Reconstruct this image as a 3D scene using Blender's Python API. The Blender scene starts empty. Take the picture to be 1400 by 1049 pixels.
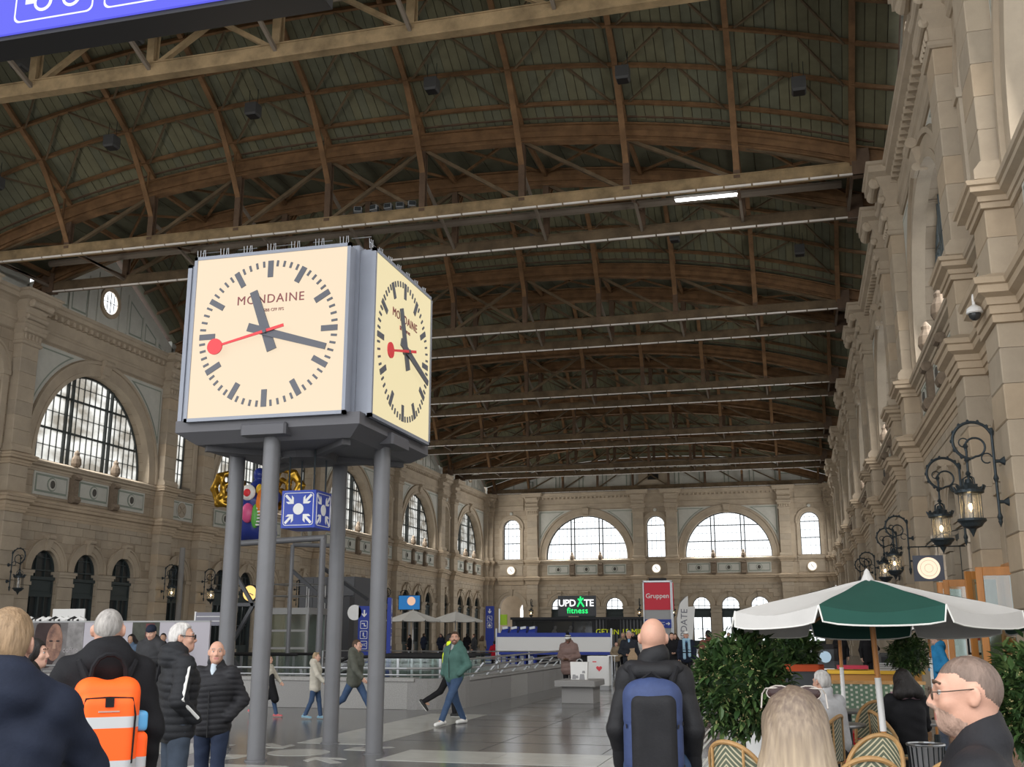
import bpy, bmesh, math, random
import numpy as np
from mathutils import Vector, Matrix, Euler

random.seed(7)
PI = math.pi
scene = bpy.context.scene
COL = scene.collection

# ------------------------------------------------------------------ camera, world, exposure
cam_data = bpy.data.cameras.new('camera')
cam_data.sensor_width = 36.0
cam_data.lens = 1454.0 / 1400.0 * 36.0
cam_data.clip_start = 0.05
cam_data.clip_end = 600
cam = bpy.data.objects.new('camera', cam_data)
COL.objects.link(cam)
cam.location = (0, 0, 1.65)
cam.rotation_euler = (PI / 2 + 0.2308, 0.0, 0.259)
scene.camera = cam

world = bpy.data.worlds.new('overcast_sky')
scene.world = world
world.use_nodes = True
_nt = world.node_tree
_bg = _nt.nodes['Background']
_bg.inputs['Color'].default_value = (0.93, 0.96, 1.0, 1)
_bg.inputs['Strength'].default_value = 1.25

vs = scene.view_settings
vs.view_transform = 'Standard'
vs.look = 'None'
vs.exposure = 0.5
vs.gamma = 1.0
vs.use_curve_mapping = False
scene.cycles.use_denoising = True
scene.cycles.max_bounces = 8
scene.cycles.diffuse_bounces = 4
scene.cycles.glossy_bounces = 3
scene.cycles.transparent_max_bounces = 12
scene.cycles.sample_clamp_indirect = 6.0
scene.cycles.caustics_reflective = False
scene.cycles.caustics_refractive = False


def area_light(name, loc, rot, sx, sy, power, color=(1, 1, 1), spread=PI):
    l = bpy.data.lights.new(name, 'AREA')
    l.shape = 'RECTANGLE'
    l.size, l.size_y = sx, sy
    l.energy = power
    l.color = color
    l.spread = spread
    o = bpy.data.objects.new(name, l)
    o.location = loc
    o.rotation_euler = rot
    COL.objects.link(o)
    o.visible_camera = False
    o.visible_glossy = False
    return o


XL, XR, YE = -34.95, 4.2, 120.1          # wall faces
PER = 16.5
NC = [22.6 + PER * k for k in range(-1, 6)]     # narrow bays (truss pairs)
WC = [30.85 + PER * k for k in range(-1, 6)]    # wide bays
# daylight entering through the lunettes of both long walls and the end wall
for _i, _y in enumerate(WC):
    area_light('daylight_left', (XL + 0.25, _y, 12.2), (0, -PI / 2 + 0.25, 0), 4.0, 8.0, 560, (1.0, 0.98, 0.94))
    area_light('daylight_right', (XR - 0.25, _y, 12.2), (0, PI / 2 - 0.25, 0), 4.0, 8.0, 480, (1.0, 0.98, 0.95))
for _x in (-23.1, -7.2):
    area_light('daylight_end', (_x, YE - 0.25, 12.2), (-PI / 2 + 0.25, 0, 0), 8.0, 4.0, 1000, (1, 0.99, 0.97))
# the open platform side behind the photographer
area_light('daylight_platforms', (-13, -6, 9.5), (PI / 2 - 0.05, 0, 0), 36, 15, 3500, (1.0, 0.97, 0.92))


# ------------------------------------------------------------------ materials
MATS = {}


def mat(name, color, rough=0.6, metal=0.0, noise=0.0, nscale=3.0, bump=0.0, bscale=40.0, emit=None, estr=0.0, spec=0.5, dark=None, coat=0.0, stretch=None):
    if name in MATS:
        return MATS[name]
    m = bpy.data.materials.new(name)
    m.use_nodes = True
    nt = m.node_tree
    b = nt.nodes['Principled BSDF']
    c4 = (*color, 1)
    b.inputs['Base Color'].default_value = c4
    b.inputs['Roughness'].default_value = rough
    b.inputs['Metallic'].default_value = metal
    b.inputs['Specular IOR Level'].default_value = spec
    if coat:
        b.inputs['Coat Weight'].default_value = coat
    if emit is not None:
        b.inputs['Emission Color'].default_value = (*emit, 1)
        b.inputs['Emission Strength'].default_value = estr
    if noise or bump:
        tc = nt.nodes.new('ShaderNodeTexCoord')
        vec = tc.outputs['Object']
        if stretch:
            mp = nt.nodes.new('ShaderNodeMapping')
            mp.inputs['Scale'].default_value = stretch
            nt.links.new(vec, mp.inputs['Vector'])
            vec = mp.outputs['Vector']
    if noise:
        n = nt.nodes.new('ShaderNodeTexNoise')
        n.inputs['Scale'].default_value = nscale
        n.inputs['Detail'].default_value = 6
        n.inputs['Roughness'].default_value = 0.65
        nt.links.new(vec, n.inputs['Vector'])
        r = nt.nodes.new('ShaderNodeMapRange')
        r.inputs['From Min'].default_value = 0.3
        r.inputs['From Max'].default_value = 0.7
        nt.links.new(n.outputs['Fac'], r.inputs['Value'])
        mx = nt.nodes.new('ShaderNodeMix')
        mx.data_type = 'RGBA'
        d = dark if dark else tuple(c * (1 - noise) for c in color)
        mx.inputs[6].default_value = (*d, 1)
        mx.inputs[7].default_value = (*[min(1, c * (1 + noise * 0.4)) for c in color], 1)
        nt.links.new(r.outputs['Result'], mx.inputs[0])
        nt.links.new(mx.outputs[2], b.inputs['Base Color'])
    if bump:
        n2 = nt.nodes.new('ShaderNodeTexNoise')
        n2.inputs['Scale'].default_value = bscale
        n2.inputs['Detail'].default_value = 4
        nt.links.new(vec, n2.inputs['Vector'])
        bp = nt.nodes.new('ShaderNodeBump')
        bp.inputs['Strength'].default_value = bump
        bp.inputs['Distance'].default_value = 0.02
        nt.links.new(n2.outputs['Fac'], bp.inputs['Height'])
        nt.links.new(bp.outputs['Normal'], b.inputs['Normal'])
    MATS[name] = m
    return m


def glass_mat(name, tint, alpha=0.1, rough=0.05, translucent=0.0, tcol=(0.9, 0.9, 0.85), noise=False):
    m = bpy.data.materials.new(name)
    m.use_nodes = True
    nt = m.node_tree
    nt.nodes.clear()
    out = nt.nodes.new('ShaderNodeOutputMaterial')
    tr = nt.nodes.new('ShaderNodeBsdfTransparent')
    tr.inputs['Color'].default_value = (*tint, 1)
    gl = nt.nodes.new('ShaderNodeBsdfGlossy')
    gl.inputs['Roughness'].default_value = rough
    mx = nt.nodes.new('ShaderNodeMixShader')
    mx.inputs[0].default_value = alpha
    nt.links.new(tr.outputs[0], mx.inputs[1])
    nt.links.new(gl.outputs[0], mx.inputs[2])
    last = mx.outputs[0]
    if translucent:
        tl = nt.nodes.new('ShaderNodeBsdfTranslucent')
        tl.inputs['Color'].default_value = (*tcol, 1)
        if noise:
            tc = nt.nodes.new('ShaderNodeTexCoord')
            mp = nt.nodes.new('ShaderNodeMapping')
            mp.inputs['Scale'].default_value = (0.35, 1, 0.8)
            n = nt.nodes.new('ShaderNodeTexNoise')
            n.inputs['Scale'].default_value = 1.3
            n.inputs['Detail'].default_value = 3
            cr = nt.nodes.new('ShaderNodeValToRGB')
            cr.color_ramp.elements[0].position = 0.38
            cr.color_ramp.elements[0].color = (0.22, 0.19, 0.145, 1)
            cr.color_ramp.elements[1].position = 0.6
            cr.color_ramp.elements[1].color = (0.66, 0.64, 0.58, 1)
            nt.links.new(tc.outputs['Object'], mp.inputs['Vector'])
            nt.links.new(mp.outputs['Vector'], n.inputs['Vector'])
            nt.links.new(n.outputs['Fac'], cr.inputs['Fac'])
            nt.links.new(cr.outputs['Color'], tl.inputs['Color'])
        m2 = nt.nodes.new('ShaderNodeMixShader')
        m2.inputs[0].default_value = translucent
        nt.links.new(last, m2.inputs[1])
        nt.links.new(tl.outputs[0], m2.inputs[2])
        last = m2.outputs[0]
    nt.links.new(last, out.inputs['Surface'])
    MATS[name] = m
    return m


def emit_mat(name, color, strength):
    m = bpy.data.materials.new(name)
    m.use_nodes = True
    nt = m.node_tree
    b = nt.nodes['Principled BSDF']
    b.inputs['Base Color'].default_value = (*[c * 0.06 for c in color], 1)
    b.inputs['Specular IOR Level'].default_value = 0.2
    b.inputs['Emission Color'].default_value = (*color, 1)
    b.inputs['Emission Strength'].default_value = strength
    b.inputs['Roughness'].default_value = 0.4
    MATS[name] = m
    return m


def ashlar_mat(name, color, bw=1.15, bh=0.5, mortar=0.012):
    """stone with courses for surfaces too far for single blocks; local x / z carry the courses"""
    m = mat(name, color, 0.85, noise=0.22, nscale=0.9, bump=0.25, bscale=14)
    nt = m.node_tree
    b = nt.nodes['Principled BSDF']
    tc = nt.nodes.new('ShaderNodeTexCoord')
    sp = nt.nodes.new('ShaderNodeSeparateXYZ')
    cb = nt.nodes.new('ShaderNodeCombineXYZ')
    br = nt.nodes.new('ShaderNodeTexBrick')
    br.inputs['Scale'].default_value = 1.0
    br.inputs['Brick Width'].default_value = bw
    br.inputs['Row Height'].default_value = bh
    br.inputs['Mortar Size'].default_value = mortar
    br.inputs['Color1'].default_value = (1, 1, 1, 1)
    br.inputs['Color2'].default_value = (0.84, 0.82, 0.80, 1)
    br.inputs['Mortar'].default_value = (0.55, 0.52, 0.5, 1)
    nt.links.new(tc.outputs['Object'], sp.inputs[0])
    nt.links.new(sp.outputs['X'], cb.inputs['X'])
    nt.links.new(sp.outputs['Z'], cb.inputs['Y'])
    nt.links.new(cb.outputs[0], br.inputs['Vector'])
    mx = nt.nodes.new('ShaderNodeMix')
    mx.data_type = 'RGBA'
    mx.blend_type = 'MULTIPLY'
    mx.inputs[0].default_value = 1.0
    src = b.inputs['Base Color'].links[0].from_socket
    nt.links.new(src, mx.inputs[6])
    nt.links.new(br.outputs['Color'], mx.inputs[7])
    nt.links.new(mx.outputs[2], b.inputs['Base Color'])
    return m


STONE_C = (0.45, 0.375, 0.285)
STONE = mat('sandstone', STONE_C, 0.85, noise=0.2, nscale=0.7, bump=0.2, bscale=18)
STONE_W = mat('sandstone_warm', (0.47, 0.375, 0.27), 0.85, noise=0.18, nscale=0.8, bump=0.2, bscale=18)
STONE_G = mat('sandstone_grey', (0.42, 0.355, 0.275), 0.85, noise=0.2, nscale=0.8, bump=0.2, bscale=18)
ASHLAR = ashlar_mat('sandstone_courses', STONE_C)
PALE = mat('pale_green_plaster', (0.53, 0.525, 0.475), 0.8, noise=0.1, nscale=2)
PALE_D = mat('sage_green_line', (0.25, 0.285, 0.24), 0.8, noise=0.1)
IRON = mat('dark_iron', (0.035, 0.045, 0.05), 0.45, 0.6, noise=0.3, nscale=20)
FRAME_G = mat('dark_green_joinery', (0.042, 0.055, 0.057), 0.5)
WINFRAME = mat('window_iron', (0.05, 0.06, 0.06), 0.5)
GLASS_SKY = glass_mat('clear_pane', (0.97, 0.98, 0.98), 0.04)
GLASS_MILK = glass_mat('milky_pane', (0.92, 0.92, 0.9), 0.05, translucent=0.93, noise=True)
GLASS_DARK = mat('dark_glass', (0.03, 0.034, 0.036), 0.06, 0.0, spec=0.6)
GLASS_CLR = glass_mat('balustrade_glass', (0.86, 0.93, 0.9), 0.14)
ROOF = mat('roof_boards', (0.135, 0.128, 0.078), 0.75, noise=0.25, nscale=1.2)
ROOF2 = mat('roof_boards_grey', (0.12, 0.12, 0.08), 0.75, noise=0.25, nscale=1.2)
RUST = mat('rust_brown_steel', (0.19, 0.105, 0.05), 0.7, 0.1, noise=0.45, nscale=1.6)
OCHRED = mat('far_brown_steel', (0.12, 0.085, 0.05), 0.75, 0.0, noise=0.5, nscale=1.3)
STRUT = mat('pale_brown_strut', (0.17, 0.14, 0.11), 0.7)
FINIAL = mat('brown_stone_finial', (0.22, 0.17, 0.125), 0.85, noise=0.3, nscale=6)
OCHRE = mat('dusty_ochre_steel', (0.26, 0.185, 0.10), 0.75, 0.0, noise=0.5, nscale=1.3)
RUSTD = mat('dark_brown_steel', (0.11, 0.07, 0.045), 0.7, 0.0, noise=0.3)
FLANGE_GLEAM = mat('white_flange_gleam', (0.62, 0.58, 0.54), 0.6)  # pale colour standing in for window light on the trusses' lower flange
BLACK = mat('black_plastic', (0.012, 0.012, 0.013), 0.5)
WHITE = mat('white_paint', (0.75, 0.75, 0.74), 0.5)
CLOCKGREY = mat('clock_grey_metal', (0.27, 0.29, 0.34), 0.4, 0.25, noise=0.06, nscale=2)
LEGGREY = mat('leg_grey_paint', (0.155, 0.157, 0.166), 0.42, 0.2, noise=0.08, nscale=3)
STEEL = mat('brushed_steel', (0.55, 0.56, 0.57), 0.3, 0.85)
GRANITE = mat('grey_granite', (0.28, 0.275, 0.27), 0.6, noise=0.3, nscale=60, bump=0.05)
BLUE = mat('signal_blue', (0.022, 0.045, 0.30), 0.45)
WOOD = mat('varnished_wood', (0.52, 0.22, 0.06), 0.4, noise=0.25, nscale=6, stretch=(1, 1, 0.15))
RATTAN = mat('rattan_cane', (0.46, 0.27, 0.11), 0.5, noise=0.25, nscale=12)


# ------------------------------------------------------------------ mesh building
class MB:
    def __init__(self):
        self.v, self.f, self.m = [], [], []
        self.mi = 0

    def add(self, vs_, fs_):
        o = len(self.v)
        self.v.extend([tuple(p) for p in vs_])
        self.f.extend([tuple(i + o for i in f) for f in fs_])
        self.m.extend([self.mi] * len(fs_))

    def box(self, x0, x1, y0, y1, z0, z1):
        self.add([(x0, y0, z0), (x1, y0, z0), (x1, y1, z0), (x0, y1, z0), (x0, y0, z1), (x1, y0, z1), (x1, y1, z1), (x0, y1, z1)],
                 [(0, 3, 2, 1), (4, 5, 6, 7), (0, 1, 5, 4), (1, 2, 6, 5), (2, 3, 7, 6), (3, 0, 4, 7)])
        return self

    def cbox(self, x0, x1, y0, y1, z0, z1, c):
        """box with its upright and top edges chamfered"""
        pts = lambda a, z: [(x0 + a, y0 + c, z), (x0 + c, y0 + a, z), (x1 - c, y0 + a, z), (x1 - a, y0 + c, z), (x1 - a, y1 - c, z), (x1 - c, y1 - a, z), (x0 + c, y1 - a, z), (x0 + a, y1 - c, z)]
        self.loft([pts(0, z0), pts(0, z1 - c), pts(c * 0.7, z1)], True)
        return self

    def stone(self, x0, x1, y0, y1, z0, z1, c=0.018):
        """block whose hall side (y0) edges are chamfered"""
        self.add([(x0, y1, z0), (x1, y1, z0), (x1, y1, z1), (x0, y1, z1), (x0, y0 + c, z0), (x1, y0 + c, z0), (x1, y0 + c, z1), (x0, y0 + c, z1),
                  (x0 + c, y0, z0 + c), (x1 - c, y0, z0 + c), (x1 - c, y0, z1 - c), (x0 + c, y0, z1 - c)],
                 [(0, 1, 5, 4), (1, 2, 6, 5), (2, 3, 7, 6), (3, 0, 4, 7), (4, 5, 9, 8), (5, 6, 10, 9), (6, 7, 11, 10), (7, 4, 8, 11), (8, 9, 10, 11)])
        return self

    def loft(self, rings, cap=True, closed=True):
        n = len(rings[0])
        o = len(self.v)
        for r in rings:
            self.v.extend([tuple(p) for p in r])
        fs_ = []
        for i in range(len(rings) - 1):
            for j in range(n if closed else n - 1):
                k = (j + 1) % n
                fs_.append((o + i * n + j, o + i * n + k, o + (i + 1) * n + k, o + (i + 1) * n + j))
        if cap and closed:
            fs_.append(tuple(o + j for j in reversed(range(n))))
            fs_.append(tuple(o + (len(rings) - 1) * n + j for j in range(n)))
        self.f.extend(fs_)
        self.m.extend([self.mi] * len(fs_))
        return self

    def bar(self, a, b, w, h, up=(0, 0, 1)):
        """rectangular bar from a to b, w wide (sideways) and h high (along up)"""
        a, b = Vector(a), Vector(b)
        d = (b - a).normalized()
        u = Vector(up)
        s = d.cross(u)
        if s.length < 1e-4:
            s = d.cross(Vector((1, 0, 0)))
        s.normalize()
        u = s.cross(d).normalized()
        c = [s * (w / 2) * i + u * (h / 2) * j for i, j in ((-1, -1), (1, -1), (1, 1), (-1, 1))]
        self.loft([[a + q for q in c], [b + q for q in c]])
        return self

    def tube(self, pts, r, n=8, closed=False, cap=True):
        pts = [Vector(p) for p in pts]
        rs = r if isinstance(r, (list, tuple)) else [r] * len(pts)
        rings = []
        prev = None
        L = len(pts)
        for i, p in enumerate(pts):
            if closed:
                t = pts[(i + 1) % L] - pts[i - 1]
            else:
                t = pts[min(i + 1, L - 1)] - pts[max(i - 1, 0)]
            t.normalize()
            if prev is None:
                a = Vector((0, 0, 1)) if abs(t.z) < 0.9 else Vector((1, 0, 0))
                s = t.cross(a).normalized()
            else:
                s = (prev - t * prev.dot(t))
                s = s.normalized() if s.length > 1e-6 else t.orthogonal().normalized()
            prev = s
            q = t.cross(s)
            rings.append([p + (s * math.cos(2 * PI * k / n) + q * math.sin(2 * PI * k / n)) * rs[i] for k in range(n)])
        if closed:
            rings.append(rings[0])
        self.loft(rings, cap and not closed)
        return self

    def lathe(self, prof, c=(0, 0, 0), n=16, axis='z', cap=True):
        rings = []
        for r, z in prof:
            ring = []
            for k in range(n):
                a = 2 * PI * k / n
                x, y = r * math.cos(a), r * math.sin(a)
                p = (x, y, z) if axis == 'z' else ((z, x, y) if axis == 'x' else (y, z, x))
                ring.append((p[0] + c[0], p[1] + c[1], p[2] + c[2]))
            rings.append(ring)
        self.loft(rings, cap)
        return self

    def prism(self, poly, a, b, axis='y'):
        """2D polygon extruded along axis between a and b; polygon lies in (x,z), (x,y) or (y,z)"""
        def P(p, t):
            return (p[0], t, p[1]) if axis == 'y' else ((p[0], p[1], t) if axis == 'z' else (t, p[0], p[1]))
        self.loft([[P(p, a) for p in poly], [P(p, b) for p in poly]])
        return self

    def arc_band(self, cx, cz, r0, r1, y0, y1, a0=0, a1=PI, n=24, legs=0.0):
        """flat arch band between radii r0..r1, y0 (hall side) to y1; legs run straight down"""
        ps = []
        if legs:
            ps.append((cx + r0, cz - legs, cx + r1, cz - legs))
        for i in range(n + 1):
            a = a0 + (a1 - a0) * i / n
            ps.append((cx + r0 * math.cos(a), cz + r0 * math.sin(a), cx + r1 * math.cos(a), cz + r1 * math.sin(a)))
        if legs:
            ps.append((cx - r0, cz - legs, cx - r1, cz - legs))
        self.loft([[(p[0], y0, p[1]), (p[2], y0, p[3]), (p[2], y1, p[3]), (p[0], y1, p[1])] for p in ps])
        return self

    def sweep(self, prof, x0, x1):
        """moulding: profile of (depth, z) points, depth towards the hall (-y), run along x"""
        pr = [(0.02, prof[0][1])] + [(-d, z) for d, z in prof] + [(0.02, prof[-1][1])]
        self.loft([[(x0, y, z) for y, z in pr], [(x1, y, z) for y, z in pr]])
        return self

    def ellipsoid(self, c, r, n=12, m=8, rot=None):
        rings = []
        for i in range(m + 1):
            t = PI * i / m
            z = -math.cos(t)
            s = max(math.sin(t), 1e-3)
            ring = []
            for k in range(n):
                a = 2 * PI * k / n
                p = Vector((s * math.cos(a) * r[0], s * math.sin(a) * r[1], z * r[2]))
                if rot:
                    p = rot @ p
                ring.append(p + Vector(c))
            rings.append(ring)
        self.loft(rings)
        return self

    def mesh(self, name, mats, smooth=False):
        me = bpy.data.meshes.new(name)
        me.from_pydata(self.v, [], self.f)
        for m_ in (mats if isinstance(mats, (list, tuple)) else [mats]):
            me.materials.append(m_)
        if self.m and max(self.m) > 0:
            me.polygons.foreach_set('material_index', self.m)
        bm = bmesh.new()
        bm.from_mesh(me)
        bmesh.ops.recalc_face_normals(bm, faces=bm.faces)
        bm.to_mesh(me)
        bm.free()
        if smooth:
            me.polygons.foreach_set('use_smooth', [True] * len(me.polygons))
            me.set_sharp_from_angle(angle=0.7)
        me.update()
        return me

    def obj(self, name, mats, parent=None, smooth=False, loc=None, rz=None):
        return link(name, self.mesh(name, mats, smooth), parent, loc, rz)


def link(name, me, parent=None, loc=None, rz=None):
    o = bpy.data.objects.new(name, me)
    COL.objects.link(o)
    if parent is not None:
        o.parent = parent
    if loc is not None:
        o.location = loc
    if rz is not None:
        o.rotation_euler = (0, 0, rz)
    return o


def empty(name, loc=(0, 0, 0), rz=0.0, parent=None):
    o = bpy.data.objects.new(name, None)
    o.empty_display_size = 0.2
    COL.objects.link(o)
    o.location = loc
    o.rotation_euler = (0, 0, rz)
    if parent is not None:
        o.parent = parent
    return o


def tag(o, label=None, cat=None, group=None, kind=None):
    if label:
        o['label'] = label
    if cat:
        o['category'] = cat
    if group:
        o['group'] = group
    if kind:
        o['kind'] = kind
    return o


def thing(name, label, cat, loc=(0, 0, 0), rz=0.0, group=None):
    return tag(empty(name, loc, rz), label, cat, group)


KIDS = {}


def copy_tree(o, parent=None):
    c = o.copy()
    COL.objects.link(c)
    c.parent = parent
    for ch in list(o.children):
        copy_tree(ch, c)
    return c


def dup(o, loc, rz=0.0, label=None, group=None, scale=None):
    c = copy_tree(o)
    c.location = loc
    c.rotation_euler = (0, 0, rz)
    if label:
        c['label'] = label
    if group:
        c['group'] = group
    if scale:
        c.scale = (scale,) * 3
    return c


def text_mesh(s, size, depth=0.004, align='CENTER', bold=0.0, spacing=1.0):
    """flat lettering as a mesh in the x/z plane, facing -y"""
    cu = bpy.data.curves.new('lettering', 'FONT')
    cu.body = s
    cu.size = size
    cu.extrude = depth
    cu.offset = bold
    cu.space_character = spacing
    cu.align_x = align
    cu.align_y = 'CENTER'
    cu.resolution_u = 3
    o = bpy.data.objects.new('lettering', cu)
    COL.objects.link(o)
    dg = bpy.context.evaluated_depsgraph_get()
    me = bpy.data.meshes.new_from_object(o.evaluated_get(dg))
    bpy.data.objects.remove(o)
    bpy.data.curves.remove(cu)
    me.transform(Matrix.Rotation(PI / 2, 4, 'X'))
    return me


def text_obj(name, s, size, m, parent, loc, rz=0.0, depth=0.004, bold=0.0, align='CENTER', rot=None, spacing=1.0):
    me = text_mesh(s, size, depth, align, bold, spacing)
    me.materials.clear()
    me.materials.append(m)
    o = link(name, me, parent, loc, rz)
    if rot:
        o.rotation_euler = rot
    return o


# ------------------------------------------------------------------ smooth solids from distance fields
def surface_nets(val, org, h):
    nx, ny, nz = val.shape
    ins = val < 0
    cells = np.zeros((nx - 1, ny - 1, nz - 1), np.int8)
    for dx in (0, 1):
        for dy in (0, 1):
            for dz in (0, 1):
                cells += ins[dx:nx - 1 + dx, dy:ny - 1 + dy, dz:nz - 1 + dz]
    act = (cells > 0) & (cells < 8)
    idx = np.argwhere(act)
    if len(idx) == 0:
        return np.zeros((0, 3)), np.zeros((0, 4), int)
    vid = -np.ones(act.shape, np.int64)
    vid[act] = np.arange(len(idx))
    acc = np.zeros((len(idx), 3))
    cnt = np.zeros(len(idx))
    cor = [(a, b, c) for a in (0, 1) for b in (0, 1) for c in (0, 1)]
    cv = {c: val[idx[:, 0] + c[0], idx[:, 1] + c[1], idx[:, 2] + c[2]] for c in cor}
    for c in cor:
        for ax in range(3):
            if c[ax]:
                continue
            d = list(c)
            d[ax] = 1
            d = tuple(d)
            a, b = cv[c], cv[d]
            m_ = (a < 0) != (b < 0)
            t = np.where(m_, a / np.where(m_, a - b, 1), 0)
            p = np.array(c, float)[None].repeat(len(idx), 0)
            p[:, ax] += t
            acc[m_] += p[m_]
            cnt[m_] += 1
    verts = (idx + acc / cnt[:, None]) * h + org
    quads = []
    for ax in range(3):
        b, c = (ax + 1) % 3, (ax + 2) % 3
        sl0 = [slice(None)] * 3
        sl1 = [slice(None)] * 3
        sl0[ax] = slice(0, -1)
        sl1[ax] = slice(1, None)
        ch = ins[tuple(sl0)] != ins[tuple(sl1)]
        e = np.argwhere(ch)
        e = e[(e[:, b] > 0) & (e[:, c] > 0) & (e[:, b] < val.shape[b] - 1) & (e[:, c] < val.shape[c] - 1)]
        if not len(e):
            continue
        fl = ins[e[:, 0], e[:, 1], e[:, 2]]

        def g(db, dc):
            q = e.copy()
            q[:, b] -= db
            q[:, c] -= dc
            return vid[q[:, 0], q[:, 1], q[:, 2]]
        q = np.stack([g(1, 1), g(0, 1), g(0, 0), g(1, 0)], 1)
        q[~fl] = q[~fl][:, ::-1]
        quads.append(q)
    return verts, np.concatenate(quads)


def sdf(prims, h, k=0.03, post=None):
    """prims: ('c', a, b, ra, rb) tapered capsule; ('e', c, radii, rot or None) ellipsoid; ('b', c, half, round, rot) box.
    A leading '-' on the kind cuts instead of adding; an optional trailing dict may set k."""
    lo, hi = [], []
    P = []
    for p in prims:
        kk = k
        if isinstance(p[-1], dict):
            kk = p[-1].get('k', k)
            p = p[:-1]
        cut = p[0][0] == '-'
        kind = p[0].lstrip('-')
        if kind == 'c':
            a, b = np.array(p[1], float), np.array(p[2], float)
            ra, rb = p[3], p[4] if len(p) > 4 else p[3]
            r = max(ra, rb)
            l_, h_ = np.minimum(a, b) - r, np.maximum(a, b) + r
            P.append((cut, kind, kk, l_, h_, (a, b, ra, rb)))
        elif kind == 'e':
            c, r = np.array(p[1], float), np.array(p[2], float)
            R = np.array(p[3].to_matrix() if p[3] is not None else np.eye(3)) if len(p) > 3 else np.eye(3)
            ext = np.sqrt(((R * r[None]) ** 2).sum(1))
            P.append((cut, kind, kk, c - ext, c + ext, (c, r, R)))
        else:
            c, hh = np.array(p[1], float), np.array(p[2], float)
            rd = p[3] if len(p) > 3 else 0.0
            R = np.array(p[4].to_matrix() if p[4] is not None else np.eye(3)) if len(p) > 4 else np.eye(3)
            ext = (np.abs(R) * hh[None]).sum(1)
            P.append((cut, kind, kk, c - ext, c + ext, (c, hh, R, rd)))
        if not cut:
            lo.append(P[-1][3])
            hi.append(P[-1][4])
    org = np.min(lo, 0) - 3.5 * h
    top = np.max(hi, 0) + 3.5 * h
    N = np.ceil((top - org) / h).astype(int) + 1
    val = np.full(N, 1.0)
    for cut, kind, kk, l_, h_, d in P:
        pad = kk + 3 * h
        i0 = np.maximum(np.floor((l_ - pad - org) / h).astype(int), 0)
        i1 = np.minimum(np.ceil((h_ + pad - org) / h).astype(int) + 1, N)
        if (i1 <= i0).any():
            continue
        ax = [org[q] + h * np.arange(i0[q], i1[q]) for q in range(3)]
        X, Y, Z = np.meshgrid(*ax, indexing='ij')
        if kind == 'c':
            a, b, ra, rb = d
            ba = b - a
            L2 = max(ba @ ba, 1e-9)
            t = np.clip(((X - a[0]) * ba[0] + (Y - a[1]) * ba[1] + (Z - a[2]) * ba[2]) / L2, 0, 1)
            D = np.sqrt((X - a[0] - t * ba[0]) ** 2 + (Y - a[1] - t * ba[1]) ** 2 + (Z - a[2] - t * ba[2]) ** 2) - (ra + (rb - ra) * t)
        else:
            c = d[0]
            R = d[2]
            Q = [(X - c[0]) * R[0, q] + (Y - c[1]) * R[1, q] + (Z - c[2]) * R[2, q] for q in range(3)]
            if kind == 'e':
                r = d[1]
                k0 = np.sqrt((Q[0] / r[0]) ** 2 + (Q[1] / r[1]) ** 2 + (Q[2] / r[2]) ** 2)
                k1 = np.sqrt((Q[0] / r[0] ** 2) ** 2 + (Q[1] / r[1] ** 2) ** 2 + (Q[2] / r[2] ** 2) ** 2) + 1e-9
                D = k0 * (k0 - 1) / k1
                D = np.where(k0 < 1e-3, -r.min(), D)
            else:
                hh, rd = d[1], d[3]
                q = [np.abs(Q[i]) - hh[i] + rd for i in range(3)]
                D = np.sqrt(sum(np.maximum(a_, 0) ** 2 for a_ in q)) + np.minimum(np.maximum(np.maximum(q[0], q[1]), q[2]), 0) - rd
        s = (slice(i0[0], i1[0]), slice(i0[1], i1[1]), slice(i0[2], i1[2]))
        A = val[s]
        if cut:
            D = -D
            hk = np.clip(0.5 - 0.5 * (A - D) / kk, 0, 1) if kk > 0 else (D > A)
            val[s] = A + (D - A) * hk + (kk * hk * (1 - hk) if kk > 0 else 0)
        else:
            hk = np.clip(0.5 + 0.5 * (A - D) / kk, 0, 1) if kk > 0 else (D < A)
            val[s] = A + (D - A) * hk - (kk * hk * (1 - hk) if kk > 0 else 0)
    if post is not None:
        X = (org[0] + h * np.arange(N[0]))[:, None, None]
        Y = (org[1] + h * np.arange(N[1]))[None, :, None]
        Z = (org[2] + h * np.arange(N[2]))[None, None, :]
        val = post(val, X, Y, Z)
    return surface_nets(val, org, h)


def np_mesh(name, parts, mats, pick=None):
    """parts: list of (verts, quads); pick(centres) -> material indices"""
    vs_, fs_, o = [], [], 0
    for v, f in parts:
        vs_.append(v)
        fs_.append(f + o)
        o += len(v)
    v = np.concatenate(vs_)
    f = np.concatenate(fs_)
    me = bpy.data.meshes.new(name)
    me.vertices.add(len(v))
    me.vertices.foreach_set('co', v.astype(np.float32).ravel())
    me.loops.add(len(f) * 4)
    me.loops.foreach_set('vertex_index', f.astype(np.int32).ravel())
    me.polygons.add(len(f))
    me.polygons.foreach_set('loop_start', np.arange(0, len(f) * 4, 4, dtype=np.int32))
    me.polygons.foreach_set('loop_total', np.full(len(f), 4, np.int32))
    for m_ in (mats if isinstance(mats, (list, tuple)) else [mats]):
        me.materials.append(m_)
    if pick is not None:
        me.polygons.foreach_set('material_index', pick(v[f].mean(1)).astype(np.int32))
    me.polygons.foreach_set('use_smooth', [True] * len(f))
    me.update(calc_edges=True)
    me.validate()
    return me
# ================================================================== THE HALL
# local frame of every wall module: x along the wall, z up, the hall lies towards -y, wall face at y = 0
ZS, ZA = 7.5, 9.85          # string course, lunette sill
LR, LZ = 4.72, 10.08        # lunette radius and springing height


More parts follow.
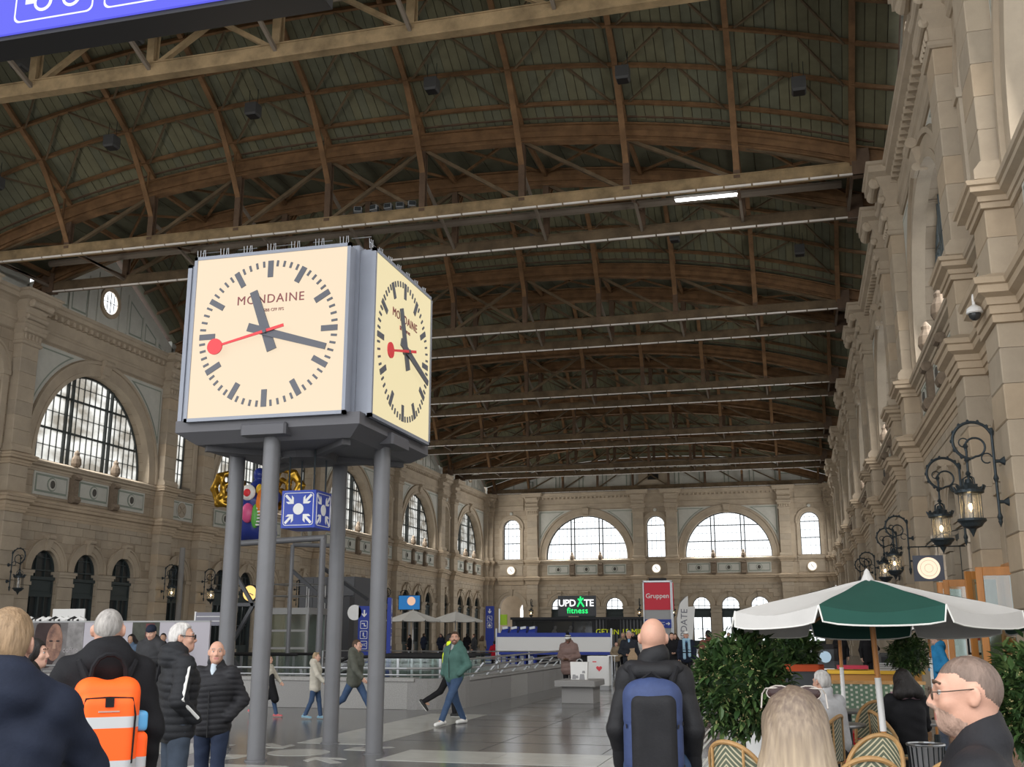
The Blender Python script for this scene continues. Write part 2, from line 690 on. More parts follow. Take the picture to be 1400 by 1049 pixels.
def holed_face(mb, x0, x1, z0, z1, holes, depth):
    us = {x0, x1}
    for xc, hw, zb, zs in holes:
        for i in range(25):
            us.add(round(xc - hw * math.cos(PI * i / 24), 5))
    us = sorted(u for u in us if x0 <= u <= x1)

    def span(h, u):
        xc, hw, zb, zs = h
        return zb, zs + math.sqrt(max(hw * hw - (u - xc) ** 2, 0))
    for a, b in zip(us[:-1], us[1:]):
        mid = (a + b) / 2
        act = sorted([h for h in holes if abs(mid - h[0]) < h[1]], key=lambda h: h[2])
        la = lb = z0
        for h in act:
            za, zb = span(h, a), span(h, b)
            mb.add([(a, 0, la), (b, 0, lb), (b, 0, zb[0]), (a, 0, za[0])], [(0, 1, 2, 3)])
            la, lb = za[1], zb[1]
        mb.add([(a, 0, la), (b, 0, lb), (b, 0, z1), (a, 0, z1)], [(0, 1, 2, 3)])
    for xc, hw, zb, zs in holes:
        ps = [(xc - hw, zb)] + [(xc - hw * math.cos(PI * i / 24), zs + hw * math.sin(PI * i / 24)) for i in range(25)] + [(xc + hw, zb)]
        mb.loft([[(p[0], 0, p[1]) for p in ps], [(p[0], depth, p[1]) for p in ps]], cap=False)
    # outer skin so that no daylight leaks round the openings
    return mb


CORNICE = [(0.05, 15.55), (0.12, 15.6), (0.12, 15.95), (0.18, 16.0), (0.18, 16.1), (0.10, 16.15), (0.10, 16.75), (0.2, 16.85), (0.34, 16.95), (0.5, 17.0), (0.5, 17.2), (0.58, 17.25), (0.58, 17.4), (0.0, 17.45)]
STRING = [(0.03, 7.05), (0.07, 7.06), (0.07, 7.2), (0.11, 7.21), (0.11, 7.36), (0.15, 7.37), (0.17, 7.5), (0.3, 7.56), (0.3, 7.7), (0.35, 7.72), (0.37, 7.82), (0.3, 7.86), (0.1, 7.95), (0.04, 7.98)]
SILLB = [(0.03, 9.22), (0.07, 9.23), (0.07, 9.34), (0.11, 9.35), (0.12, 9.45), (0.25, 9.5), (0.25, 9.6), (0.3, 9.62), (0.32, 9.7), (0.25, 9.73), (0.08, 9.8), (0.03, 9.83)]


def pr_shift(prof, d):
    return [(a + d, z) for a, z in prof]


def ashlar(mb_list, x0, x1, z0, z1, h, w, blocked):
    """running-bond blocks proud of the face; returns one MB per block"""
    n = max(1, round((z1 - z0) / h))
    hh = (z1 - z0) / n
    for r in range(n):
        za, zb = z0 + r * hh, z0 + (r + 1) * hh
        m_ = max(1, round((x1 - x0) / w))
        ww = (x1 - x0) / m_
        cuts = [x0 + ww * i + (ww / 2 if r % 2 else 0) for i in range(m_ + 1)]
        cuts = [x0] + [c for c in cuts if x0 + 0.15 < c < x1 - 0.15] + [x1]
        for a, b in zip(cuts[:-1], cuts[1:]):
            if not blocked(a, b, za, zb):
                d = 0.035 + 0.01 * ((r * 7 + len(mb_list) * 3) % 3)
                mb_list.append(MB().stone(a + 0.008, b - 0.008, -d, 0.02, za + 0.008, zb - 0.008))
    return mb_list


def blk_arches(cs, hw, zs, r):
    def f(a, b, za, zb):
        for c in cs:
            nx = min(max(c, a), b)
            if za < zs and abs(nx - c) < r - 0.02:
                return True
            nz = max(za, zs)
            if math.hypot(nx - c, nz - zs) < r:
                return True
        return False
    return f


GA = [-3.12, 0.0, 3.12]     # ground arches of a wide bay


def wide_module():
    D = {}
    mb = MB()
    holed_face(mb, -5.75, 5.75, 0, 17.5, [(0, LR, ZA, LZ)] + [(c, 0.98, 0.0, 4.6) for c in GA], 0.72)
    D['wall_face'] = (mb.mesh('wall_face', ASHLAR), None)
    mb = MB()
    mb.sweep(CORNICE, -5.6, 5.6)
    for i in range(24):                                   # bracket course under the top ledge
        x = -5.4 + 10.8 * i / 23
        mb.box(x - 0.09, x + 0.09, -0.34, -0.05, 16.72, 16.95)
    D['cornice'] = (mb.mesh('cornice', STONE), None)
    D['string_course'] = (MB().sweep(STRING, -5.6, 5.6).mesh('string_course', STONE_W), None)
    D['sill_band'] = (MB().sweep(SILLB, -5.6, 5.6).mesh('sill_band', STONE), None)
    mb = MB()
    mb.arc_band(0, LZ, LR - 0.02, LR + 0.2, -0.10, 0.3, n=40, legs=0.25)
    mb.arc_band(0, LZ, LR + 0.2, LR + 0.62, -0.06, 0.02, n=40, legs=0.25)
    mb.arc_band(0, LZ, LR + 0.62, LR + 0.78, -0.16, 0.02, n=40, legs=0.25)
    D['arch_surround'] = (mb.mesh('arch_surround', STONE), None)
    mb = MB()
    z0 = LZ + LR - 0.12
    mb.loft([[(-0.26, -0.12, z0), (0.26, -0.12, z0), (0.26, 0.1, z0), (-0.26, 0.1, z0)], [(-0.36, -0.36, z0 + 0.95), (0.36, -0.36, z0 + 0.95), (0.36, 0.1, z0 + 0.95), (-0.36, 0.1, z0 + 0.95)]])
    mb.lathe([(0.17, -0.36), (0.17, 0.36)], (0, -0.3, z0 + 0.85), 10, 'x')
    mb.lathe([(0.13, -0.28), (0.13, 0.28)], (0, -0.2, z0 + 0.12), 10, 'x')
    D['keystone'] = (mb.mesh('keystone', STONE), None)
    mb = MB()
    RO = LR + 0.85
    for s in (-1, 1):
        for inset, y, mi in ((0.0, -0.03, 0), (0.16, -0.045, 1), (0.24, -0.05, 0)):
            mb.mi = mi
            R = RO + inset
            zt, xr = 15.42 - inset, 5.52 - inset
            zb = 11.2 + inset * 2
            ps = []
            a0 = math.asin((zb - LZ) / R) if R > 0 else 0
            a1 = math.asin(min(1, (zt - LZ) / R))
            for i in range(15):
                a = a0 + (a1 - a0) * i / 14
                ps.append((R * math.cos(a), LZ + R * math.sin(a)))
            ps = [p for p in ps if p[0] < xr]
            ps += [(ps[-1][0] + 0.001, zt), (xr, zt), (xr, ps[0][1])]
            mb.prism([(s * p[0], p[1]) for p in ps], y, 0.0)
    D['spandrel_panel'] = (mb.mesh('spandrel_panel', [PALE, PALE_D]), None)
    for k, c in enumerate((-3.25, 0, 3.25)):
        mb = MB()
        w = 1.28
        mb.box(c - w, c + w, -0.05, 0.0, 8.12, 9.28)
        mb.mi = 1
        mb.box(c - w + 0.12, c + w - 0.12, -0.06, 0.0, 8.26, 9.14)
        mb.mi = 0
        mb.box(c - w + 0.2, c + w - 0.2, -0.075, 0.0, 8.36, 9.04)
        mb.mi = 1
        mb.lathe([(0.34, -0.09), (0.34, -0.05)], (c, 0, 8.7), 16, 'y')
        mb.mi = 0
        mb.lathe([(0.28, -0.12), (0.28, -0.05)], (c, 0, 8.7), 16, 'y')
        mb.mi = 2
        mb.ellipsoid((c, -0.13, 8.7), (0.17, 0.06, 0.2), 8, 6)
        D['parapet_panel.%d' % k] = (mb.mesh('parapet_panel', [PALE, PALE_D, mat('dark_medallion', (0.09, 0.085, 0.075), 0.7)]), None)
    for k, c in enumerate((-1.62, 1.62)):
        mb = MB()
        mb.box(c - 0.22, c + 0.22, -0.22, 0.0, 8.0, 9.4)
        mb.lathe([(0.2, -0.24), (0.2, 0.24)], (c, -0.2, 8.15), 8, 'x')
        mb.lathe([(0.14, -0.24), (0.14, 0.24)], (c, -0.24, 9.25), 8, 'x')
        mb.lathe([(0.2, 9.8), (0.27, 9.95), (0.24, 10.2), (0.13, 10.4), (0.15, 10.5), (0.03, 10.66)], (c, -0.1, 0), 10)
        D['console.%d' % k] = (mb.mesh('console', FINIAL), None)
    for k, c in enumerate(GA):
        mb = MB()
        mb.arc_band(c, 4.6, 0.96, 1.12, -0.06, 0.3, n=20)
        mb.arc_band(c, 4.6, 1.12, 1.42, -0.1, 0.02, n=20)
        mb.arc_band(c, 4.6, 1.42, 1.5, -0.16, 0.02, n=20)
        z0 = 5.52
        mb.loft([[(c - 0.14, -0.14, z0), (c + 0.14, -0.14, z0), (c + 0.14, 0.05, z0), (c - 0.14, 0.05, z0)], [(c - 0.24, -0.3, z0 + 0.72), (c + 0.24, -0.3, z0 + 0.72), (c + 0.24, 0.05, z0 + 0.72), (c - 0.24, 0.05, z0 + 0.72)]])
        mb.lathe([(0.1, -0.23), (0.1, 0.23)], (c, -0.27, z0 + 0.64), 8, 'x')
        D['arch_surround.g%d' % k] = (mb.mesh('arch_surround', STONE), None)
    for k, (a, b) in enumerate(((-5.6, -4.1), (-2.14, -0.98), (0.98, 2.14), (4.1, 5.6))):
        mb = MB()
        zc = [0.7 + 0.63 * i for i in range(6)]
        mb.box(a, b, -0.16, 0.0, 0, 0.68)
        for z in zc[:-1]:
            mb.stone(a + 0.02, b - 0.02, -0.09, 0.02, z, z + 0.62, 0.015)
        mb.box(a - 0.04, b + 0.04, -0.13, 0.0, 3.86, 4.02)
        mb.box(a + 0.03, b - 0.03, -0.1, 0.0, 4.02, 4.3)
        mb.box(a - 0.06, b + 0.06, -0.17, 0.3, 4.3, 4.42)
        mb.box(a - 0.1, b + 0.1, -0.22, 0.3, 4.42, 4.56)
        D['pier.%d' % k] = (mb.mesh('pier', STONE_G), None)
    st = []
    ashlar(st, -5.58, 5.58, 4.62, 7.25, 0.44, 1.05, blk_arches(GA, 1, 4.6, 1.5))
    return D, st


def narrow_module(end=False, gw=0.9, gz=4.7, W=1.55):
    D = {}
    hw = 1.02 if end else 0.92
    mb = MB()
    holed_face(mb, -W, W, 0, 17.5, [(0, hw, 9.95, 13.55), (0, gw, 0.0, gz)], 0.72)
    D['wall_face'] = (mb.mesh('wall_face', ASHLAR), None)
    D['cornice'] = (MB().sweep(CORNICE, -1.5, 1.5).mesh('cornice', STONE), None)
    D['string_course'] = (MB().sweep(STRING, -1.5, 1.5).mesh('string_course', STONE_W), None)
    D['sill_band'] = (MB().sweep(SILLB, -1.5, 1.5).mesh('sill_band', STONE), None)
    mb = MB()
    mb.arc_band(0, 13.55, hw - 0.02, hw + 0.16, -0.08, 0.3, n=24)
    mb.arc_band(0, 13.55, hw + 0.16, hw + 0.36, -0.04, 0.02, n=24)
    mb.arc_band(0, 13.55, hw + 0.36, hw + 0.46, -0.12, 0.02, n=24)
    for s in (-1, 1):
        mb.box(s * (hw + 0.2) - 0.24, s * (hw + 0.2) + 0.24, -0.16, 0.3, 13.32, 13.55)
        mb.box(s * (hw + 0.2) - 0.18, s * (hw + 0.2) + 0.18, -0.1, 0.3, 9.9, 13.32)
    mb.mi = 1
    mb.lathe([(0.16, -0.16), (0.22, 0.0)], (0, 0, 15.2), 8, 'y')
    D['arch_surround'] = (mb.mesh('arch_surround', [STONE, PALE]), None)
    mb = MB()
    mb.arc_band(0, gz, gw - 0.02, gw + 0.14, -0.06, 0.3, n=20)
    mb.arc_band(0, gz, gw + 0.14, gw + 0.4, -0.1, 0.02, n=20)
    mb.arc_band(0, gz, gw + 0.4, gw + 0.48, -0.16, 0.02, n=20)
    kz = gz + gw - 0.1
    mb.loft([[(-0.14, -0.14, kz), (0.14, -0.14, kz), (0.14, 0.05, kz), (-0.14, 0.05, kz)], [(-0.24, -0.3, kz + 0.75), (0.24, -0.3, kz + 0.75), (0.24, 0.05, kz + 0.75), (-0.24, 0.05, kz + 0.75)]])
    for s in (-1, 1):
        mb.box(s * (gw + 0.3) - 0.3, s * (gw + 0.3) + 0.3, -0.16, 0.3, gz - 0.25, gz - 0.04)
        mb.box(s * (gw + 0.3) - 0.26, s * (gw + 0.3) + 0.26, -0.09, 0.3, 0.0, gz - 0.25)
    D['arch_surround.g'] = (mb.mesh('arch_surround', STONE), None)
    if not end:
        mb = MB()
        mb.box(-1.3, 1.3, -0.05, 0, 8.1, 9.28)
        mb.mi = 1
        mb.box(-1.18, 1.18, -0.06, 0, 8.22, 9.16)
        mb.mi = 0
        mb.box(-1.1, 1.1, -0.07, 0, 8.3, 9.08)
        mb.lathe([(0.52, -0.1), (0.52, -0.04)], (0, 0, 8.7), 20, 'y')
        mb.mi = 2
        mb.lathe([(0.44, -0.13), (0.44, -0.04)], (0, 0, 8.7), 20, 'y')
        mb.bar((-0.25, -0.14, 8.5), (0.25, -0.14, 8.9), 0.06, 0.06)
        mb.bar((-0.25, -0.14, 8.9), (0.25, -0.14, 8.5), 0.06, 0.06)
        D['parapet_panel'] = (mb.mesh('parapet_panel', [PALE, PALE_D, STONE_G]), None)
    else:
        mb = MB()
        mb.sweep([(0.0, 8.1), (0.05, 8.12), (0.05, 9.26), (0, 9.28)], -1.35, 1.35)
        D['parapet_panel'] = (mb.mesh('parapet_panel', STONE_G), None)
    return D


PIL_W, PIL_D = 1.24, 0.5


def pilaster_blocks():
    """list of (name, MB) for a full-height pilaster: pedestal, string, upper pedestal, shaft, capital"""
    h = PIL_W / 2
    L = []
    L.append(('plinth', MB().box(-h - 0.12, h + 0.12, -PIL_D - 0.12, 0, 0, 0.75)))
    z = 0.75
    ms = MB().box(-h + 0.07, h - 0.07, -PIL_D + 0.07, 0, 0.75, 15.4)
    L.append(('core', ms))
    for i in range(10):
        L.append(('stone', MB().stone(-h, h, -PIL_D, 0, z + 0.004, z + 0.646, 0.02)))
        z += 0.65
    for (a, b) in ((7.98, 8.68), (8.68, 9.38)):
        L.append(('stone', MB().stone(-h, h, -PIL_D, 0, a + 0.004, b - 0.004, 0.02)))
    L.append(('base', MB().sweep([(PIL_D + 0.12, 9.82), (PIL_D + 0.12, 10.0), (PIL_D + 0.06, 10.08), (PIL_D, 10.16)], -h - 0.06, h + 0.06)))
    z = 10.16
    for i in range(7):
        L.append(('stone', MB().stone(-h + 0.04, h - 0.04, -PIL_D + 0.04, 0, z + 0.004, z + 0.676, 0.02)))
        z += 0.68
    # mouldings broken forward round the pilaster
    for prof, nm in ((STRING, 'string_course'), (SILLB, 'sill_band')):
        mb = MB()
        pr = [(-0.0, prof[0][1])] + [(d, z_) for d, z_ in prof] + [(-0.0, prof[-1][1])]
        rings = []
        for (d, z_) in pr:
            e = d
            rings.append([(-h - e, 0.0, z_), (-h - e, -PIL_D - e, z_), (h + e, -PIL_D - e, z_), (h + e, 0.0, z_)])
        mb.loft(rings, True)
        L.append((nm, mb))
    # capital: necking, volutes, abacus, entablature block, corbel
    mb = MB()
    rings = []
    for (d, z_) in ((0.02, 14.9), (0.07, 14.95), (0.07, 15.05), (0.01, 15.1), (0.02, 15.4), (0.14, 15.6), (0.2, 15.7), (0.2, 15.85), (0.08, 15.92), (0.08, 16.5), (0.2, 16.7), (0.32, 16.95), (0.55, 17.05), (0.55, 17.28), (0.62, 17.32), (0.62, 17.42), (0.3, 17.46)):
        rings.append([(-h - d, 0.0, z_), (-h - d, -PIL_D - d, z_), (h + d, -PIL_D - d, z_), (h + d, 0.0, z_)])
    mb.loft(rings, True)
    for z_, r_, o in ((16.82, 0.2, 0.34), (16.2, 0.15, 0.14), (15.55, 0.13, 0.1)):
        mb.lathe([(r_ * 0.5, -h - 0.12), (r_, -h - 0.06), (r_ * 0.8, -0.2), (r_ * 0.8, 0.2), (r_, h + 0.06), (r_ * 0.5, h + 0.12)], (0, -PIL_D - o, z_), 12, 'x')
    for k in range(5):
        mb.lathe([(0.05, 15.15), (0.07, 15.3), (0.02, 15.45)], (-h + 0.12 + k * (PIL_W - 0.24) / 4, -PIL_D - 0.04, 0), 6)
    L.append(('capital', mb))
    return L


WIDE, WIDE_ST = wide_module()
NARROW = narrow_module()
NARROW_E = narrow_module(True)
NARROW_C = narrow_module(True, 1.4, 4.5, 2.15)
PILB = pilaster_blocks()
PIL_MESH = {}
PIL_ONE = MB()
for i, (n_, b_) in enumerate(PILB):
    if n_ != 'stone':
        PIL_MESH[i] = b_.mesh(n_, STONE_W if n_ in ('string_course', 'sill_band') else (STONE_G if n_ == 'plinth' else STONE))
PST = [PILB[i][1].mesh('stone', m_) for i in range(len(PILB)) if PILB[i][0] == 'stone' for m_ in [[STONE, STONE_W, STONE_G, STONE][i % 4]]]
PSI = [i for i in range(len(PILB)) if PILB[i][0] == 'stone']
joined = MB()
for i, (n_, b_) in enumerate(PILB):
    if n_ == 'stone':
        joined.mi = i % 3
        joined.add(b_.v, b_.f)
PIL_JOIN = joined.mesh('stonework', [STONE, STONE, STONE_G])
st_j = MB()
for i, b_ in enumerate(WIDE_ST):
    st_j.mi = (i * 5 + i // 7) % 3
    st_j.add(b_.v, b_.f)
WIDE_ST_JOIN = st_j.mesh('stonework', [STONE, STONE_G, STONE])
WIDE_ST_ONE = [b_.mesh('stone', (STONE, STONE_G, STONE)[(i * 5 + i // 7) % 3]) for i, b_ in enumerate(WIDE_ST)]

wall_left = tag(empty('wall_left'), kind='structure')
wall_right = tag(empty('wall_right'), kind='structure')
wall_back = tag(empty('wall_back'), kind='structure')


def wall_pos(side, u):
    if side == 'L':
        return (XL, u, 0), PI / 2, wall_left
    if side == 'R':
        return (XR, u, 0), -PI / 2, wall_right
    return (u, YE, 0), 0.0, wall_back


def place_module(side, u, D, stones=None, single=False):
    loc, rz, root = wall_pos(side, u)
    for nm, (me, _) in D.items():
        if side == 'B' and nm.startswith('wall_face') is False and False:
            continue
        link(nm.split('.')[0], me, root, loc, rz)
    if stones == 'wide':
        if single:
            for me in WIDE_ST_ONE:
                link('stone', me, root, loc, rz)
        else:
            tag(link('stonework', WIDE_ST_JOIN, root, loc, rz), kind='stuff')


def place_pilaster(side, u, single=False):
    loc, rz, root = wall_pos(side, u)
    for i, me in PIL_MESH.items():
        link(PILB[i][0] if PILB[i][0] != 'core' else 'pilaster_core', me, root, loc, rz)
    if single:
        for me in PST:
            link('stone', me, root, loc, rz)
    else:
        tag(link('stonework', PIL_JOIN, root, loc, rz), kind='stuff')


for side in 'LR':
    for w in WC:
        place_module(side, w, WIDE, 'wide', single=(side, round(w, 1)) in (('L', 47.4), ('R', 30.9)))
    for n in NC[0:]:
        place_module(side, n, NARROW)
        for s in (-2.08, 2.08):
            place_pilaster(side, n + s, single=(side == 'R' and 20 < n < 45) or (side == 'L' and 50 < n < 60))
    place_pilaster(side, 119.6)
BW = [-23.1, -7.25]
BN = [-31.9, -15.17, 1.55]
for w in BW:
    place_module('B', w, WIDE, 'wide')
for n in BN:
    place_module('B', n, NARROW_C if n < -30 else NARROW_E)
pw = MB()
holed_face(pw, -4, 4, 0, 8, [(0.95, 0.8, 0.0, 4.3)], 0.4)
pw.box(-4, 4, 0.42, 0.6, 6.5, 8)
pw.obj('passage_wall', STONE_W, wall_back, loc=(-31.9, YE + 3.2, 0))
for u in (-34.6, -29.3, -17.05, -13.3, -1.05, 3.9):
    place_pilaster('B', u)
# wall strips beside the end wall's corner bays and outer skins that keep the daylight out of the cavities
for a, b in ((-35.6, -34.05), (-29.75, -28.7), (-17.4, -16.6), (-13.75, -12.9), (-1.6, 0.1), (3.0, 5.0)):
    MB().box(a, b, 0.02, 0.7, 0, 17.5).obj('wall_strip', STONE, wall_back, loc=(0, YE, 0))
    MB().sweep(STRING, a, b).obj('string_course', STONE_W, wall_back, loc=(0, YE, 0))
    MB().sweep(CORNICE, a, b).obj('cornice', STONE, wall_back, loc=(0, YE, 0))
    MB().sweep(SILLB, a, b).obj('sill_band', STONE, wall_back, loc=(0, YE, 0))
MB().box(-35.6, 5.0, 0.72, 1.0, 17.2, 22.0).obj('attic_core', STONE_G, wall_back, loc=(0, YE, 0))


# ------------------------------------------------------------------ attic gables over the wide bays of the long walls
def gable_mesh():
    mb = MB()
    mb.prism([(-6.3, 17.4), (6.3, 17.4), (6.3, 18.0), (0, 21.5), (-6.3, 18.0)], 0.0, 0.3)
    xs = [-5.6, -4.6, -3.2, -1.7, -0.95, 0.95, 1.7, 3.2, 4.6, 5.6]
    top = lambda x: 21.2 - abs(x) * 0.58
    for a, b in zip(xs[:-1], xs[1:]):
        if b - a < 1.0 or (a < 0 < b):
            continue
        mb.mi = 1
        mb.prism([(a + 0.14, 17.75), (b - 0.14, 17.75), (b - 0.14, top(b - 0.14) - 0.45), (a + 0.14, top(a + 0.14) - 0.45)], -0.02, 0.0)
        mb.mi = 0
        mb.prism([(a + 0.22, 17.83), (b - 0.22, 17.83), (b - 0.22, top(b - 0.22) - 0.58), (a + 0.22, top(a + 0.22) - 0.58)], -0.035, 0.0)
    mb.mi = 0
    for x in xs:
        if abs(x) < 5.5:
            mb.box(x - 0.09, x + 0.09, -0.07, 0.0, 17.45, top(x) - 0.3)
    mb.box(-6.2, 6.2, -0.1, 0.0, 17.42, 17.62)
    mb.mi = 2
    mb.lathe([(0.62, -0.1), (0.86, -0.12), (0.86, 0.0), (0.62, 0.0), (0.62, -0.1)], (0, 0, 18.95), 28, 'y', cap=False)
    return mb.mesh('attic_gable', [PALE, PALE_D, STONE_W])


GABLE = gable_mesh()
OCU = emit_mat('bright_oculus_sky', (0.95, 0.97, 1.0), 2.2)
ocm = MB()
ocm.lathe([(0.6, -0.06), (0.62, -0.03)], (0, 0, 18.95), 24, 'y')
OC_PANE = ocm.mesh('pane', OCU)
ocm = MB()
ocm.box(-0.02, 0.02, -0.1, -0.05, 18.36, 19.54)
ocm.box(-0.3, -0.27, -0.1, -0.05, 18.45, 19.45)
ocm.box(0.27, 0.3, -0.1, -0.05, 18.45, 19.45)
ocm.box(-0.58, 0.58, -0.1, -0.05, 18.93, 18.96)
OC_BAR = ocm.mesh('glazing_bar', WINFRAME)
WINNO = [0]


def window_root(side, u):
    loc, rz, root = wall_pos(side, u)
    WINNO[0] += 1
    return tag(empty('window_%d' % WINNO[0], loc, rz), kind='structure')


for side in 'LR':
    for w in WC:
        loc, rz, root = wall_pos(side, w)
        link('attic_gable', GABLE, root, loc, rz)
        r = window_root(side, w)
        link('pane', OC_PANE, r)
        link('glazing_bar', OC_BAR, r)
    for n in NC:
        loc, rz, root = wall_pos(side, n)
        MB().box(-2.1, 2.1, 0, 0.3, 17.4, 18.6).obj('attic_strip', PALE, root, loc=loc, rz=rz)

# ------------------------------------------------------------------ windows
def circ(x, R=LR - 0.02, zs=LZ):
    return zs + math.sqrt(max(R * R - x * x, 0))


def pane_poly(mb, xa, xb, za, zb, y, top):
    n = 4
    xs = [xa + (xb - xa) * i / n for i in range(n + 1)]
    if max(top(x) for x in xs) <= za + 0.02:
        return False
    t = [max(za + 0.005, min(zb, top(x))) for x in xs]
    ps = [(xa, za), (xb, za)] + [(x, q) for x, q in zip(reversed(xs), reversed(t))]
    mb.add([(p[0], y, p[1]) for p in ps], [tuple(range(len(ps)))])
    return True


LUN_X = []
for a, b, n in ((-4.7, -1.83, 6), (-1.43, 1.43, 6), (1.83, 4.7, 6)):
    LUN_X += [(a + (b - a) * i / n, a + (b - a) * (i + 1) / n) for i in range(n)]
LUN_X += [(-1.83, -1.43), (1.43, 1.83)]
LUN_Z = [ZA, 10.75, 11.6, 12.5, 13.35, 14.1, 14.8]


def lunette_frame():
    mb = MB()
    y0, y1 = 0.6, 0.72
    for x in (-1.83, -1.43, 1.43, 1.83):
        mb.box(x - 0.055, x + 0.055, y0 - 0.06, y1, ZA, circ(x))
    for z in (11.6, 13.35):
        hwid = math.sqrt(max((LR - 0.02) ** 2 - (z - LZ) ** 2, 0))
        mb.box(-hwid, hwid, y0, y1, z - 0.05, z + 0.05)
    for z in (10.75, 12.5, 14.1):
        hwid = math.sqrt(max((LR - 0.02) ** 2 - (z - LZ) ** 2, 0))
        mb.box(-hwid, hwid, y0 + 0.05, y1, z - 0.014, z + 0.014)
    for a, b in LUN_X:
        if abs(a) not in (1.83, 1.43):
            mb.box(a - 0.012, a + 0.012, y0 + 0.03, y1, ZA, circ(a))
    mb.arc_band(0, LZ, LR - 0.1, LR + 0.02, y0, y1, n=40, legs=0.2)
    mb.box(-LR, LR, y0, y1, ZA - 0.05, ZA + 0.07)
    return mb.mesh('window_frame', WINFRAME)


LFRAME = lunette_frame()
lp = MB()
LP_ONE = []
for a, b in LUN_X:
    for za, zb in zip(LUN_Z[:-1], LUN_Z[1:]):
        one = MB()
        if pane_poly(one, a, b, za, zb, 0.68, circ):
            LP_ONE.append(one)
            lp.add(one.v, one.f)
LPANES_MILK = lp.mesh('pane', GLASS_MILK)
LPANES_SKY = lp.mesh('pane', GLASS_SKY)
for side, us in (('L', WC), ('R', WC), ('B', BW)):
    for w in us:
        r = window_root(side, w)
        link('window_frame', LFRAME, r)
        if side == 'L' and 45 < w < 50:
            for one in LP_ONE:
                one.obj('pane', GLASS_MILK, r)
        else:
            link('pane', LPANES_MILK if side == 'L' else LPANES_SKY, r)


def tall_window(hw, zb, zs):
    top = lambda x: zs + math.sqrt(max(hw * hw - x * x, 0))
    f, p = MB(), MB()
    n = 4
    xs = [-hw + 2 * hw * i / n for i in range(n + 1)]
    for x in xs[1:-1]:
        f.box(x - 0.015, x + 0.015, 0.62, 0.72, zb, top(x))
    f.arc_band(0, zs, hw - 0.07, hw + 0.01, 0.6, 0.72, n=20, legs=zs - zb)
    f.box(-hw, hw, 0.6, 0.72, zb - 0.02, zb + 0.06)
    zz = [zb, zb + 1.0, zb + 1.85, zb + 2.7, zs, zs + 0.5, zs + hw]
    for i, z in enumerate(zz[1:-1]):
        wd = hw if z <= zs else math.sqrt(max(hw * hw - (z - zs) ** 2, 0))
        t = 0.045 if i in (1, 3) else 0.014
        f.box(-wd, wd, 0.62, 0.72, z - t, z + t)
    for i in range(26):                                  # pigeon spikes along the sill
        x = -hw + 0.05 + (2 * hw - 0.1) * i / 25
        f.box(x - 0.006, x + 0.006, 0.0, 0.012, zb - 0.1, zb + 0.16)
    for a, b in zip(xs[:-1], xs[1:]):
        for za, zc in zip(zz[:-1], zz[1:]):
            pane_poly(p, a, b, za, zc, 0.68, top)
    return f.mesh('window_frame', WINFRAME), p


TF, TP = tall_window(0.92, 9.95, 13.55)
TFE, TPE = tall_window(1.02, 9.95, 13.55)
TPM, TPS, TPES = TP.mesh('pane', GLASS_MILK), TP.mesh('pane', GLASS_SKY), TPE.mesh('pane', GLASS_SKY)
for side in 'LR':
    for n in NC:
        r = window_root(side, n)
        link('window_frame', TF, r)
        link('pane', TPM if side == 'L' else TPS, r)
for n in BN:
    r = window_root('B', n)
    link('window_frame', TFE, r)
    link('pane', TPES, r)


# ------------------------------------------------------------------ ground-floor arches: dark joinery with glazing
def arch_door(hw, zs):
    top = lambda x: zs + math.sqrt(max(hw * hw - x * x, 0))
    f = MB()
    y0, y1 = 0.16, 0.32
    f.arc_band(0, zs, hw - 0.09, hw + 0.01, y0, y1, n=20, legs=zs)
    f.box(-hw, hw, y0, y1, 3.35, 3.5)
    f.box(-hw, hw, y0 + 0.05, y1, 3.5, 4.15)          # transom panel
    f.box(-hw + 0.2, hw - 0.2, y0 + 0.01, y1, 3.62, 4.02)
    f.box(-hw, hw, y0 - 0.08, y1, 4.15, 4.3)
    f.box(-hw, hw, y0, y1, zs - 0.03, zs + 0.03)
    for x in (-hw / 3, hw / 3):
        f.box(x - 0.02, x + 0.02, y0 + 0.03, y1, 4.3, top(x))
    f.box(-math.sqrt(hw * hw - 0.36), math.sqrt(hw * hw - 0.36), y0 + 0.05, y1, zs + 0.58, zs + 0.62)
    f.box(-0.06, 0.06, y0, y1, 0.0, 3.35)
    for s in (-1, 1):
        f.box(s * hw * 0.5 - 0.012, s * hw * 0.5 + 0.012, y0 + 0.05, y1, 1.0, 3.35)
    f.box(-hw, hw, y0 + 0.02, y1, 0.0, 0.9)
    f.box(-hw, hw, y0 + 0.04, y1, 2.1, 2.16)
    g = MB()
    for a, b in ((-hw, -hw / 3), (-hw / 3, hw / 3), (hw / 3, hw)):
        pane_poly(g, a, b, 4.3, zs + 0.6, 0.28, top)
        pane_poly(g, a, b, zs + 0.6, zs + hw, 0.28, top)
    for a, b in ((-hw, 0), (0, hw)):
        pane_poly(g, a, b, 0.9, 2.1, 0.28, lambda x: 99)
        pane_poly(g, a, b, 2.1, 3.4, 0.28, lambda x: 99)
    return f.mesh('door_frame', FRAME_G), g


DF, DG = arch_door(0.98, 4.6)
DFN, DGN = arch_door(0.9, 4.7)
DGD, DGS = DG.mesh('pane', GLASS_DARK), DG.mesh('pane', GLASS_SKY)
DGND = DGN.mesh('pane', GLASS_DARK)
DGNS = DGN.mesh('pane', GLASS_SKY)
DNO = [0]


def door_root(loc, rz):
    DNO[0] += 1
    return tag(empty('door_%d' % DNO[0], loc, rz), kind='structure')


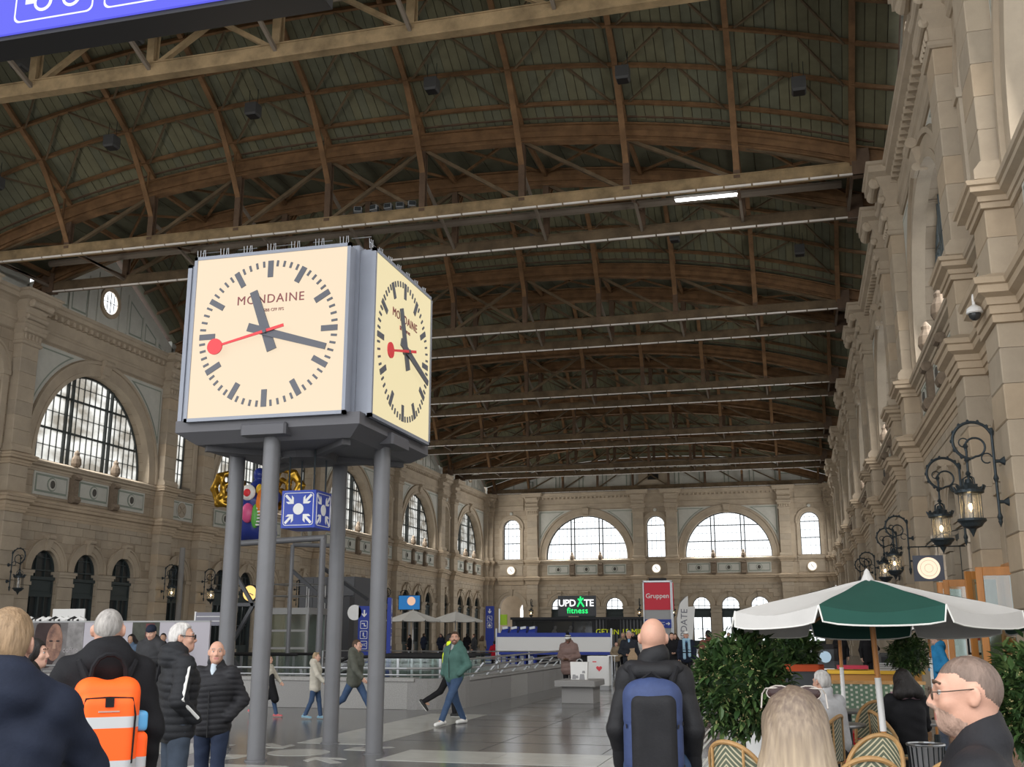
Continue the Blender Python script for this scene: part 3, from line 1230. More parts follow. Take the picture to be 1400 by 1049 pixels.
for side in 'LR':
    for w in WC[1:]:
        for c in GA:
            if side == 'R' and 25 < w < 35 and c != 0.0:
                continue          # the cafe's wooden doors stand in these
            loc, rz, _ = wall_pos(side, w + (c if side == 'L' else -c))
            r = door_root(loc, rz)
            link('door_frame', DF, r)
            link('pane', DGD, r)
    for n in NC[1:]:
        loc, rz, _ = wall_pos(side, n)
        r = door_root(loc, rz)
        link('door_frame', DFN, r)
        link('pane', DGND, r)
for w in BW:
    for c in GA:
        loc, rz, _ = wall_pos('B', w + c)
        r = door_root(loc, rz)
        link('door_frame', DF, r)
        link('pane', DGS, r)
for n in BN[1:]:
    loc, rz, _ = wall_pos('B', n)
    r = door_root(loc, rz)
    link('door_frame', DFN, r)
    link('pane', DGNS, r)
# dark rooms behind the side doors (one lining per wall)
for X0, X1 in ((XL - 1.6, XL - 0.78), (XR + 0.78, XR + 1.6)):
    pass

# ------------------------------------------------------------------ attic of the end wall
mb = MB()
ztop = lambda X: 17.9 + 2.85 * (1 - min(1, abs(X + 15.37) / 19.2) ** 2.5)
xs = [XL + (XR - XL) * i / 40 for i in range(41)]
mb.loft([[(x, 0.0, 17.4), (x, 0.3, 17.4), (x, 0.3, ztop(x) + 0.9), (x, 0.0, ztop(x) + 0.9)] for x in xs])
mb.mi = 1
for i in range(14):
    x = -33.2 + i * 2.75
    for a, b in ((-1.2, -1.1), (1.1, 1.2)):
        mb.box(x + a, x + b, -0.04, 0, 17.6, ztop(x) - 0.3)
    mb.box(x - 1.2, x + 1.2, -0.04, 0, 17.6, 17.7)
    mb.box(x - 1.2, x + 1.2, -0.04, 0, ztop(x) - 0.4, ztop(x) - 0.3)
mb.mi = 2
mb.box(-16.9, -13.5, -0.3, 0, 17.45, 20.3)
mb.mi = 3
mb.box(-15.8, -14.6, -0.5, -0.28, 18.6, 19.2)
mb.obj('attic_gable', [PALE, PALE_D, STONE, BLACK], wall_back, loc=(0, YE, 0))

# ------------------------------------------------------------------ floor
FLOOR = mat('polished_dark_terrazzo', (0.135, 0.135, 0.136), 0.18, noise=0.3, nscale=2.2, spec=0.75)
FLOORL = mat('polished_light_terrazzo', (0.42, 0.42, 0.39), 0.2, noise=0.12, nscale=2.5, spec=0.6)
FLOORM = mat('polished_mid_terrazzo', (0.17, 0.172, 0.17), 0.18, noise=0.15, nscale=2.5, spec=0.65)
floor = MB().box(-37, 7, -30, 122, -0.3, 0.0).obj('floor', FLOOR)
tag(floor, kind='structure')


def inlay(poly, m, z=0.004, name='paving_slab'):
    return MB().prism(poly, -0.05, z, 'z').obj(name, m, floor)
# ================================================================== ROOF
XC, HWID = -15.37, 19.2
ceiling = tag(empty('ceiling'), kind='structure')
RIBX = [2.75 - 4.05 * k for k in range(10)]
ZB = 17.5                                   # underside of the tie beams


def ztop(X):
    return 17.9 + 2.85 * (1 - min(1.0, abs(X - XC) / HWID) ** 2.5)


def zroof(X, dy):
    return ztop(X) + 0.45 + 3.6 * (1 - abs(dy) / 6.17)


def board(mb, xa, xb, ya, yb, za, zb_, t=0.05):
    """za/zb_ give the height at (x, end)"""
    mb.add([(xa, ya, za(xa)), (xb, ya, za(xb)), (xb, yb, zb_(xb)), (xa, yb, zb_(xa)), (xa, ya, za(xa) + t), (xb, ya, za(xb) + t), (xb, yb, zb_(xb) + t), (xa, yb, zb_(xa) + t)],
           [(0, 3, 2, 1), (4, 5, 6, 7), (0, 1, 5, 4), (1, 2, 6, 5), (2, 3, 7, 6), (3, 0, 4, 7)])


NB = 112
BX = [XL + (XR - XL) * i / NB for i in range(NB + 1)]
rnd = random.Random(3)
for w in WC:
    for s in (1, -1):
        single = s == 1 and 25 < w < 35
        mbj = MB()
        for i in range(NB):
            off = 0.012 * (i % 2) + 0.01 * rnd.random()
            mb = MB() if single else mbj
            if not single:
                mb.mi = rnd.choice((0, 0, 1))
            board(mb, BX[i] + 0.012, BX[i + 1] - 0.012, w + s * 0.35, w + s * 6.17, lambda x: zroof(x, 0.35) + off, lambda x: zroof(x, 6.17) + off)
            if single:
                mb.obj('board', rnd.choice((ROOF, ROOF, ROOF2)), ceiling)
        if not single:
            tag(mbj.obj('boarding', [ROOF, ROOF2], ceiling), kind='stuff')
    # backing sheet added above the boards to block light leaks and the ridge light strip
    mb = MB()
    xs = [XL - 0.5 + (XR - XL + 1.0) * i / 30 for i in range(31)]
    for s in (1, -1):
        mb.loft([[(x, w + s * 0.35, zroof(x, 0.35) + 0.09), (x, w + s * 6.3, zroof(x, 6.3) + 0.09), (x, w + s * 6.3, zroof(x, 6.3) + 0.2), (x, w + s * 0.35, zroof(x, 0.35) + 0.2)] for x in xs])
    mb.loft([[(x, w - 0.4, zroof(x, 0) + 0.35), (x, w + 0.4, zroof(x, 0) + 0.35), (x, w + 0.4, zroof(x, 0) + 0.45), (x, w - 0.4, zroof(x, 0) + 0.45)] for x in xs])
    for s in (1, -1):
        mb.loft([[(x, w + s * 0.35, zroof(x, 0.35)), (x, w + s * 0.42, zroof(x, 0.35)), (x, w + s * 0.42, zroof(x, 0) + 0.4), (x, w + s * 0.35, zroof(x, 0) + 0.4)] for x in xs])
    mb.obj('light_seal', RUSTD, ceiling)
for n in NC:
    mb = MB()
    for i in range(NB // 2):
        a, b = BX[2 * i], BX[2 * i + 2]
        board(mb, a + 0.012, b - 0.012, n - 2.1, n + 2.1, lambda x: ztop(x) + 0.45, lambda x: ztop(x) + 0.45)
    tag(mb.obj('boarding', ROOF2, ceiling), kind='stuff')
    mb = MB()
    xs = [XL - 0.5 + (XR - XL + 1.0) * i / 30 for i in range(31)]
    mb.loft([[(x, n - 2.3, ztop(x) + 0.54), (x, n + 2.3, ztop(x) + 0.54), (x, n + 2.3, ztop(x) + 0.66), (x, n - 2.3, ztop(x) + 0.66)] for x in xs])  # sheet added over the narrow bay's boards so no daylight leaks through
    # service walkway and ducts that run between the paired trusses
    mb.obj('light_seal', RUSTD, ceiling)
    mb = MB()
    mb.tube([(-33.0, n + 1.0, 18.5), (2.5, n + 1.0, 18.5)], 0.16, 8)
    mb.obj('duct', STRUT, ceiling)


def arch_beam(mb, y0, y1, zf, h0, h1, n=36, x0=XL + 0.3, x1=XR - 0.02):
    xs_ = [x0 + (x1 - x0) * i / n for i in range(n + 1)]
    mb.loft([[(x, y0, zf(x) + h0), (x, y1, zf(x) + h0), (x, y1, zf(x) + h1), (x, y0, zf(x) + h1)] for x in xs_])


for w in WC:
    for s in (1, -1):
        near = 25 < w < 35 and s == 1
        # purlins
        for q in (0.2, 0.42, 0.64, 0.86):
            dy = 6.17 * q
            mb = MB()
            arch_beam(mb, w + s * dy - 0.03, w + s * dy + 0.03, lambda x: zroof(x, dy), -0.2, -0.06)
            arch_beam(mb, w + s * dy - 0.07, w + s * dy + 0.07, lambda x: zroof(x, dy), -0.22, -0.18)
            mb.obj('purlin', RUST, ceiling)
        # slanting braces between the purlins
        mbj = MB()
        qs = [(0.2, 0.42), (0.42, 0.64), (0.64, 0.86)]
        for a, b in zip(RIBX[1:], RIBX[:-1]):
            mid = (a + b) / 2
            for q0, q1 in qs:
                for xe in (a, b):
                    sx = 0.25 if xe == a else -0.25
                    p0 = (mid - sx * 0.8, w + s * 6.17 * q0, zroof(mid, 6.17 * q0) - 0.2)
                    p1 = (xe + sx, w + s * 6.17 * q1, zroof(xe, 6.17 * q1) - 0.2)
                    one = MB().bar(p0, p1, 0.07, 0.07)
                    if near:
                        one.obj('brace', OCHRED, ceiling)
                    else:
                        mbj.add(one.v, one.f)
        if not near:
            tag(mbj.obj('bracing', OCHRED, ceiling), kind='stuff')
    # arched ribs from truss to truss
    for x in RIBX:
        mb = MB()
        pts = []
        for i in range(25):
            t = -1 + 2 * i / 24
            dy = 6.17 * t
            za = zroof(x, 0) - 0.55
            zb_ = max(ztop(x) - 1.5, 17.7)
            pts.append((x, w + dy, zb_ + (za - zb_) * (1 - abs(t) ** 2.1)))
        mb.loft([[(x - 0.11, p[1], p[2] - 0.05), (x + 0.11, p[1], p[2] - 0.05), (x + 0.11, p[1], p[2] + 0.03), (x - 0.11, p[1], p[2] + 0.03)] for p in pts])
        mb.loft([[(x - 0.05, p[1], p[2]), (x + 0.05, p[1], p[2]), (x + 0.05, p[1], p[2] + 0.22), (x - 0.05, p[1], p[2] + 0.22)] for p in pts])
        mb.loft([[(x - 0.1, w + d, zroof(x, d) - 0.22), (x + 0.1, w + d, zroof(x, d) - 0.22), (x + 0.1, w + d, zroof(x, d) - 0.05), (x - 0.1, w + d, zroof(x, d) - 0.05)] for d in (-6.17, -3, 0, 3, 6.17)])
        for i in range(2, 24, 3):
            p = pts[i]
            d = p[1] - w
            if zroof(x, d) - p[2] > 0.35:
                mb.bar(p, (x, p[1], zroof(x, d) - 0.1), 0.06, 0.08, (1, 0, 0))
        mb.obj('roof_rib', RUST, ceiling)
for n in NC:
    for x in RIBX:
        zm = max(ztop(x) - 1.5, 17.9)
        MB().bar((x, n - 2.05, zm), (x, n + 2.0, 17.75), 0.1, 0.12).obj('strut', STRUT, ceiling)
        MB().bar((x, n + 2.05, zm), (x, n - 2.0, 17.75), 0.1, 0.1).obj('strut', RUSTD, ceiling)
        MB().bar((x, n - 2.05, ztop(x) + 0.1), (x, n + 2.05, ztop(x) + 0.1), 0.14, 0.2).obj('strut', RUST, ceiling)
    mb = MB()
    for a, b in zip(RIBX[1:], RIBX[:-1]):
        mb.bar((a, n - 2.0, ztop(a) + 0.2), (b, n + 2.0, ztop(b) + 0.2), 0.09, 0.09)
        mb.bar((a, n + 2.0, ztop(a) + 0.2), (b, n - 2.0, ztop(b) + 0.2), 0.09, 0.09)
    tag(mb.obj('bracing', RUST, ceiling), kind='stuff')


# ------------------------------------------------------------------ trusses
def make_truss(name, y, label, near=False):
    t = thing(name, label, 'roof truss', (0, y, ZB), 0, 'paired roof trusses spanning the hall')
    z = lambda q: q - ZB
    mb = MB()
    mb.box(XL + 0.9, XR - 0.9, -0.16, 0.16, 0.0, 0.05)
    mb.box(XL + 0.9, XR - 0.9, -0.05, 0.05, 0.05, 0.42)
    mb.box(XL + 0.9, XR - 0.9, -0.16, 0.16, 0.42, 0.46)
    mb.box(XL + 0.9, XR - 0.9, -0.13, -0.05, 0.05, 0.42)
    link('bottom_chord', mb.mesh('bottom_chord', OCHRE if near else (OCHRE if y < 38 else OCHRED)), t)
    mb = MB()
    arch_beam(mb, -0.06, 0.06, lambda x: ztop(x) - ZB, -0.35, 0.3)
    arch_beam(mb, -0.2, 0.2, lambda x: ztop(x) - ZB, -0.4, -0.34)
    arch_beam(mb, -0.12, 0.12, lambda x: ztop(x) - ZB, -0.18, 0.05)
    arch_beam(mb, -0.2, 0.2, lambda x: ztop(x) - ZB, 0.28, 0.34)
    link('top_chord', mb.mesh('top_chord', RUST), t)
    for x in RIBX:
        mb = MB()
        for d in (-0.11, 0.11):
            mb.box(x - 0.12, x + 0.12, d - 0.03, d + 0.03, 0.3, ztop(x) - ZB - 0.3)
        mb.box(x - 0.05, x + 0.05, -0.1, 0.1, 0.3, ztop(x) - ZB - 0.3)
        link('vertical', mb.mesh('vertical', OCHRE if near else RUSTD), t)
    pts = RIBX[::-1]
    for i, (a, b) in enumerate(zip(pts[:-1], pts[1:])):
        m = (a + b) / 2
        if m < XC - 1.5:
            L = [((a, 0.3), (b, ztop(b) - ZB - 0.3))]
        elif m > XC + 2.5:
            L = [((b, 0.3), (a, ztop(a) - ZB - 0.3))]
        else:
            L = [((a, 0.3), (b, ztop(b) - ZB - 0.3)), ((b, 0.3), (a, ztop(a) - ZB - 0.3))]
        for k, (p, q) in enumerate(L):
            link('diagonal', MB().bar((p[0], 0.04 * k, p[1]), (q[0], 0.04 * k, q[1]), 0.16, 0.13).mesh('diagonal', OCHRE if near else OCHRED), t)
    if not near:
        mb = MB()
        for i in range(37):  # painted gleam: white dashes where the lower flange catches window light
            mb.box(XL + 1.2 + i, XL + 2.14 + i, -0.2, -0.12, -0.06, -0.0)
        link('flange_gleam', mb.mesh('flange_gleam', FLANGE_GLEAM), t)
    for x in (XL + 0.9, XR - 1.5):
        link('bearing', MB().box(x, x + 0.6, -0.22, 0.22, -0.06, 0.9).mesh('bearing', RUSTD), t)
    return t


TY = sorted([n + s for n in NC for s in (-2.08, 2.08)])
NAMES = {0: 'first', 1: 'second', 2: 'third', 3: 'fourth', 4: 'fifth', 5: 'sixth', 6: 'seventh', 7: 'eighth', 8: 'ninth', 9: 'tenth', 10: 'eleventh', 11: 'twelfth'}
TN = make_truss('roof_truss', TY[3], 'dusty ochre roof truss crossing top of the view, under the blue hanging sign', True)
dup(TN, (0, TY[2], ZB), 0, 'ochre roof truss seen above the blue hanging sign, mostly hidden by it')
vis = [y for y in TY if y > 30] + [119.55]
T0 = make_truss('roof_truss', 40.0, 'brown arched roof truss second from the clock, behind the tube light')
T0.location = (0, vis[1], ZB)
make_truss('roof_truss', vis[0], 'brown roof truss right above the big clock, first with a painted flange gleam')
for i, y in enumerate(vis):
    if i < 2:
        continue
    k = len(vis) - 1 - i
    lab = 'brown roof truss standing against the end wall attic' if k == 0 else 'brown arched roof truss, %s one out from the end wall' % NAMES[k - 1]
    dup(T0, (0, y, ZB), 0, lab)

# ------------------------------------------------------------------ boxes and lamps hung from the roof
def make_speaker(loc, label):
    t = thing('ceiling_speaker', label, 'speaker', loc, 0, 'dark speaker boxes hung under the roof')
    mb = MB().loft([[(-0.2, -0.2, 0), (0.2, -0.2, 0), (0.2, 0.2, 0), (-0.2, 0.2, 0)], [(-0.24, -0.24, 0.08), (0.24, -0.24, 0.08), (0.24, 0.24, 0.08), (-0.24, 0.24, 0.08)], [(-0.24, -0.24, 0.5), (0.24, -0.24, 0.5), (0.24, 0.24, 0.5), (-0.24, 0.24, 0.5)]])
    mb.obj('cabinet', mat('speaker_grey', (0.07, 0.07, 0.07), 0.6), t)
    mb = MB()
    for x in (-0.18, 0.18):
        mb.tube([(x, 0, 0.5), (x, 0, 1.15)], 0.012, 5)
    mb.obj('hanger', IRON, t)
    MB().box(-0.19, 0.19, -0.19, 0.19, -0.02, 0.0).obj('grille', BLACK, t)
    return t


SPK = [(-31.3, 34.3), (-25.9, 34.3), (-19.6, 34.3), (-12.2, 34.3), (-5.0, 34.3), (1.0, 34.3)]
s0 = make_speaker((SPK[0][0], SPK[0][1], zroof(SPK[0][0], 3.45) - 1.35), 'dark box speaker hung left of the others, nearest the left wall')
for (x, y), lab in zip(SPK[1:], ('dark box speaker hung over the left edge of the clock', 'dark box speaker hung above the right side of the clock', 'dark box speaker third from the right wall under the near roof', 'dark box speaker second from the right wall under the near roof', 'dark box speaker nearest the right wall under the near roof')):
    dup(s0, (x, y, zroof(x, abs(y - WC[1])) - 1.35), 0, lab)
for i, x in enumerate((-25.9, -19.6, -12.2, -5.0, 1.0)):
    dup(s0, (x, 50.8, zroof(x, 3.45) - 1.35), 0, 'dark box speaker in the second roof bay, %s from the left' % NAMES[i])
for x, lab in ((-24.6, 'dark box speaker beside the blue sign above the near truss'), (-20.2, 'dark box speaker above the near ochre truss chord')):
    dup(s0, (x, 27.4, zroof(x, 3.45) - 2.0), 0, lab)


def make_tube_light(loc, L, label):
    t = thing('tube_light', label, 'light', loc, 0)
    MB().box(-L / 2, L / 2, -0.1, 0.1, 0.06, 0.16).obj('housing', WHITE, t)
    MB().tube([(-L / 2 + 0.05, 0, 0.03), (L / 2 - 0.05, 0, 0.03)], 0.07, 8).obj('tube', emit_mat('tube_glow', (1.0, 1.0, 0.98), 6.0), t)
    for x in (-L / 3, L / 3):
        MB().tube([(x, 0, 0.16), (x, 0, 0.42)], 0.015, 5).obj('hanger', IRON, t)
    return t


make_tube_light((-2.55, 38.6, 17.85), 2.4, 'bright white tube light under the brown truss above the clock')


def make_flood(loc, rz, label):
    t = thing('floodlight', label, 'floodlight', loc, rz, 'small floodlights on the truss above the clock')
    MB().cbox(-0.16, 0.16, -0.12, 0.12, 0.08, 0.3, 0.03).obj('housing', mat('flood_grey', (0.28, 0.29, 0.3), 0.5, 0.3), t)
    MB().box(-0.13, 0.13, -0.13, -0.115, 0.11, 0.27).obj('lens', GLASS_DARK, t)
    mb = MB()
    for s in (-1, 1):
        mb.box(s * 0.18 - 0.01, s * 0.18 + 0.01, -0.03, 0.03, 0.0, 0.22)
    mb.box(-0.19, 0.19, -0.03, 0.03, -0.02, 0.01)
    mb.obj('bracket', IRON, t)
    return t


f0 = make_flood((-16.2, 37.02, 18.0), 0.3, 'small grey floodlight on truss chord, leftmost of the row')
for i, x in enumerate((-15.5, -14.9, -14.4, -13.9)):
    dup(f0, (x, 37.02, 18.0), -0.2 + 0.2 * i, 'small grey floodlight on truss chord, %s of the row' % ('second', 'third', 'fourth', 'fifth')[i])
# ================================================================== CLOCK
def rot_y(pts, a):
    c, s = math.cos(a), math.sin(a)
    return [(x * c + z * s, y, -x * s + z * c) for x, y, z in pts]


CX, CY, CZ = -7.1, 14.7, 5.82
clock = thing('station_clock', 'large four-sided station clock with glowing dials on four grey legs', 'clock', (CX, CY, 0))
DIALF = emit_mat('lit_dial_cream', (1.0, 0.82, 0.60), 0.64)
DIALS = emit_mat('lit_dial_yellow', (1.0, 0.86, 0.52), 0.58)
HAND = mat('anthracite_hands', (0.11, 0.115, 0.135), 0.5)
REDH = mat('signal_red_hand', (0.72, 0.055, 0.065), 0.45)
MAROON = mat('maroon_print', (0.23, 0.07, 0.075), 0.6)
core = MB()
a, b = 1.27, 1.05
core.prism([(-a, -b), (-b, -b), (-b, -a), (b, -a), (b, -b), (a, -b), (a, b), (b, b), (b, a), (-b, a), (-b, b), (-a, b)], 4.42, 7.12, 'z')
for sx in (-1, 1):
    for sy in (-1, 1):
        core.box(sx * 1.18 - 0.09, sx * 1.18 + 0.09, sy * 1.18 - 0.09, sy * 1.18 + 0.09, 4.4, 7.1)
core.obj('housing', CLOCKGREY, clock)
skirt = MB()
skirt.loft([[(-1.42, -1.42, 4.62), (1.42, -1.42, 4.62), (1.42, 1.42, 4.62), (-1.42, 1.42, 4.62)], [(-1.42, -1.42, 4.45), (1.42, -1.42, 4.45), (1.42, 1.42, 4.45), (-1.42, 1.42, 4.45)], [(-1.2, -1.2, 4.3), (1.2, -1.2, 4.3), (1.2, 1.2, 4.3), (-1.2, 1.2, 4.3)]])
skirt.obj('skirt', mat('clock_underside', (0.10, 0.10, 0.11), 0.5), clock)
und = MB()
for i in (-1, 1):
    und.bar((-1.1, -1.1 * i, 4.27), (1.1, 1.1 * i, 4.27), 0.12, 0.1)
und.lathe([(0.42, 4.2), (0.45, 4.3)], n=24)
und.obj('underframe', mat('clock_underframe', (0.06, 0.06, 0.065), 0.5), clock)


def make_dial(facemat, rz, full):
    d = empty('dial', (0, 0, CZ), rz, clock)
    y = -1.5
    MB().box(-1.19, 1.19, y, y + 0.03, -1.19, 1.19).obj('light_panel', facemat, d)
    fr = MB()
    for q in (((-1.24, -1.19), (-1.24, 1.24)), ((1.19, 1.24), (-1.24, 1.24)), ((-1.24, 1.24), (1.19, 1.24)), ((-1.24, 1.24), (-1.24, -1.19))):
        fr.box(q[0][0], q[0][1], y - 0.015, y + 0.05, q[1][0], q[1][1])
    fr.box(-1.22, 1.22, y + 0.03, -1.2, -1.22, 1.22)
    fr.obj('frame', CLOCKGREY, d)
    hm = MB().box(-0.042, 0.042, y - 0.012, y, 0.83, 1.08).mesh('hour_mark', HAND)
    mm = MB().box(-0.016, 0.016, y - 0.012, y, 0.99, 1.08).mesh('minute_mark', HAND)
    for i in range(60):
        o = link('hour_mark' if i % 5 == 0 else 'minute_mark', hm if i % 5 == 0 else mm, d)
        o.rotation_euler = (0, 2 * PI * i / 60, 0)
    for nm, ang, w0, w1, l0, l1, dep in (('hour_hand', 339.5, 0.075, 0.06, -0.29, 0.66, 0.05), ('minute_hand', 106.8, 0.062, 0.045, -0.29, 0.98, 0.075)):
        mb = MB().prism([(-w0, l0), (w0, l0), (w1, l1), (-w1, l1)], y - dep, y - dep + 0.02)
        mb.obj(nm, HAND, d).rotation_euler = (0, math.radians(ang), 0)
    mb = MB().prism([(-0.022, -0.3), (0.022, -0.3), (0.016, 0.72), (-0.016, 0.72)], y - 0.1, y - 0.085)
    mb.lathe([(0.118, y - 0.105), (0.118, y - 0.085)], (0, 0, 0.79), 24, 'y')
    mb.obj('second_hand', REDH, d).rotation_euler = (0, math.radians(257.0), 0)
    MB().lathe([(0.03, y - 0.11), (0.05, y)], (0, 0, 0), 12, 'y').obj('hub', HAND, d)
    text_obj('lettering', 'MONDAINE', 0.185, MAROON, d, (0.02, y - 0.006, 0.5), spacing=1.12)
    text_obj('small_lettering', 'SBB CFF FFS', 0.062, MAROON, d, (0.08, y - 0.006, 0.335))
    mb = MB().box(-0.19, -0.13, y - 0.006, y, 0.305, 0.365)
    mb.mi = 1
    mb.box(-0.168, -0.152, y - 0.009, y, 0.315, 0.355)
    mb.box(-0.18, -0.14, y - 0.009, y, 0.329, 0.342)
    mb.obj('cross_badge', [REDH, WHITE], d)
    # canopy lamp under the dial
    MB().cbox(-0.35, 0.35, y + 0.0, y + 0.25, -1.47, -1.3, 0.03).obj('downlight_box', mat('clock_lampbox', (0.09, 0.09, 0.1), 0.5), d)
    return d


make_dial(DIALF, 0.0, True)
make_dial(DIALS, PI / 2, True)
make_dial(DIALF, PI, False)
make_dial(DIALS, -PI / 2, False)
for dx, dy in ((0, -1.18), (1.2, 0), (0, 1.18), (-1.2, 0)):
    mb = MB().lathe([(0.122, 0.0), (0.122, 4.45)], (dx, dy, 0), 20)
    lg = mb.obj('leg', LEGGREY, clock, smooth=True)
    MB().lathe([(0.124, 0.98), (0.1245, 0.985), (0.124, 0.99)], (dx, dy, 0), 20, cap=False).obj('weld_ring', LEGGREY, lg)
    MB().lathe([(0.15, 0.0), (0.15, 0.015), (0.123, 0.02)], (dx, dy, 0), 20).obj('foot_plate', LEGGREY, lg)
sp = MB()
for i in range(60):
    t = -1.25 + 2.5 * i / 59
    for p in ((t, -1.42), (1.42, t)):
        if i % 9 < 4:
            sp.bar((p[0], p[1], 7.05), (p[0] + 0.01 * (i % 3 - 1), p[1], 7.2), 0.006, 0.006)
for i in range(5):
    t = -1.2 + 0.6 * i
    sp.tube([(t, -1.4, 7.16), (t + 0.3, -1.4, 7.16)], 0.008, 4)
    sp.tube([(1.4, t, 7.16), (1.4, t + 0.3, 7.16)], 0.008, 4)
tag(sp.obj('bird_spikes', STEEL, clock), kind='stuff')

# meeting point cube hung under the clock
mp = thing('meeting_point_cube', 'blue cube sign with white circle and inward arrows hung beneath the clock', 'sign', (-7.0, 14.5, 3.42))
SIGNB = mat('sign_blue', (0.030, 0.060, 0.36), 0.4)
MB().box(-0.27, 0.27, -0.27, 0.27, -0.275, 0.275).obj('cube', SIGNB, mp)


def arrow_poly(cx, cz, ang, s):
    P = [(-0.022, -0.13), (0.022, -0.13), (0.022, 0.01), (0.075, -0.045), (0.075, 0.01), (0.0, 0.085), (-0.075, 0.01), (-0.075, -0.045), (-0.022, 0.01)]
    c, q = math.cos(ang), math.sin(ang)
    return [(cx + s * (x * c - z * q), cz + s * (x * q + z * c)) for x, z in P]


def meeting_face(rz):
    f = empty('sign_face', (0, 0, 0), rz, mp)
    mb = MB().lathe([(0.083, -0.276), (0.083, -0.27)], (0, 0, 0), 24, 'y')
    mb.obj('circle', WHITE, f)
    for k in range(4):
        an = PI / 4 + k * PI / 2
        r = 0.19
        MB().prism(arrow_poly(-r * math.sin(an) * 0.95, r * math.cos(an) * 0.95, an + PI, 0.85), -0.276, -0.27).obj('arrow', WHITE, f)
    mb = MB()
    w = 0.235
    pts = []
    for (qx, qz, a0) in ((w - 0.04, w - 0.04, 0), (-w + 0.04, w - 0.04, PI / 2), (-w + 0.04, -w + 0.04, PI), (w - 0.04, -w + 0.04, 1.5 * PI)):
        for i in range(5):
            an = a0 + PI / 2 * i / 4
            pts.append((qx + 0.04 * math.cos(an), -0.272, qz + 0.04 * math.sin(an)))
    mb.tube(pts, 0.006, 5, closed=True)
    mb.obj('border_line', WHITE, f)


for k in range(4):
    meeting_face(k * PI / 2)
for dx, dy in ((-0.2, -0.2), (0.2, -0.2), (0.2, 0.2), (-0.2, 0.2)):
    MB().tube([(dx, dy, 0.27), (dx, dy, 0.92)], 0.013, 6).obj('hanging_rod', IRON, mp)

# ================================================================== FLOOR INLAYS
def slab_row(x0, x1, y0, y1, nx, ny, m):
    for i in range(nx):
        for j in range(ny):
            a, b = x0 + (x1 - x0) * i / nx, x0 + (x1 - x0) * (i + 1) / nx
            c, d = y0 + (y1 - y0) * j / ny, y0 + (y1 - y0) * (j + 1) / ny
            g = 0.006
            inlay([(a + g, c + g), (b - g, c + g), (b - g, d - g), (a + g, d - g)], m)


slab_row(-7.65, -6.4, 15.85, 22.2, 1, 3, FLOORL)
slab_row(-7.65, -6.4, 6.0, 13.1, 1, 3, FLOORL)
slab_row(-7.65, -6.4, 22.2, 42.0, 1, 8, FLOORM)
slab_row(-5.6, 0.4, 14.0, 15.35, 4, 1, FLOORL)
slab_row(-20.0, -8.4, 14.0, 15.35, 6, 1, FLOORL)
slab_row(-6.4, 0.6, 22.2, 23.5, 4, 1, FLOORM)
slab_row(-6.4, 0.6, 30.5, 31.8, 4, 1, FLOORM)
slab_row(-6.4, 0.6, 38.8, 40.1, 4, 1, FLOORM)
inlay([(-7.0 + 0.44 * math.cos(2 * PI * i / 32), 14.6 + 0.44 * math.sin(2 * PI * i / 32)) for i in range(32)], FLOORL, name='emblem_circle')
for k in range(4):
    an = PI / 4 + k * PI / 2
    r = 0.98
    inlay(arrow_poly(-7.0 - r * math.sin(an), 14.6 + r * math.cos(an), an + PI, 3.6), FLOORL, name='emblem_arrow')
TACT = mat('white_guide_strip', (0.62, 0.62, 0.58), 0.5)
for x in (-1.66, -1.58, -1.5, -1.32, -1.24, -1.16):
    MB().box(x - 0.018, x + 0.018, 9.0, 60.0, -0.01, 0.006).obj('guide_strip', TACT, floor)
# joints of the dark floor slabs
jm = MB()
for y in (16.7, 18.1, 19.5, 20.9, 24.6, 26.0, 27.4, 28.8, 33, 35, 37):
    jm.box(-6.38, 2.5, y, y + 0.008, -0.01, 0.002)
for x in (-4.6, -2.8, -1.0, 0.8):
    jm.box(x, x + 0.008, 15.4, 60, -0.01, 0.002)
tag(jm.obj('slab_joint', mat('floor_joint', (0.03, 0.03, 0.03), 0.6), floor), kind='stuff')

# ================================================================== BLUE HANGING SIGN
hs = thing('hanging_sign', 'large lit blue sign with white bus pictogram hung high over the hall', 'sign', (-6.9, 8.15, 7.5))
SIGNL = emit_mat('lit_sign_blue', (0.115, 0.12, 0.80), 0.75)
SIGNW = emit_mat('lit_sign_white', (0.92, 0.93, 1.0), 0.75)
MB().box(-2.9, 2.9, -0.12, 0.22, -0.02, 1.3).obj('case', BLACK, hs)
MB().box(-2.86, 2.86, -0.15, -0.12, 0.03, 1.26).obj('light_panel', SIGNL, hs)


def round_frame(mb, x0, x1, z0, z1, r, t, y):
    pts = []
    for (qx, qz, a0) in ((x1 - r, z1 - r, 0), (x0 + r, z1 - r, PI / 2), (x0 + r, z0 + r, PI), (x1 - r, z0 + r, 1.5 * PI)):
        for i in range(6):
            an = a0 + PI / 2 * i / 5
            pts.append((qx + r * math.cos(an), qz + r * math.sin(an)))
    n = len(pts)
    cx, cz = (x0 + x1) / 2, (z0 + z1) / 2
    mb.loft([[(p[0], y, p[1]) for p in pts], [(p[0] + (t if p[0] < cx else -t), y, p[1] + (t if p[1] < cz else -t)) for p in pts]], cap=False)


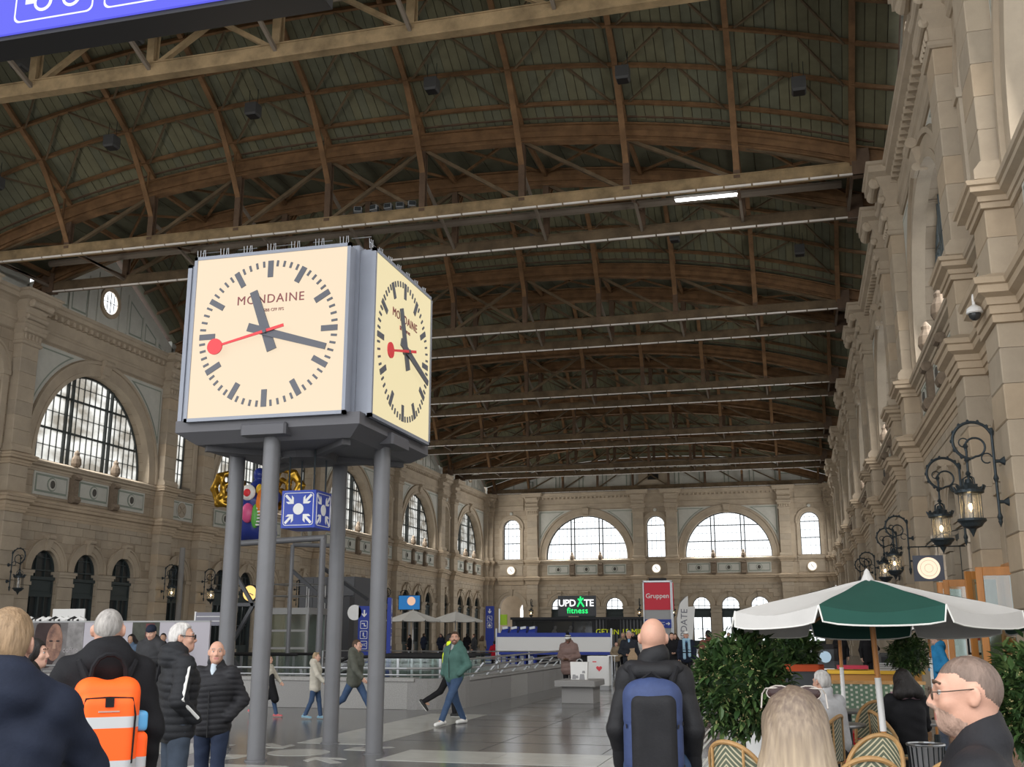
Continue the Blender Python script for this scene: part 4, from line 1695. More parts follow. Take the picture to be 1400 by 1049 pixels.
pg = empty('pictogram_field', (0, 0, 0), 0, hs)
for k, x0 in enumerate((-0.42, 0.62, 1.66)):
    mb = MB()
    round_frame(mb, x0, x0 + 0.92, 0.13, 1.05, 0.07, 0.018, -0.153)
    mb.obj('field_border', SIGNW, pg)
mb = MB()                                                    # bus
x0 = -0.42
mb.prism([(x0 + 0.12, 0.33), (x0 + 0.22, 0.33), (x0 + 0.22, 0.4), (x0 + 0.78, 0.42), (x0 + 0.82, 0.42), (x0 + 0.82, 0.85), (x0 + 0.12, 0.85)], -0.154, -0.15)
for xx in (x0 + 0.33, x0 + 0.66):
    mb.lathe([(0.075, -0.158), (0.105, -0.158), (0.105, -0.15)], (xx, 0, 0.33), 20, 'y', cap=False)
mb.obj('bus_pictogram', SIGNW, pg)
mb = MB()                                                    # tram
x0 = 0.62
mb.prism([(x0 + 0.12, 0.34), (x0 + 0.8, 0.34), (x0 + 0.8, 0.9), (x0 + 0.12, 0.9)], -0.154, -0.15)
mb.obj('tram_pictogram', SIGNW, pg)
for x in (-2.2, 2.2):
    MB().tube([(x, 0.05, 1.3), (x, 0.05, 10.2)], 0.03, 6).obj('hanging_rod', IRON, hs)

# ================================================================== ESCALATOR WELL: granite parapet, rails, escalators
well = thing('stone_parapet', 'grey granite parapet wall with steel rails around the escalator well', 'parapet', (-7.8, 23.2, 0))
GR2 = mat('pale_granite', (0.34, 0.335, 0.325), 0.55, noise=0.3, nscale=45, bump=0.05)
# front run
for i in range(5):
    x1 = -0.75 - i * 1.9
    MB().stone(x1 - 1.89, x1, 0.0, 0.32, 0.0, 0.6, 0.008).obj('granite_slab', GRANITE if i % 2 else GR2, well)
MB().box(-10.3, -0.6, -0.03, 0.36, 0.6, 0.68).obj('coping', GR2, well)
# rounded corner and long right run (slabs stand towards the concourse)
cor = MB()
rings = []
for i in range(9):
    t = PI / 2 * i / 8
    rings.append([(-0.75 + 1.1 * math.sin(t) * 0 + 1.1 * math.sin(t), 1.1 - 1.1 * math.cos(t), 0), (-0.75 + 0.8 * math.sin(t), 1.1 - 0.8 * math.cos(t), 0), (-0.75 + 0.8 * math.sin(t), 1.1 - 0.8 * math.cos(t), 0.66), (-0.75 + 1.1 * math.sin(t), 1.1 - 1.1 * math.cos(t), 0.66)])
cor.loft(rings)
cor.obj('granite_corner', GRANITE, well)
for i in range(6):
    y0 = 1.1 + i * 1.85
    MB().box(0.03, 0.35, y0 + 0.006, y0 + 1.844, 0.0, 0.6).obj('granite_slab', GRANITE if i != 2 else GR2, well)
MB().box(0.0, 0.38, 1.1, 12.2, 0.6, 0.66).obj('coping', GR2, well)
end = MB()
end.lathe([(0.38, 0.0), (0.38, 0.66)], (0.0, 12.2, 0), 16)
end.obj('granite_end', GR2, well)
rl = MB()
for z, r in ((0.88, 0.024), (0.74, 0.02)):
    MB().tube([(-10.3, 0.05, z), (-0.8, 0.05, z), (-0.35, 0.2, z), (0.0, 0.5, z), (0.25, 0.9, z), (0.4, 1.3, z), (0.5, 4.0, z + 0.05), (0.5, 12.0, z + 0.12)], r, 8).obj('handrail', STEEL, well)
MB().tube([(-0.2, 1.0, 1.02), (0.2, 2.0, 1.06), (0.2, 12.2, 1.1)], 0.024, 8).obj('handrail', STEEL, well)
for i in range(9):
    y = 1.7 + i * 1.25
    MB().bar((0.2, y, 0.62), (0.52, y, 0.98), 0.035, 0.07, (0, 1, 0)).obj('rail_post', STEEL, well)
for i in range(5):
    x = -1.2 - i * 2.2
    MB().bar((x, 0.15, 0.64), (x, 0.05, 0.9), 0.02, 0.06, (1, 0, 0)).obj('rail_post', STEEL, well)


def make_escalator(loc, rz, label):
    t = thing('escalator', label, 'escalator', loc, rz, 'escalators in the stone-walled well')
    # descends towards local -x; local z=0 is floor level
    top = [(3.2, 1.08), (0.6, 1.08), (0.1, 1.03), (-0.35, 0.82), (-2.2, -0.2)]
    bot = [(3.2, 0.15), (0.7, 0.15), (0.2, 0.08), (-0.3, -0.15), (-2.2, -1.2)]
    for y in (0.0, 1.0):
        MB().tube([(x, y, z) for x, z in top], 0.045, 6).obj('handrail', BLACK, t)
        g = MB()
        for (a, b, c, d) in zip(top[:-1], top[1:], bot[:-1], bot[1:]):
            g.add([(a[0], y, a[1] - 0.04), (b[0], y, b[1] - 0.04), (d[0], y, d[1]), (c[0], y, c[1])], [(0, 1, 2, 3)])
        g.obj('glass_balustrade', GLASS_CLR, t)
        s = MB()
        s.loft([[(x, y - 0.1, z - 0.12), (x, y + 0.1, z - 0.12), (x, y + 0.1, z + 0.06), (x, y - 0.1, z + 0.06)] for x, z in bot])
        s.obj('skirt', STEEL, t)
        for x in (2.6, 1.5):
            MB().box(x - 0.03, x + 0.03, y - 0.02, y + 0.02, 0.15, 1.05).obj('glass_joint', STEEL, t)
    for i in range(9):
        x = 0.3 - 0.28 * i
        MB().box(x - 0.3, x, 0.1, 0.9, -0.3 - 0.15 * i, -0.03 - 0.15 * i).obj('step', mat('step_grey', (0.1, 0.1, 0.1), 0.5, 0.4), t)
    return t


e0 = make_escalator((-11.2, 25.6, 0), 0, 'escalator with curved black handrail behind the walking man in teal')
dup(e0, (-11.6, 28.4, 0), 0, 'second escalator, with its glass sides behind the first')
dup(e0, (-16.6, 27.6, 0), 0, 'escalator with glass side at left, behind the grey clock legs')
# far rails across the well
fr = thing('steel_railing', 'long steel railing at the far side of the escalator well', 'railing', (-9.0, 36.0, 0))
for z in (1.05, 0.8):
    MB().tube([(-7.5, 0, z), (1.2, 0, z)], 0.025, 6).obj('handrail', STEEL, fr)
for i in range(9):
    x = -7.5 + i * 1.08
    MB().box(x - 0.02, x + 0.02, -0.02, 0.02, 0, 1.05).obj('rail_post', STEEL, fr)
MB().box(-7.5, 1.2, 0.05, 0.4, 0.0, 0.62).obj('granite_base', GRANITE, fr)

# ================================================================== LIFT, PIPE FRAME AND GREY KIOSK
lift = thing('glass_lift', 'glass passenger lift with steel frame and railing on its roof', 'lift', (-18.9, 38.0, 0))
LIFTM = mat('lift_metal', (0.27, 0.27, 0.265), 0.35, 0.5)
for x in (-0.8, 0.8):
    for y in (0, 1.5):
        MB().box(x - 0.05, x + 0.05, y - 0.05, y + 0.05, 0, 2.4).obj('corner_post', LIFTM, lift)
MB().box(-0.88, 0.88, -0.08, 1.58, 2.36, 2.6).obj('roof_slab', LIFTM, lift)
for z in (0.1, 1.1, 1.75):
    MB().box(-0.8, 0.8, -0.04, 0.04, z - 0.04, z + 0.04).obj('cross_rail', LIFTM, lift)
for a, b in ((-0.75, -0.02), (0.02, 0.75)):
    for c, d in ((0.14, 1.06), (1.14, 1.71), (1.79, 2.36)):
        MB().box(a, b, -0.01, 0.01, c, d).obj('pane', GLASS_CLR, lift)
for y0, x0 in ((0, -0.8), (0, 0.8)):
    MB().box(x0 - 0.01, x0 + 0.01, 0.05, 1.45, 0.1, 2.36).obj('pane', GLASS_CLR, lift)
MB().box(-0.03, 0.03, -0.05, 0.05, 0, 2.4).obj('mullion', LIFTM, lift)
MB().box(-0.6, 0.6, 1.3, 1.5, 0, 2.36).obj('back_panel', mat('lift_back', (0.16, 0.16, 0.17), 0.4, 0.3), lift)
for z in (2.6 + 0.45, 2.6 + 0.9):
    for p in (((-0.8, 0, z), (0.8, 0, z)), ((-0.8, 1.5, z), (0.8, 1.5, z)), ((0.8, 0, z), (0.8, 1.5, z)), ((-0.8, 0, z), (-0.8, 1.5, z))):
        MB().tube(p, 0.022, 6).obj('roof_rail', STEEL, lift)
for x in (-0.8, 0.0, 0.8):
    for y in (0, 1.5):
        MB().tube([(x, y, 2.6), (x, y, 3.5)], 0.022, 6).obj('rail_post', STEEL, lift)

kio = thing('grey_kiosk', 'dark grey panelled kiosk block behind the glass lift', 'kiosk', (-20.1, 44.0, 0))
KGREY = mat('kiosk_grey', (0.09, 0.092, 0.1), 0.55)
for i in range(4):
    for j in range(5):
        MB().stone(-1.3 + i * 0.65, -0.66 + i * 0.65, 0.0, 0.1, 0.05 + j * 0.8, 0.82 + j * 0.8, 0.012).obj('panel', KGREY, kio)
MB().box(-1.3, 1.3, 0.09, 2.4, 0, 4.08).obj('body', KGREY, kio)
MB().box(0.3, 1.32, -0.5, 0.0, 0, 3.2).obj('side_block', mat('kiosk_dark', (0.05, 0.05, 0.055), 0.5), kio)

pf = thing('pipe_frame', 'grey steel pipe portal frame with diagonal braces beneath the hanging sculpture', 'frame', (-13.0, 27.0, 0))
for a, b in (((-2.4, 0, 4.08), (0.57, 0, 4.2)),):
    MB().tube([a, b], 0.085, 12).obj('beam', LEGGREY, pf, smooth=True)
for x, y, z in ((0.5, 0, 4.2), (-0.85, 0.9, 4.1), (0.35, 1.6, 4.1)):
    MB().tube([(x, y, 0), (x, y, z)], 0.085 if y == 0 else 0.06, 12).obj('post', LEGGREY, pf, smooth=True)
MB().tube([(-0.85, 0.9, 4.1), (0.35, 1.6, 4.1)], 0.06, 8).obj('beam', LEGGREY, pf, smooth=True)
for a, b in (((-2.2, 0, 3.4), (-1.5, 0, 2.4)), ((-1.5, 0, 2.4), (-2.2, 0, 1.2)), ((-2.3, 0, 2.42), (-1.4, 0, 2.42)), ((-2.2, 0, 1.2), (-1.5, 0, 0.3)), ((-0.85, 0.9, 3.4), (0.35, 1.6, 2.2)), ((0.5, 0, 3.4), (1.2, 1.6, 2.6))):
    MB().bar(a, b, 0.09, 0.09, (0, 1, 0)).obj('brace', mat('brace_grey', (0.07, 0.072, 0.078), 0.5), pf)
MB().tube([(-2.3, 0, 0), (-2.3, 0, 4.08)], 0.085, 12).obj('post', LEGGREY, pf, smooth=True)

# ================================================================== HANGING SCULPTURE (plain stand-in)
sc = thing('hanging_sculpture', 'colourful hanging sculpture, deep blue rounded body with golden loop wings', 'sculpture', (-32.0 * 0.8, 48.0, 7.0))
s_ = 0.8
SBLUE = mat('sculpture_blue', (0.02, 0.035, 0.20), 0.35, coat=0.3)
v, f = sdf([('e', (0.12, 0, 3.02), (0.4, 0.4, 0.42), None, {'k': 0.05}), ('c', (0.1, 0, 2.15), (0.0, 0, 1.4), 0.55, 1.05), ('c', (-1.2, 0, 1.6), (1.3, 0, 1.5), 0.5, 0.5), ('c', (0, 0, 1.3), (0.1, 0, -0.3), 1.1, 0.95), ('e', (0.75, 0.0, -0.7), (0.7, 0.6, 0.7)), ('e', (-0.7, 0.0, -0.6), (0.7, 0.6, 0.7))], 0.07, 0.25)
link('body', np_mesh('body', [(v, f)], SBLUE), sc)
for nm, c, r, col in (('white_disc', (-0.02, -1.1, 1.75), (0.5, 0.2, 0.5), (0.75, 0.73, 0.7)), ('red_disc', (0.0, -1.3, 1.72), (0.24, 0.06, 0.24), (0.65, 0.03, 0.04)), ('pink_patch', (0.0, -1.05, 0.5), (0.42, 0.3, 0.62), (0.65, 0.10, 0.25)), ('green_patch', (0.5, -1.0, 0.3), (0.27, 0.25, 0.75), (0.12, 0.42, 0.08)),
                      ('orange_patch', (0.78, -0.95, 1.1), (0.3, 0.25, 0.85), (0.75, 0.20, 0.02)), ('yellow_patch', (0.6, -0.85, 1.95), (0.22, 0.2, 0.35), (0.72, 0.45, 0.04)), ('ochre_patch', (1.35, -0.75, 0.75), (0.5, 0.35, 0.85), (0.55, 0.27, 0.05))):
    mb = MB().ellipsoid(c, r, 16, 10)
    mb.obj(nm, mat('sculpture_' + nm, col, 0.35, coat=0.3), sc, smooth=True)
st_ = MB()
for i in range(6):
    st_.box(0.62, 0.86, -1.16, -1.0, -0.3 + i * 0.2, -0.2 + i * 0.2)
tag(st_.obj('striped_patch', WHITE, sc), kind='stuff')
GOLD = mat('polished_gold', (0.62, 0.36, 0.05), 0.22, 0.9)


def wing(sgn):
    P = []
    rr = random.Random(5)
    for loop in (((0.9, 2.1), (1.5, 3.3), (2.6, 3.0), (3.1, 2.2), (2.6, 1.2), (1.6, 1.2)), ((1.2, 2.0), (1.7, 2.6), (2.3, 2.3), (2.0, 1.6)), ((2.4, 2.9), (2.9, 2.3), (2.5, 1.5), (2.2, 2.2)), ((1.0, 1.6), (1.7, 1.9), (2.4, 1.4), (1.6, 0.9))):
        n = len(loop)
        for i in range(n):
            a, b = loop[i], loop[(i + 1) % n]
            P.append(('c', (sgn * a[0], 0.25 * math.sin(a[0] * 2), a[1]), (sgn * b[0], 0.25 * math.sin(b[0] * 2), b[1]), 0.13 + 0.06 * rr.random(), 0.12 + 0.06 * rr.random()))
    return sdf(P, 0.06, 0.12)


for s in (-1, 1):
    link('wing', np_mesh('wing', [wing(s)], GOLD), sc)
for x in (-0.8, 0.9):
    MB().tube([(x, 0, 2.2), (x, 0, 14.8)], 0.02, 5).obj('hanging_wire', IRON, sc)
sc.scale = (s_,) * 3
sc.location = (-25.9, 48.0, 7.0)
# ================================================================== WALL LANTERNS
BULB = emit_mat('warm_bulb', (1.0, 0.72, 0.36), 30.0)
LGLASS = glass_mat('lantern_glass', (0.96, 0.95, 0.92), 0.1, translucent=0.12, tcol=(0.9, 0.85, 0.75))
LIRON = mat('lantern_blue_iron', (0.05, 0.065, 0.075), 0.4, 0.5, noise=0.3, nscale=25)


def arc_pts(cx, cz, r, a0, a1, n=18, y=0.0):
    return [(cx + r * math.cos(a0 + (a1 - a0) * i / n), y, cz + r * math.sin(a0 + (a1 - a0) * i / n)) for i in range(n + 1)]


def make_lantern(label, group, lit=True):
    """local: wall face at x=0, hangs out along -x; z=0 at floor"""
    t = thing('wall_lantern', label, 'lamp', (0, 0, 0), 0, group)
    k = -0.17
    mb = MB().tube([(k, 0, 3.62), (k, 0, 5.25)], 0.026, 8)
    for z in (3.66, 4.35, 5.2):
        mb.lathe([(0.026, z - 0.07), (0.05, z), (0.026, z + 0.07)], (k, 0, 0), 8)
    mb.lathe([(0.004, 3.48), (0.04, 3.58), (0.02, 3.64)], (k, 0, 0), 8)
    mb.obj('wall_rod', LIRON, t)
    for z in (3.93, 4.66):
        MB().lathe([(0.035, k), (0.03, -0.08), (0.06, -0.04), (0.085, 0.0)], (0, 0, z), 10, 'x').obj('wall_mount', LIRON, t)
    mb = MB().tube([(k, 0, 5.2)] + arc_pts(-0.5, 5.05, 0.34, 0.2, PI * 1.45, 22), 0.028, 8)
    for p in arc_pts(-0.5, 5.05, 0.36, 0.3, PI * 1.3, 8):
        mb.ellipsoid(p, (0.03, 0.03, 0.04), 6, 4)
    mb.obj('scroll_arch', LIRON, t)
    mb = MB().tube([(-0.55, 0, 4.72)] + arc_pts(-0.47, 4.93, 0.17, -PI / 2, PI * 1.2, 18), 0.02, 7)
    mb.tube(arc_pts(-0.66, 5.02, 0.08, 0, PI * 1.6, 10), 0.012, 6)
    mb.tube([(k, 0, 4.75)] + arc_pts(-0.29, 4.72, 0.09, 0.3, PI * 1.7, 10), 0.014, 6)
    mb.obj('inner_scroll', LIRON, t)
    mb = MB().tube([(-0.62, 0, 5.0), (-0.63, 0, 4.3)], 0.022, 8)
    for z in (4.95, 4.7, 4.45):
        mb.lathe([(0.02, z - 0.05), (0.05, z), (0.02, z + 0.05)], (-0.63, 0, 0), 8)
    mb.obj('stem', LIRON, t)
    L = (-0.64, 0, 0)
    mb = MB().lathe([(0.05, 4.35), (0.07, 4.28), (0.2, 4.18), (0.25, 4.15), (0.25, 4.1), (0.2, 4.08)], L, 20)
    for i in range(10):
        a = 2 * PI * i / 10
        mb.bar((L[0] + 0.24 * math.cos(a), 0.24 * math.sin(a), 4.14), (L[0] + 0.28 * math.cos(a), 0.28 * math.sin(a), 4.23), 0.05, 0.02)
    for i in range(4):
        a = PI / 4 + PI / 2 * i
        mb.tube([(L[0] + 0.14 * math.cos(a), 0.14 * math.sin(a), 4.18), (L[0] + 0.12 * math.cos(a), 0.12 * math.sin(a), 4.36), (L[0] + 0.02, 0, 4.42)], 0.012, 5)
    mb.obj('crown', LIRON, t)
    MB().lathe([(0.185, 4.08), (0.185, 3.63)], L, 20, cap=False).obj('glass_cylinder', LGLASS, t, smooth=True)
    mb = MB()
    for i in range(8):
        a = 2 * PI * i / 8
        mb.bar((L[0] + 0.19 * math.cos(a), 0.19 * math.sin(a), 4.08), (L[0] + 0.19 * math.cos(a), 0.19 * math.sin(a), 3.63), 0.012, 0.012)
    mb.obj('glazing_bar', LIRON, t)
    MB().lathe([(0.24, 3.64), (0.25, 3.6), (0.2, 3.56), (0.16, 3.5), (0.07, 3.46), (0.05, 3.42), (0.03, 3.38), (0.005, 3.32)], L, 20).obj('base_dish', LIRON, t)
    MB().ellipsoid((L[0], 0, 3.86), (0.035, 0.035, 0.055), 10, 8).obj('bulb', BULB if lit else mat('unlit_bulb', (0.5, 0.48, 0.44), 0.3), t)
    MB().lathe([(0.02, 3.94), (0.02, 4.1)], L, 8).obj('socket', LIRON, t)
    return t


l0 = make_lantern('lit wrought-iron wall lantern at right, nearest and largest', 'lit lanterns on the right wall')
l0.location = (XR - 0.5, 20.5, 0)
for y, lab in ((24.7, 'lit wrought-iron wall lantern at right, second behind the largest'), (36.97, 'lit wall lantern at right, above the umbrella peak'), (41.2, 'lit wall lantern at right, just left of the one above the umbrella peak'), (53.5, 'small lit wall lantern far along the right wall, fifth from the front'), (57.7, 'small lit wall lantern far along the right wall, sixth from the front')):
    dup(l0, (XR - 0.5, y, 0), 0, lab)
LL = ['unlit wall lantern at far left beside the first left archway', 'lit wall lantern left of the tall narrow left archway', 'lit wall lantern just left of the rear clock leg', 'small lit lantern on the left wall, first right of the clock legs', 'small lit lantern on the left wall, second right of the clock legs', 'small lit lantern on the left wall, third right of the clock legs', 'small lit lantern on the left wall, fourth right of the clock legs']
l1 = make_lantern(LL[0], 'lanterns on the left wall', False)
l1.location = (XL + 0.5, 41.2, 0)
l1.rotation_euler = (0, 0, PI)
for y, lab in zip((53.5, 57.7, 70.0, 74.2, 86.5, 90.7), LL[1:]):
    dup(l0, (XL + 0.5, y, 0), PI, lab, 'lanterns on the left wall')
for x, lab in ((-29.3, 'tiny lit lantern on the end wall, left of the green fitness sign'), (-17.05, 'tiny lit lantern on the end wall, left of the red column'), (-13.3, 'tiny lit lantern on the end wall, right of the red column')):
    dup(l0, (x, YE - 0.5, 0), PI / 2, lab, 'lanterns on the end wall')

# wall clocks of the end wall and the lit roundel at the left
for x, lab in ((-31.9, 'small round lit clock on the end wall, leftmost'), (-15.17, 'small round lit clock on the end wall, middle'), (1.55, 'small round lit clock on the end wall, rightmost')):
    t = thing('wall_clock', lab, 'clock', (x, YE - 0.08, 8.68), 0, 'round clocks on the end wall')
    MB().lathe([(0.46, -0.12), (0.46, 0.0)], (0, 0, 0), 24, 'y').obj('dial', emit_mat('wall_dial', (1.0, 0.93, 0.78), 1.0) if 'wall_dial' not in MATS else MATS['wall_dial'], t)
    MB().lathe([(0.45, -0.14), (0.54, -0.14), (0.54, 0.0)], (0, 0, 0), 24, 'y', cap=False).obj('rim', STONE_W, t)
    MB().bar((0, -0.13, 0), (0.18, -0.13, -0.16), 0.03, 0.05).obj('minute_hand', HAND, t)
    MB().bar((0, -0.13, 0), (-0.1, -0.13, 0.2), 0.03, 0.06).obj('hour_hand', HAND, t)
t = thing('hanging_clock', 'round amber-lit clock hanging below the left wall arches behind the pipe frame', 'clock', (-26.5, 49.0, 3.6))
MB().lathe([(0.38, -0.08), (0.38, 0.08)], (0, 0, 0), 24, 'y').obj('dial', emit_mat('amber_dial', (1.0, 0.62, 0.2), 1.0), t)
MB().lathe([(0.38, -0.1), (0.43, -0.1), (0.43, 0.1), (0.38, 0.1)], (0, 0, 0), 24, 'y', cap=False).obj('rim', IRON, t)
MB().bar((0, -0.1, 0), (0.2, -0.1, -0.1), 0.03, 0.04).obj('hand', HAND, t)
MB().box(-0.04, 0.04, -0.04, 0.04, -3.6, -0.4).obj('post', IRON, t)

# dome camera
dc = thing('dome_camera', 'white dome security camera on a curved arm at the right pilaster', 'camera', (3.72, 20.15, 7.35))
MB().tube([(-0.0, 0, 0.42), (-0.12, 0, 0.5), (-0.28, 0, 0.46), (-0.32, 0, 0.3), (-0.32, 0, 0.12)], 0.03, 8).obj('arm', WHITE, dc, smooth=True)
MB().lathe([(0.05, 0.14), (0.13, 0.08), (0.15, 0.0), (0.13, -0.02)], (-0.32, 0, 0), 16).obj('hood', WHITE, dc, smooth=True)
MB().ellipsoid((-0.32, 0, -0.03), (0.11, 0.11, 0.12), 14, 8).obj('dome', GLASS_DARK, dc, smooth=True)

# hanging round cafe sign
cs = thing('projecting_sign', 'dark square hanging sign with a glowing cream disc, right wall', 'sign', (3.2, 29.0, 2.95))
MB().box(-0.36, 0.36, -0.05, 0.05, -0.02, 0.62).obj('board', mat('slate_board', (0.075, 0.085, 0.11), 0.5), cs)
MB().lathe([(0.27, -0.065), (0.27, -0.05)], (0.0, 0, 0.3), 28, 'y').obj('disc', emit_mat('cream_disc', (1.0, 0.76, 0.56), 0.85), cs)
mb = MB()
for r in (0.2, 0.1):
    mb.tube([(r * math.cos(2 * PI * i / 20), -0.066, 0.3 + r * math.sin(2 * PI * i / 20)) for i in range(20)], 0.004, 4, closed=True)
mb.obj('print', mat('cream_print', (0.5, 0.38, 0.28), 0.6), cs)
mb = MB().tube([(-0.4, 0, 0.84), (0.98, 0, 0.84)], 0.018, 6)
mb.tube([(-0.05, 0, 0.84), (0.35, 0, 1.15), (0.95, 0, 1.3)], 0.012, 6)
for x in (-0.2, 0.25):
    mb.tube([(x, 0, 0.6), (x, 0, 0.84)], 0.008, 5)
mb.obj('bracket', IRON, cs)

# wooden cafe doors
def wooden_leaf(parent, name, p, w, h, rz):
    o = empty(name, p, rz, parent)
    for a, b, c, d in ((0, 0.13, 0, h), (w - 0.13, w, 0, h), (0.13, w - 0.13, h - 0.16, h), (0.13, w - 0.13, 0, 0.85), (0.13, w - 0.13, 0.85, 0.95)):
        MB().cbox(a, b, -0.03, 0.03, c, d, 0.008).obj('rail', WOOD, o)
    MB().box(0.12, w - 0.12, -0.006, 0.006, 0.95, h - 0.15).obj('pane', GLASS_CLR, o)
    MB().tube([(w - 0.07, -0.06, 0.95), (w - 0.07, -0.06, 1.15)], 0.012, 6).obj('handle', STEEL, o)


for y, lab, ang in ((27.73, 'open varnished wooden cafe door left of the dome camera pilaster', 2.75), (22.7, 'open varnished wooden cafe door at the right edge between two pilasters', 2.9)):
    DNO[0] += 1
    d = thing('cafe_door', lab, 'door', (XR, y, 0), 0, 'wooden doors of the cafe')
    fr_ = MB()
    for s in (-0.95, 0.87):
        fr_.box(-0.22, 0.3, s, s + 0.08, 0, 2.95)
    fr_.box(-0.22, 0.3, -0.95, 0.95, 2.87, 3.0)
    fr_.obj('frame', WOOD, d)
    wooden_leaf(d, 'leaf', (-0.22, -0.88, 0.02), 0.75, 2.85, ang)
    wooden_leaf(d, 'leaf', (-0.22, 0.88, 0.02), 0.75, 2.85, -ang)
mn = thing('menu_case', 'small framed menu poster beside the open wooden cafe door', 'menu', (3.6, 25.3, 1.2))
MB().box(-0.16, 0.16, -0.03, 0.03, 0, 0.55).obj('frame', BLACK, mn)
MB().box(-0.12, 0.12, -0.036, -0.03, 0.05, 0.5).obj('sheet', mat('menu_paper', (0.62, 0.58, 0.55), 0.6), mn)
MB().box(-0.1, 0.1, -0.04, -0.036, 0.3, 0.46).obj('print', mat('menu_red', (0.45, 0.08, 0.05), 0.6), mn)
MB().box(-0.02, 0.02, -0.02, 0.02, -1.2, 0.0).obj('post', IRON, mn)

# ================================================================== SIGNS AND STANDS DOWN THE HALL
def blue_column(loc, rz, w, h, label, texts):
    t = thing('blue_sign_column', label, 'sign', loc, rz, 'blue direction columns')
    MB().box(-w / 2, w / 2, -0.06, 0.06, 0, h).obj('column', BLUE, t)
    MB().box(-w / 2 - 0.03, w / 2 + 0.03, -0.1, 0.1, 0, 0.06).obj('foot', STEEL, t)
    s = w * 0.62
    MB().prism(arrow_poly(0, h - 0.32, PI, s / 0.24), -0.068, -0.06).obj('arrow', WHITE, t)
    for i, kind in enumerate(texts):
        z = h - 0.72 - i * s * 1.25
        mb = MB()
        round_frame(mb, -s / 2, s / 2, z - s / 2, z + s / 2, 0.04, 0.02, -0.066)
        if kind == 'stairs':
            mb.prism([(-s * 0.3, z + s * 0.1), (0, z + s * 0.1), (0, z - s * 0.2), (s * 0.3, z - s * 0.2), (s * 0.3, z - s * 0.1), (s * 0.1, z - s * 0.1), (s * 0.1, z + s * 0.2), (-s * 0.3, z + s * 0.2)], -0.07, -0.06)
        elif kind == 'lift':
            mb.box(-s * 0.12, s * 0.02, -0.07, -0.06, z - s * 0.3, z + s * 0.3)
            mb.box(-s * 0.12, s * 0.25, -0.07, -0.06, z - s * 0.3, z - s * 0.18)
        elif kind == 'locker':
            mb.box(-s * 0.25, s * 0.25, -0.07, -0.06, z - s * 0.25, z + s * 0.1)
            mb.lathe([(s * 0.12, -0.07), (s * 0.12, -0.06)], (0, 0, z + s * 0.18), 12, 'y')
        mb.obj('pictogram', WHITE, t)
        if kind == 'wc':
            text_obj('lettering', 'WC', s * 0.5, WHITE, t, (0, -0.068, z))
    return t


b1 = blue_column((-16.6, 40.0, 0), 0, 0.5, 2.7, 'blue sign column with white arrow and pictograms, nearest the left cafe', ['stairs', 'lift', 'wc'])
t = MB().lathe([(0.3, -0.06), (0.3, 0.06)], (0, 0, 0), 20, 'y').obj('round_white_disc', WHITE, b1, loc=(-0.42, 0, 2.45))
blue_column((-13.22, 34.0, 0), 1.88, 0.9, 2.8, 'blue sign column seen edge-on behind the right clock leg', ['stairs', 'locker'])
blue_column((-17.78, 62.0, 0), 0, 0.5, 3.22, 'blue sign column left of the ticket counters', ['stairs', 'locker'])

tk = thing('ticket_counter', 'long white and blue ticket counter with slanted machine tops', 'counter', (-10.1, 45.0, 0))
MB().box(-2.48, 2.44, -0.05, 0.05, 0.9, 1.5).obj('white_panel', WHITE, tk)
MB().box(-2.48, 2.44, -0.06, 0.06, 1.5, 1.67).obj('blue_band', BLUE, tk)
MB().box(-2.48, 2.44, -0.06, 0.06, 0.78, 0.9).obj('blue_band', BLUE, tk)
for x in (-2.5, 2.46):
    MB().box(x - 0.03, x + 0.03, -0.07, 0.07, 0, 1.85).obj('post', STEEL, tk)
for i in range(4):
    x = -2.2 + i * 0.4
    mb = MB().loft([[(x - 0.17, 0.2, 0), (x + 0.13, 0.2, 0), (x + 0.13, 0.6, 0), (x - 0.17, 0.6, 0)], [(x - 0.17, 0.2, 1.7), (x + 0.13, 0.2, 1.7), (x + 0.13, 0.6, 1.7), (x - 0.17, 0.6, 1.7)], [(x - 0.1, 0.3, 1.93), (x + 0.15, 0.3, 1.93), (x + 0.15, 0.6, 1.93), (x - 0.1, 0.6, 1.93)]])
    mo = mb.obj('ticket_machine', BLUE, tk)
    MB().bar((x - 0.1, 0.2, 1.86), (x + 0.14, 0.2, 1.9), 0.06, 0.1).obj('silver_top', STEEL, mo)
    MB().box(x - 0.1, x + 0.06, 0.15, 0.21, 0.35, 0.72).obj('screen', mat('machine_panel', (0.3, 0.32, 0.36), 0.4), mo)
MB().box(-2.4, 2.4, 0.65, 0.75, 0, 0.75).obj('back_wall', BLACK, tk)
MB().box(-2.6, -2.3, 0.9, 1.0, 2.0, 2.45).obj('lime_card', mat('lime_green', (0.30, 0.48, 0.03), 0.6), tk)
mb = MB()
for x in (-2.65, -2.62):
    mb.box(x, x + 0.03, 0.85, 0.9, 0, 2.7)
mb.obj('flag_pole', STEEL, tk)

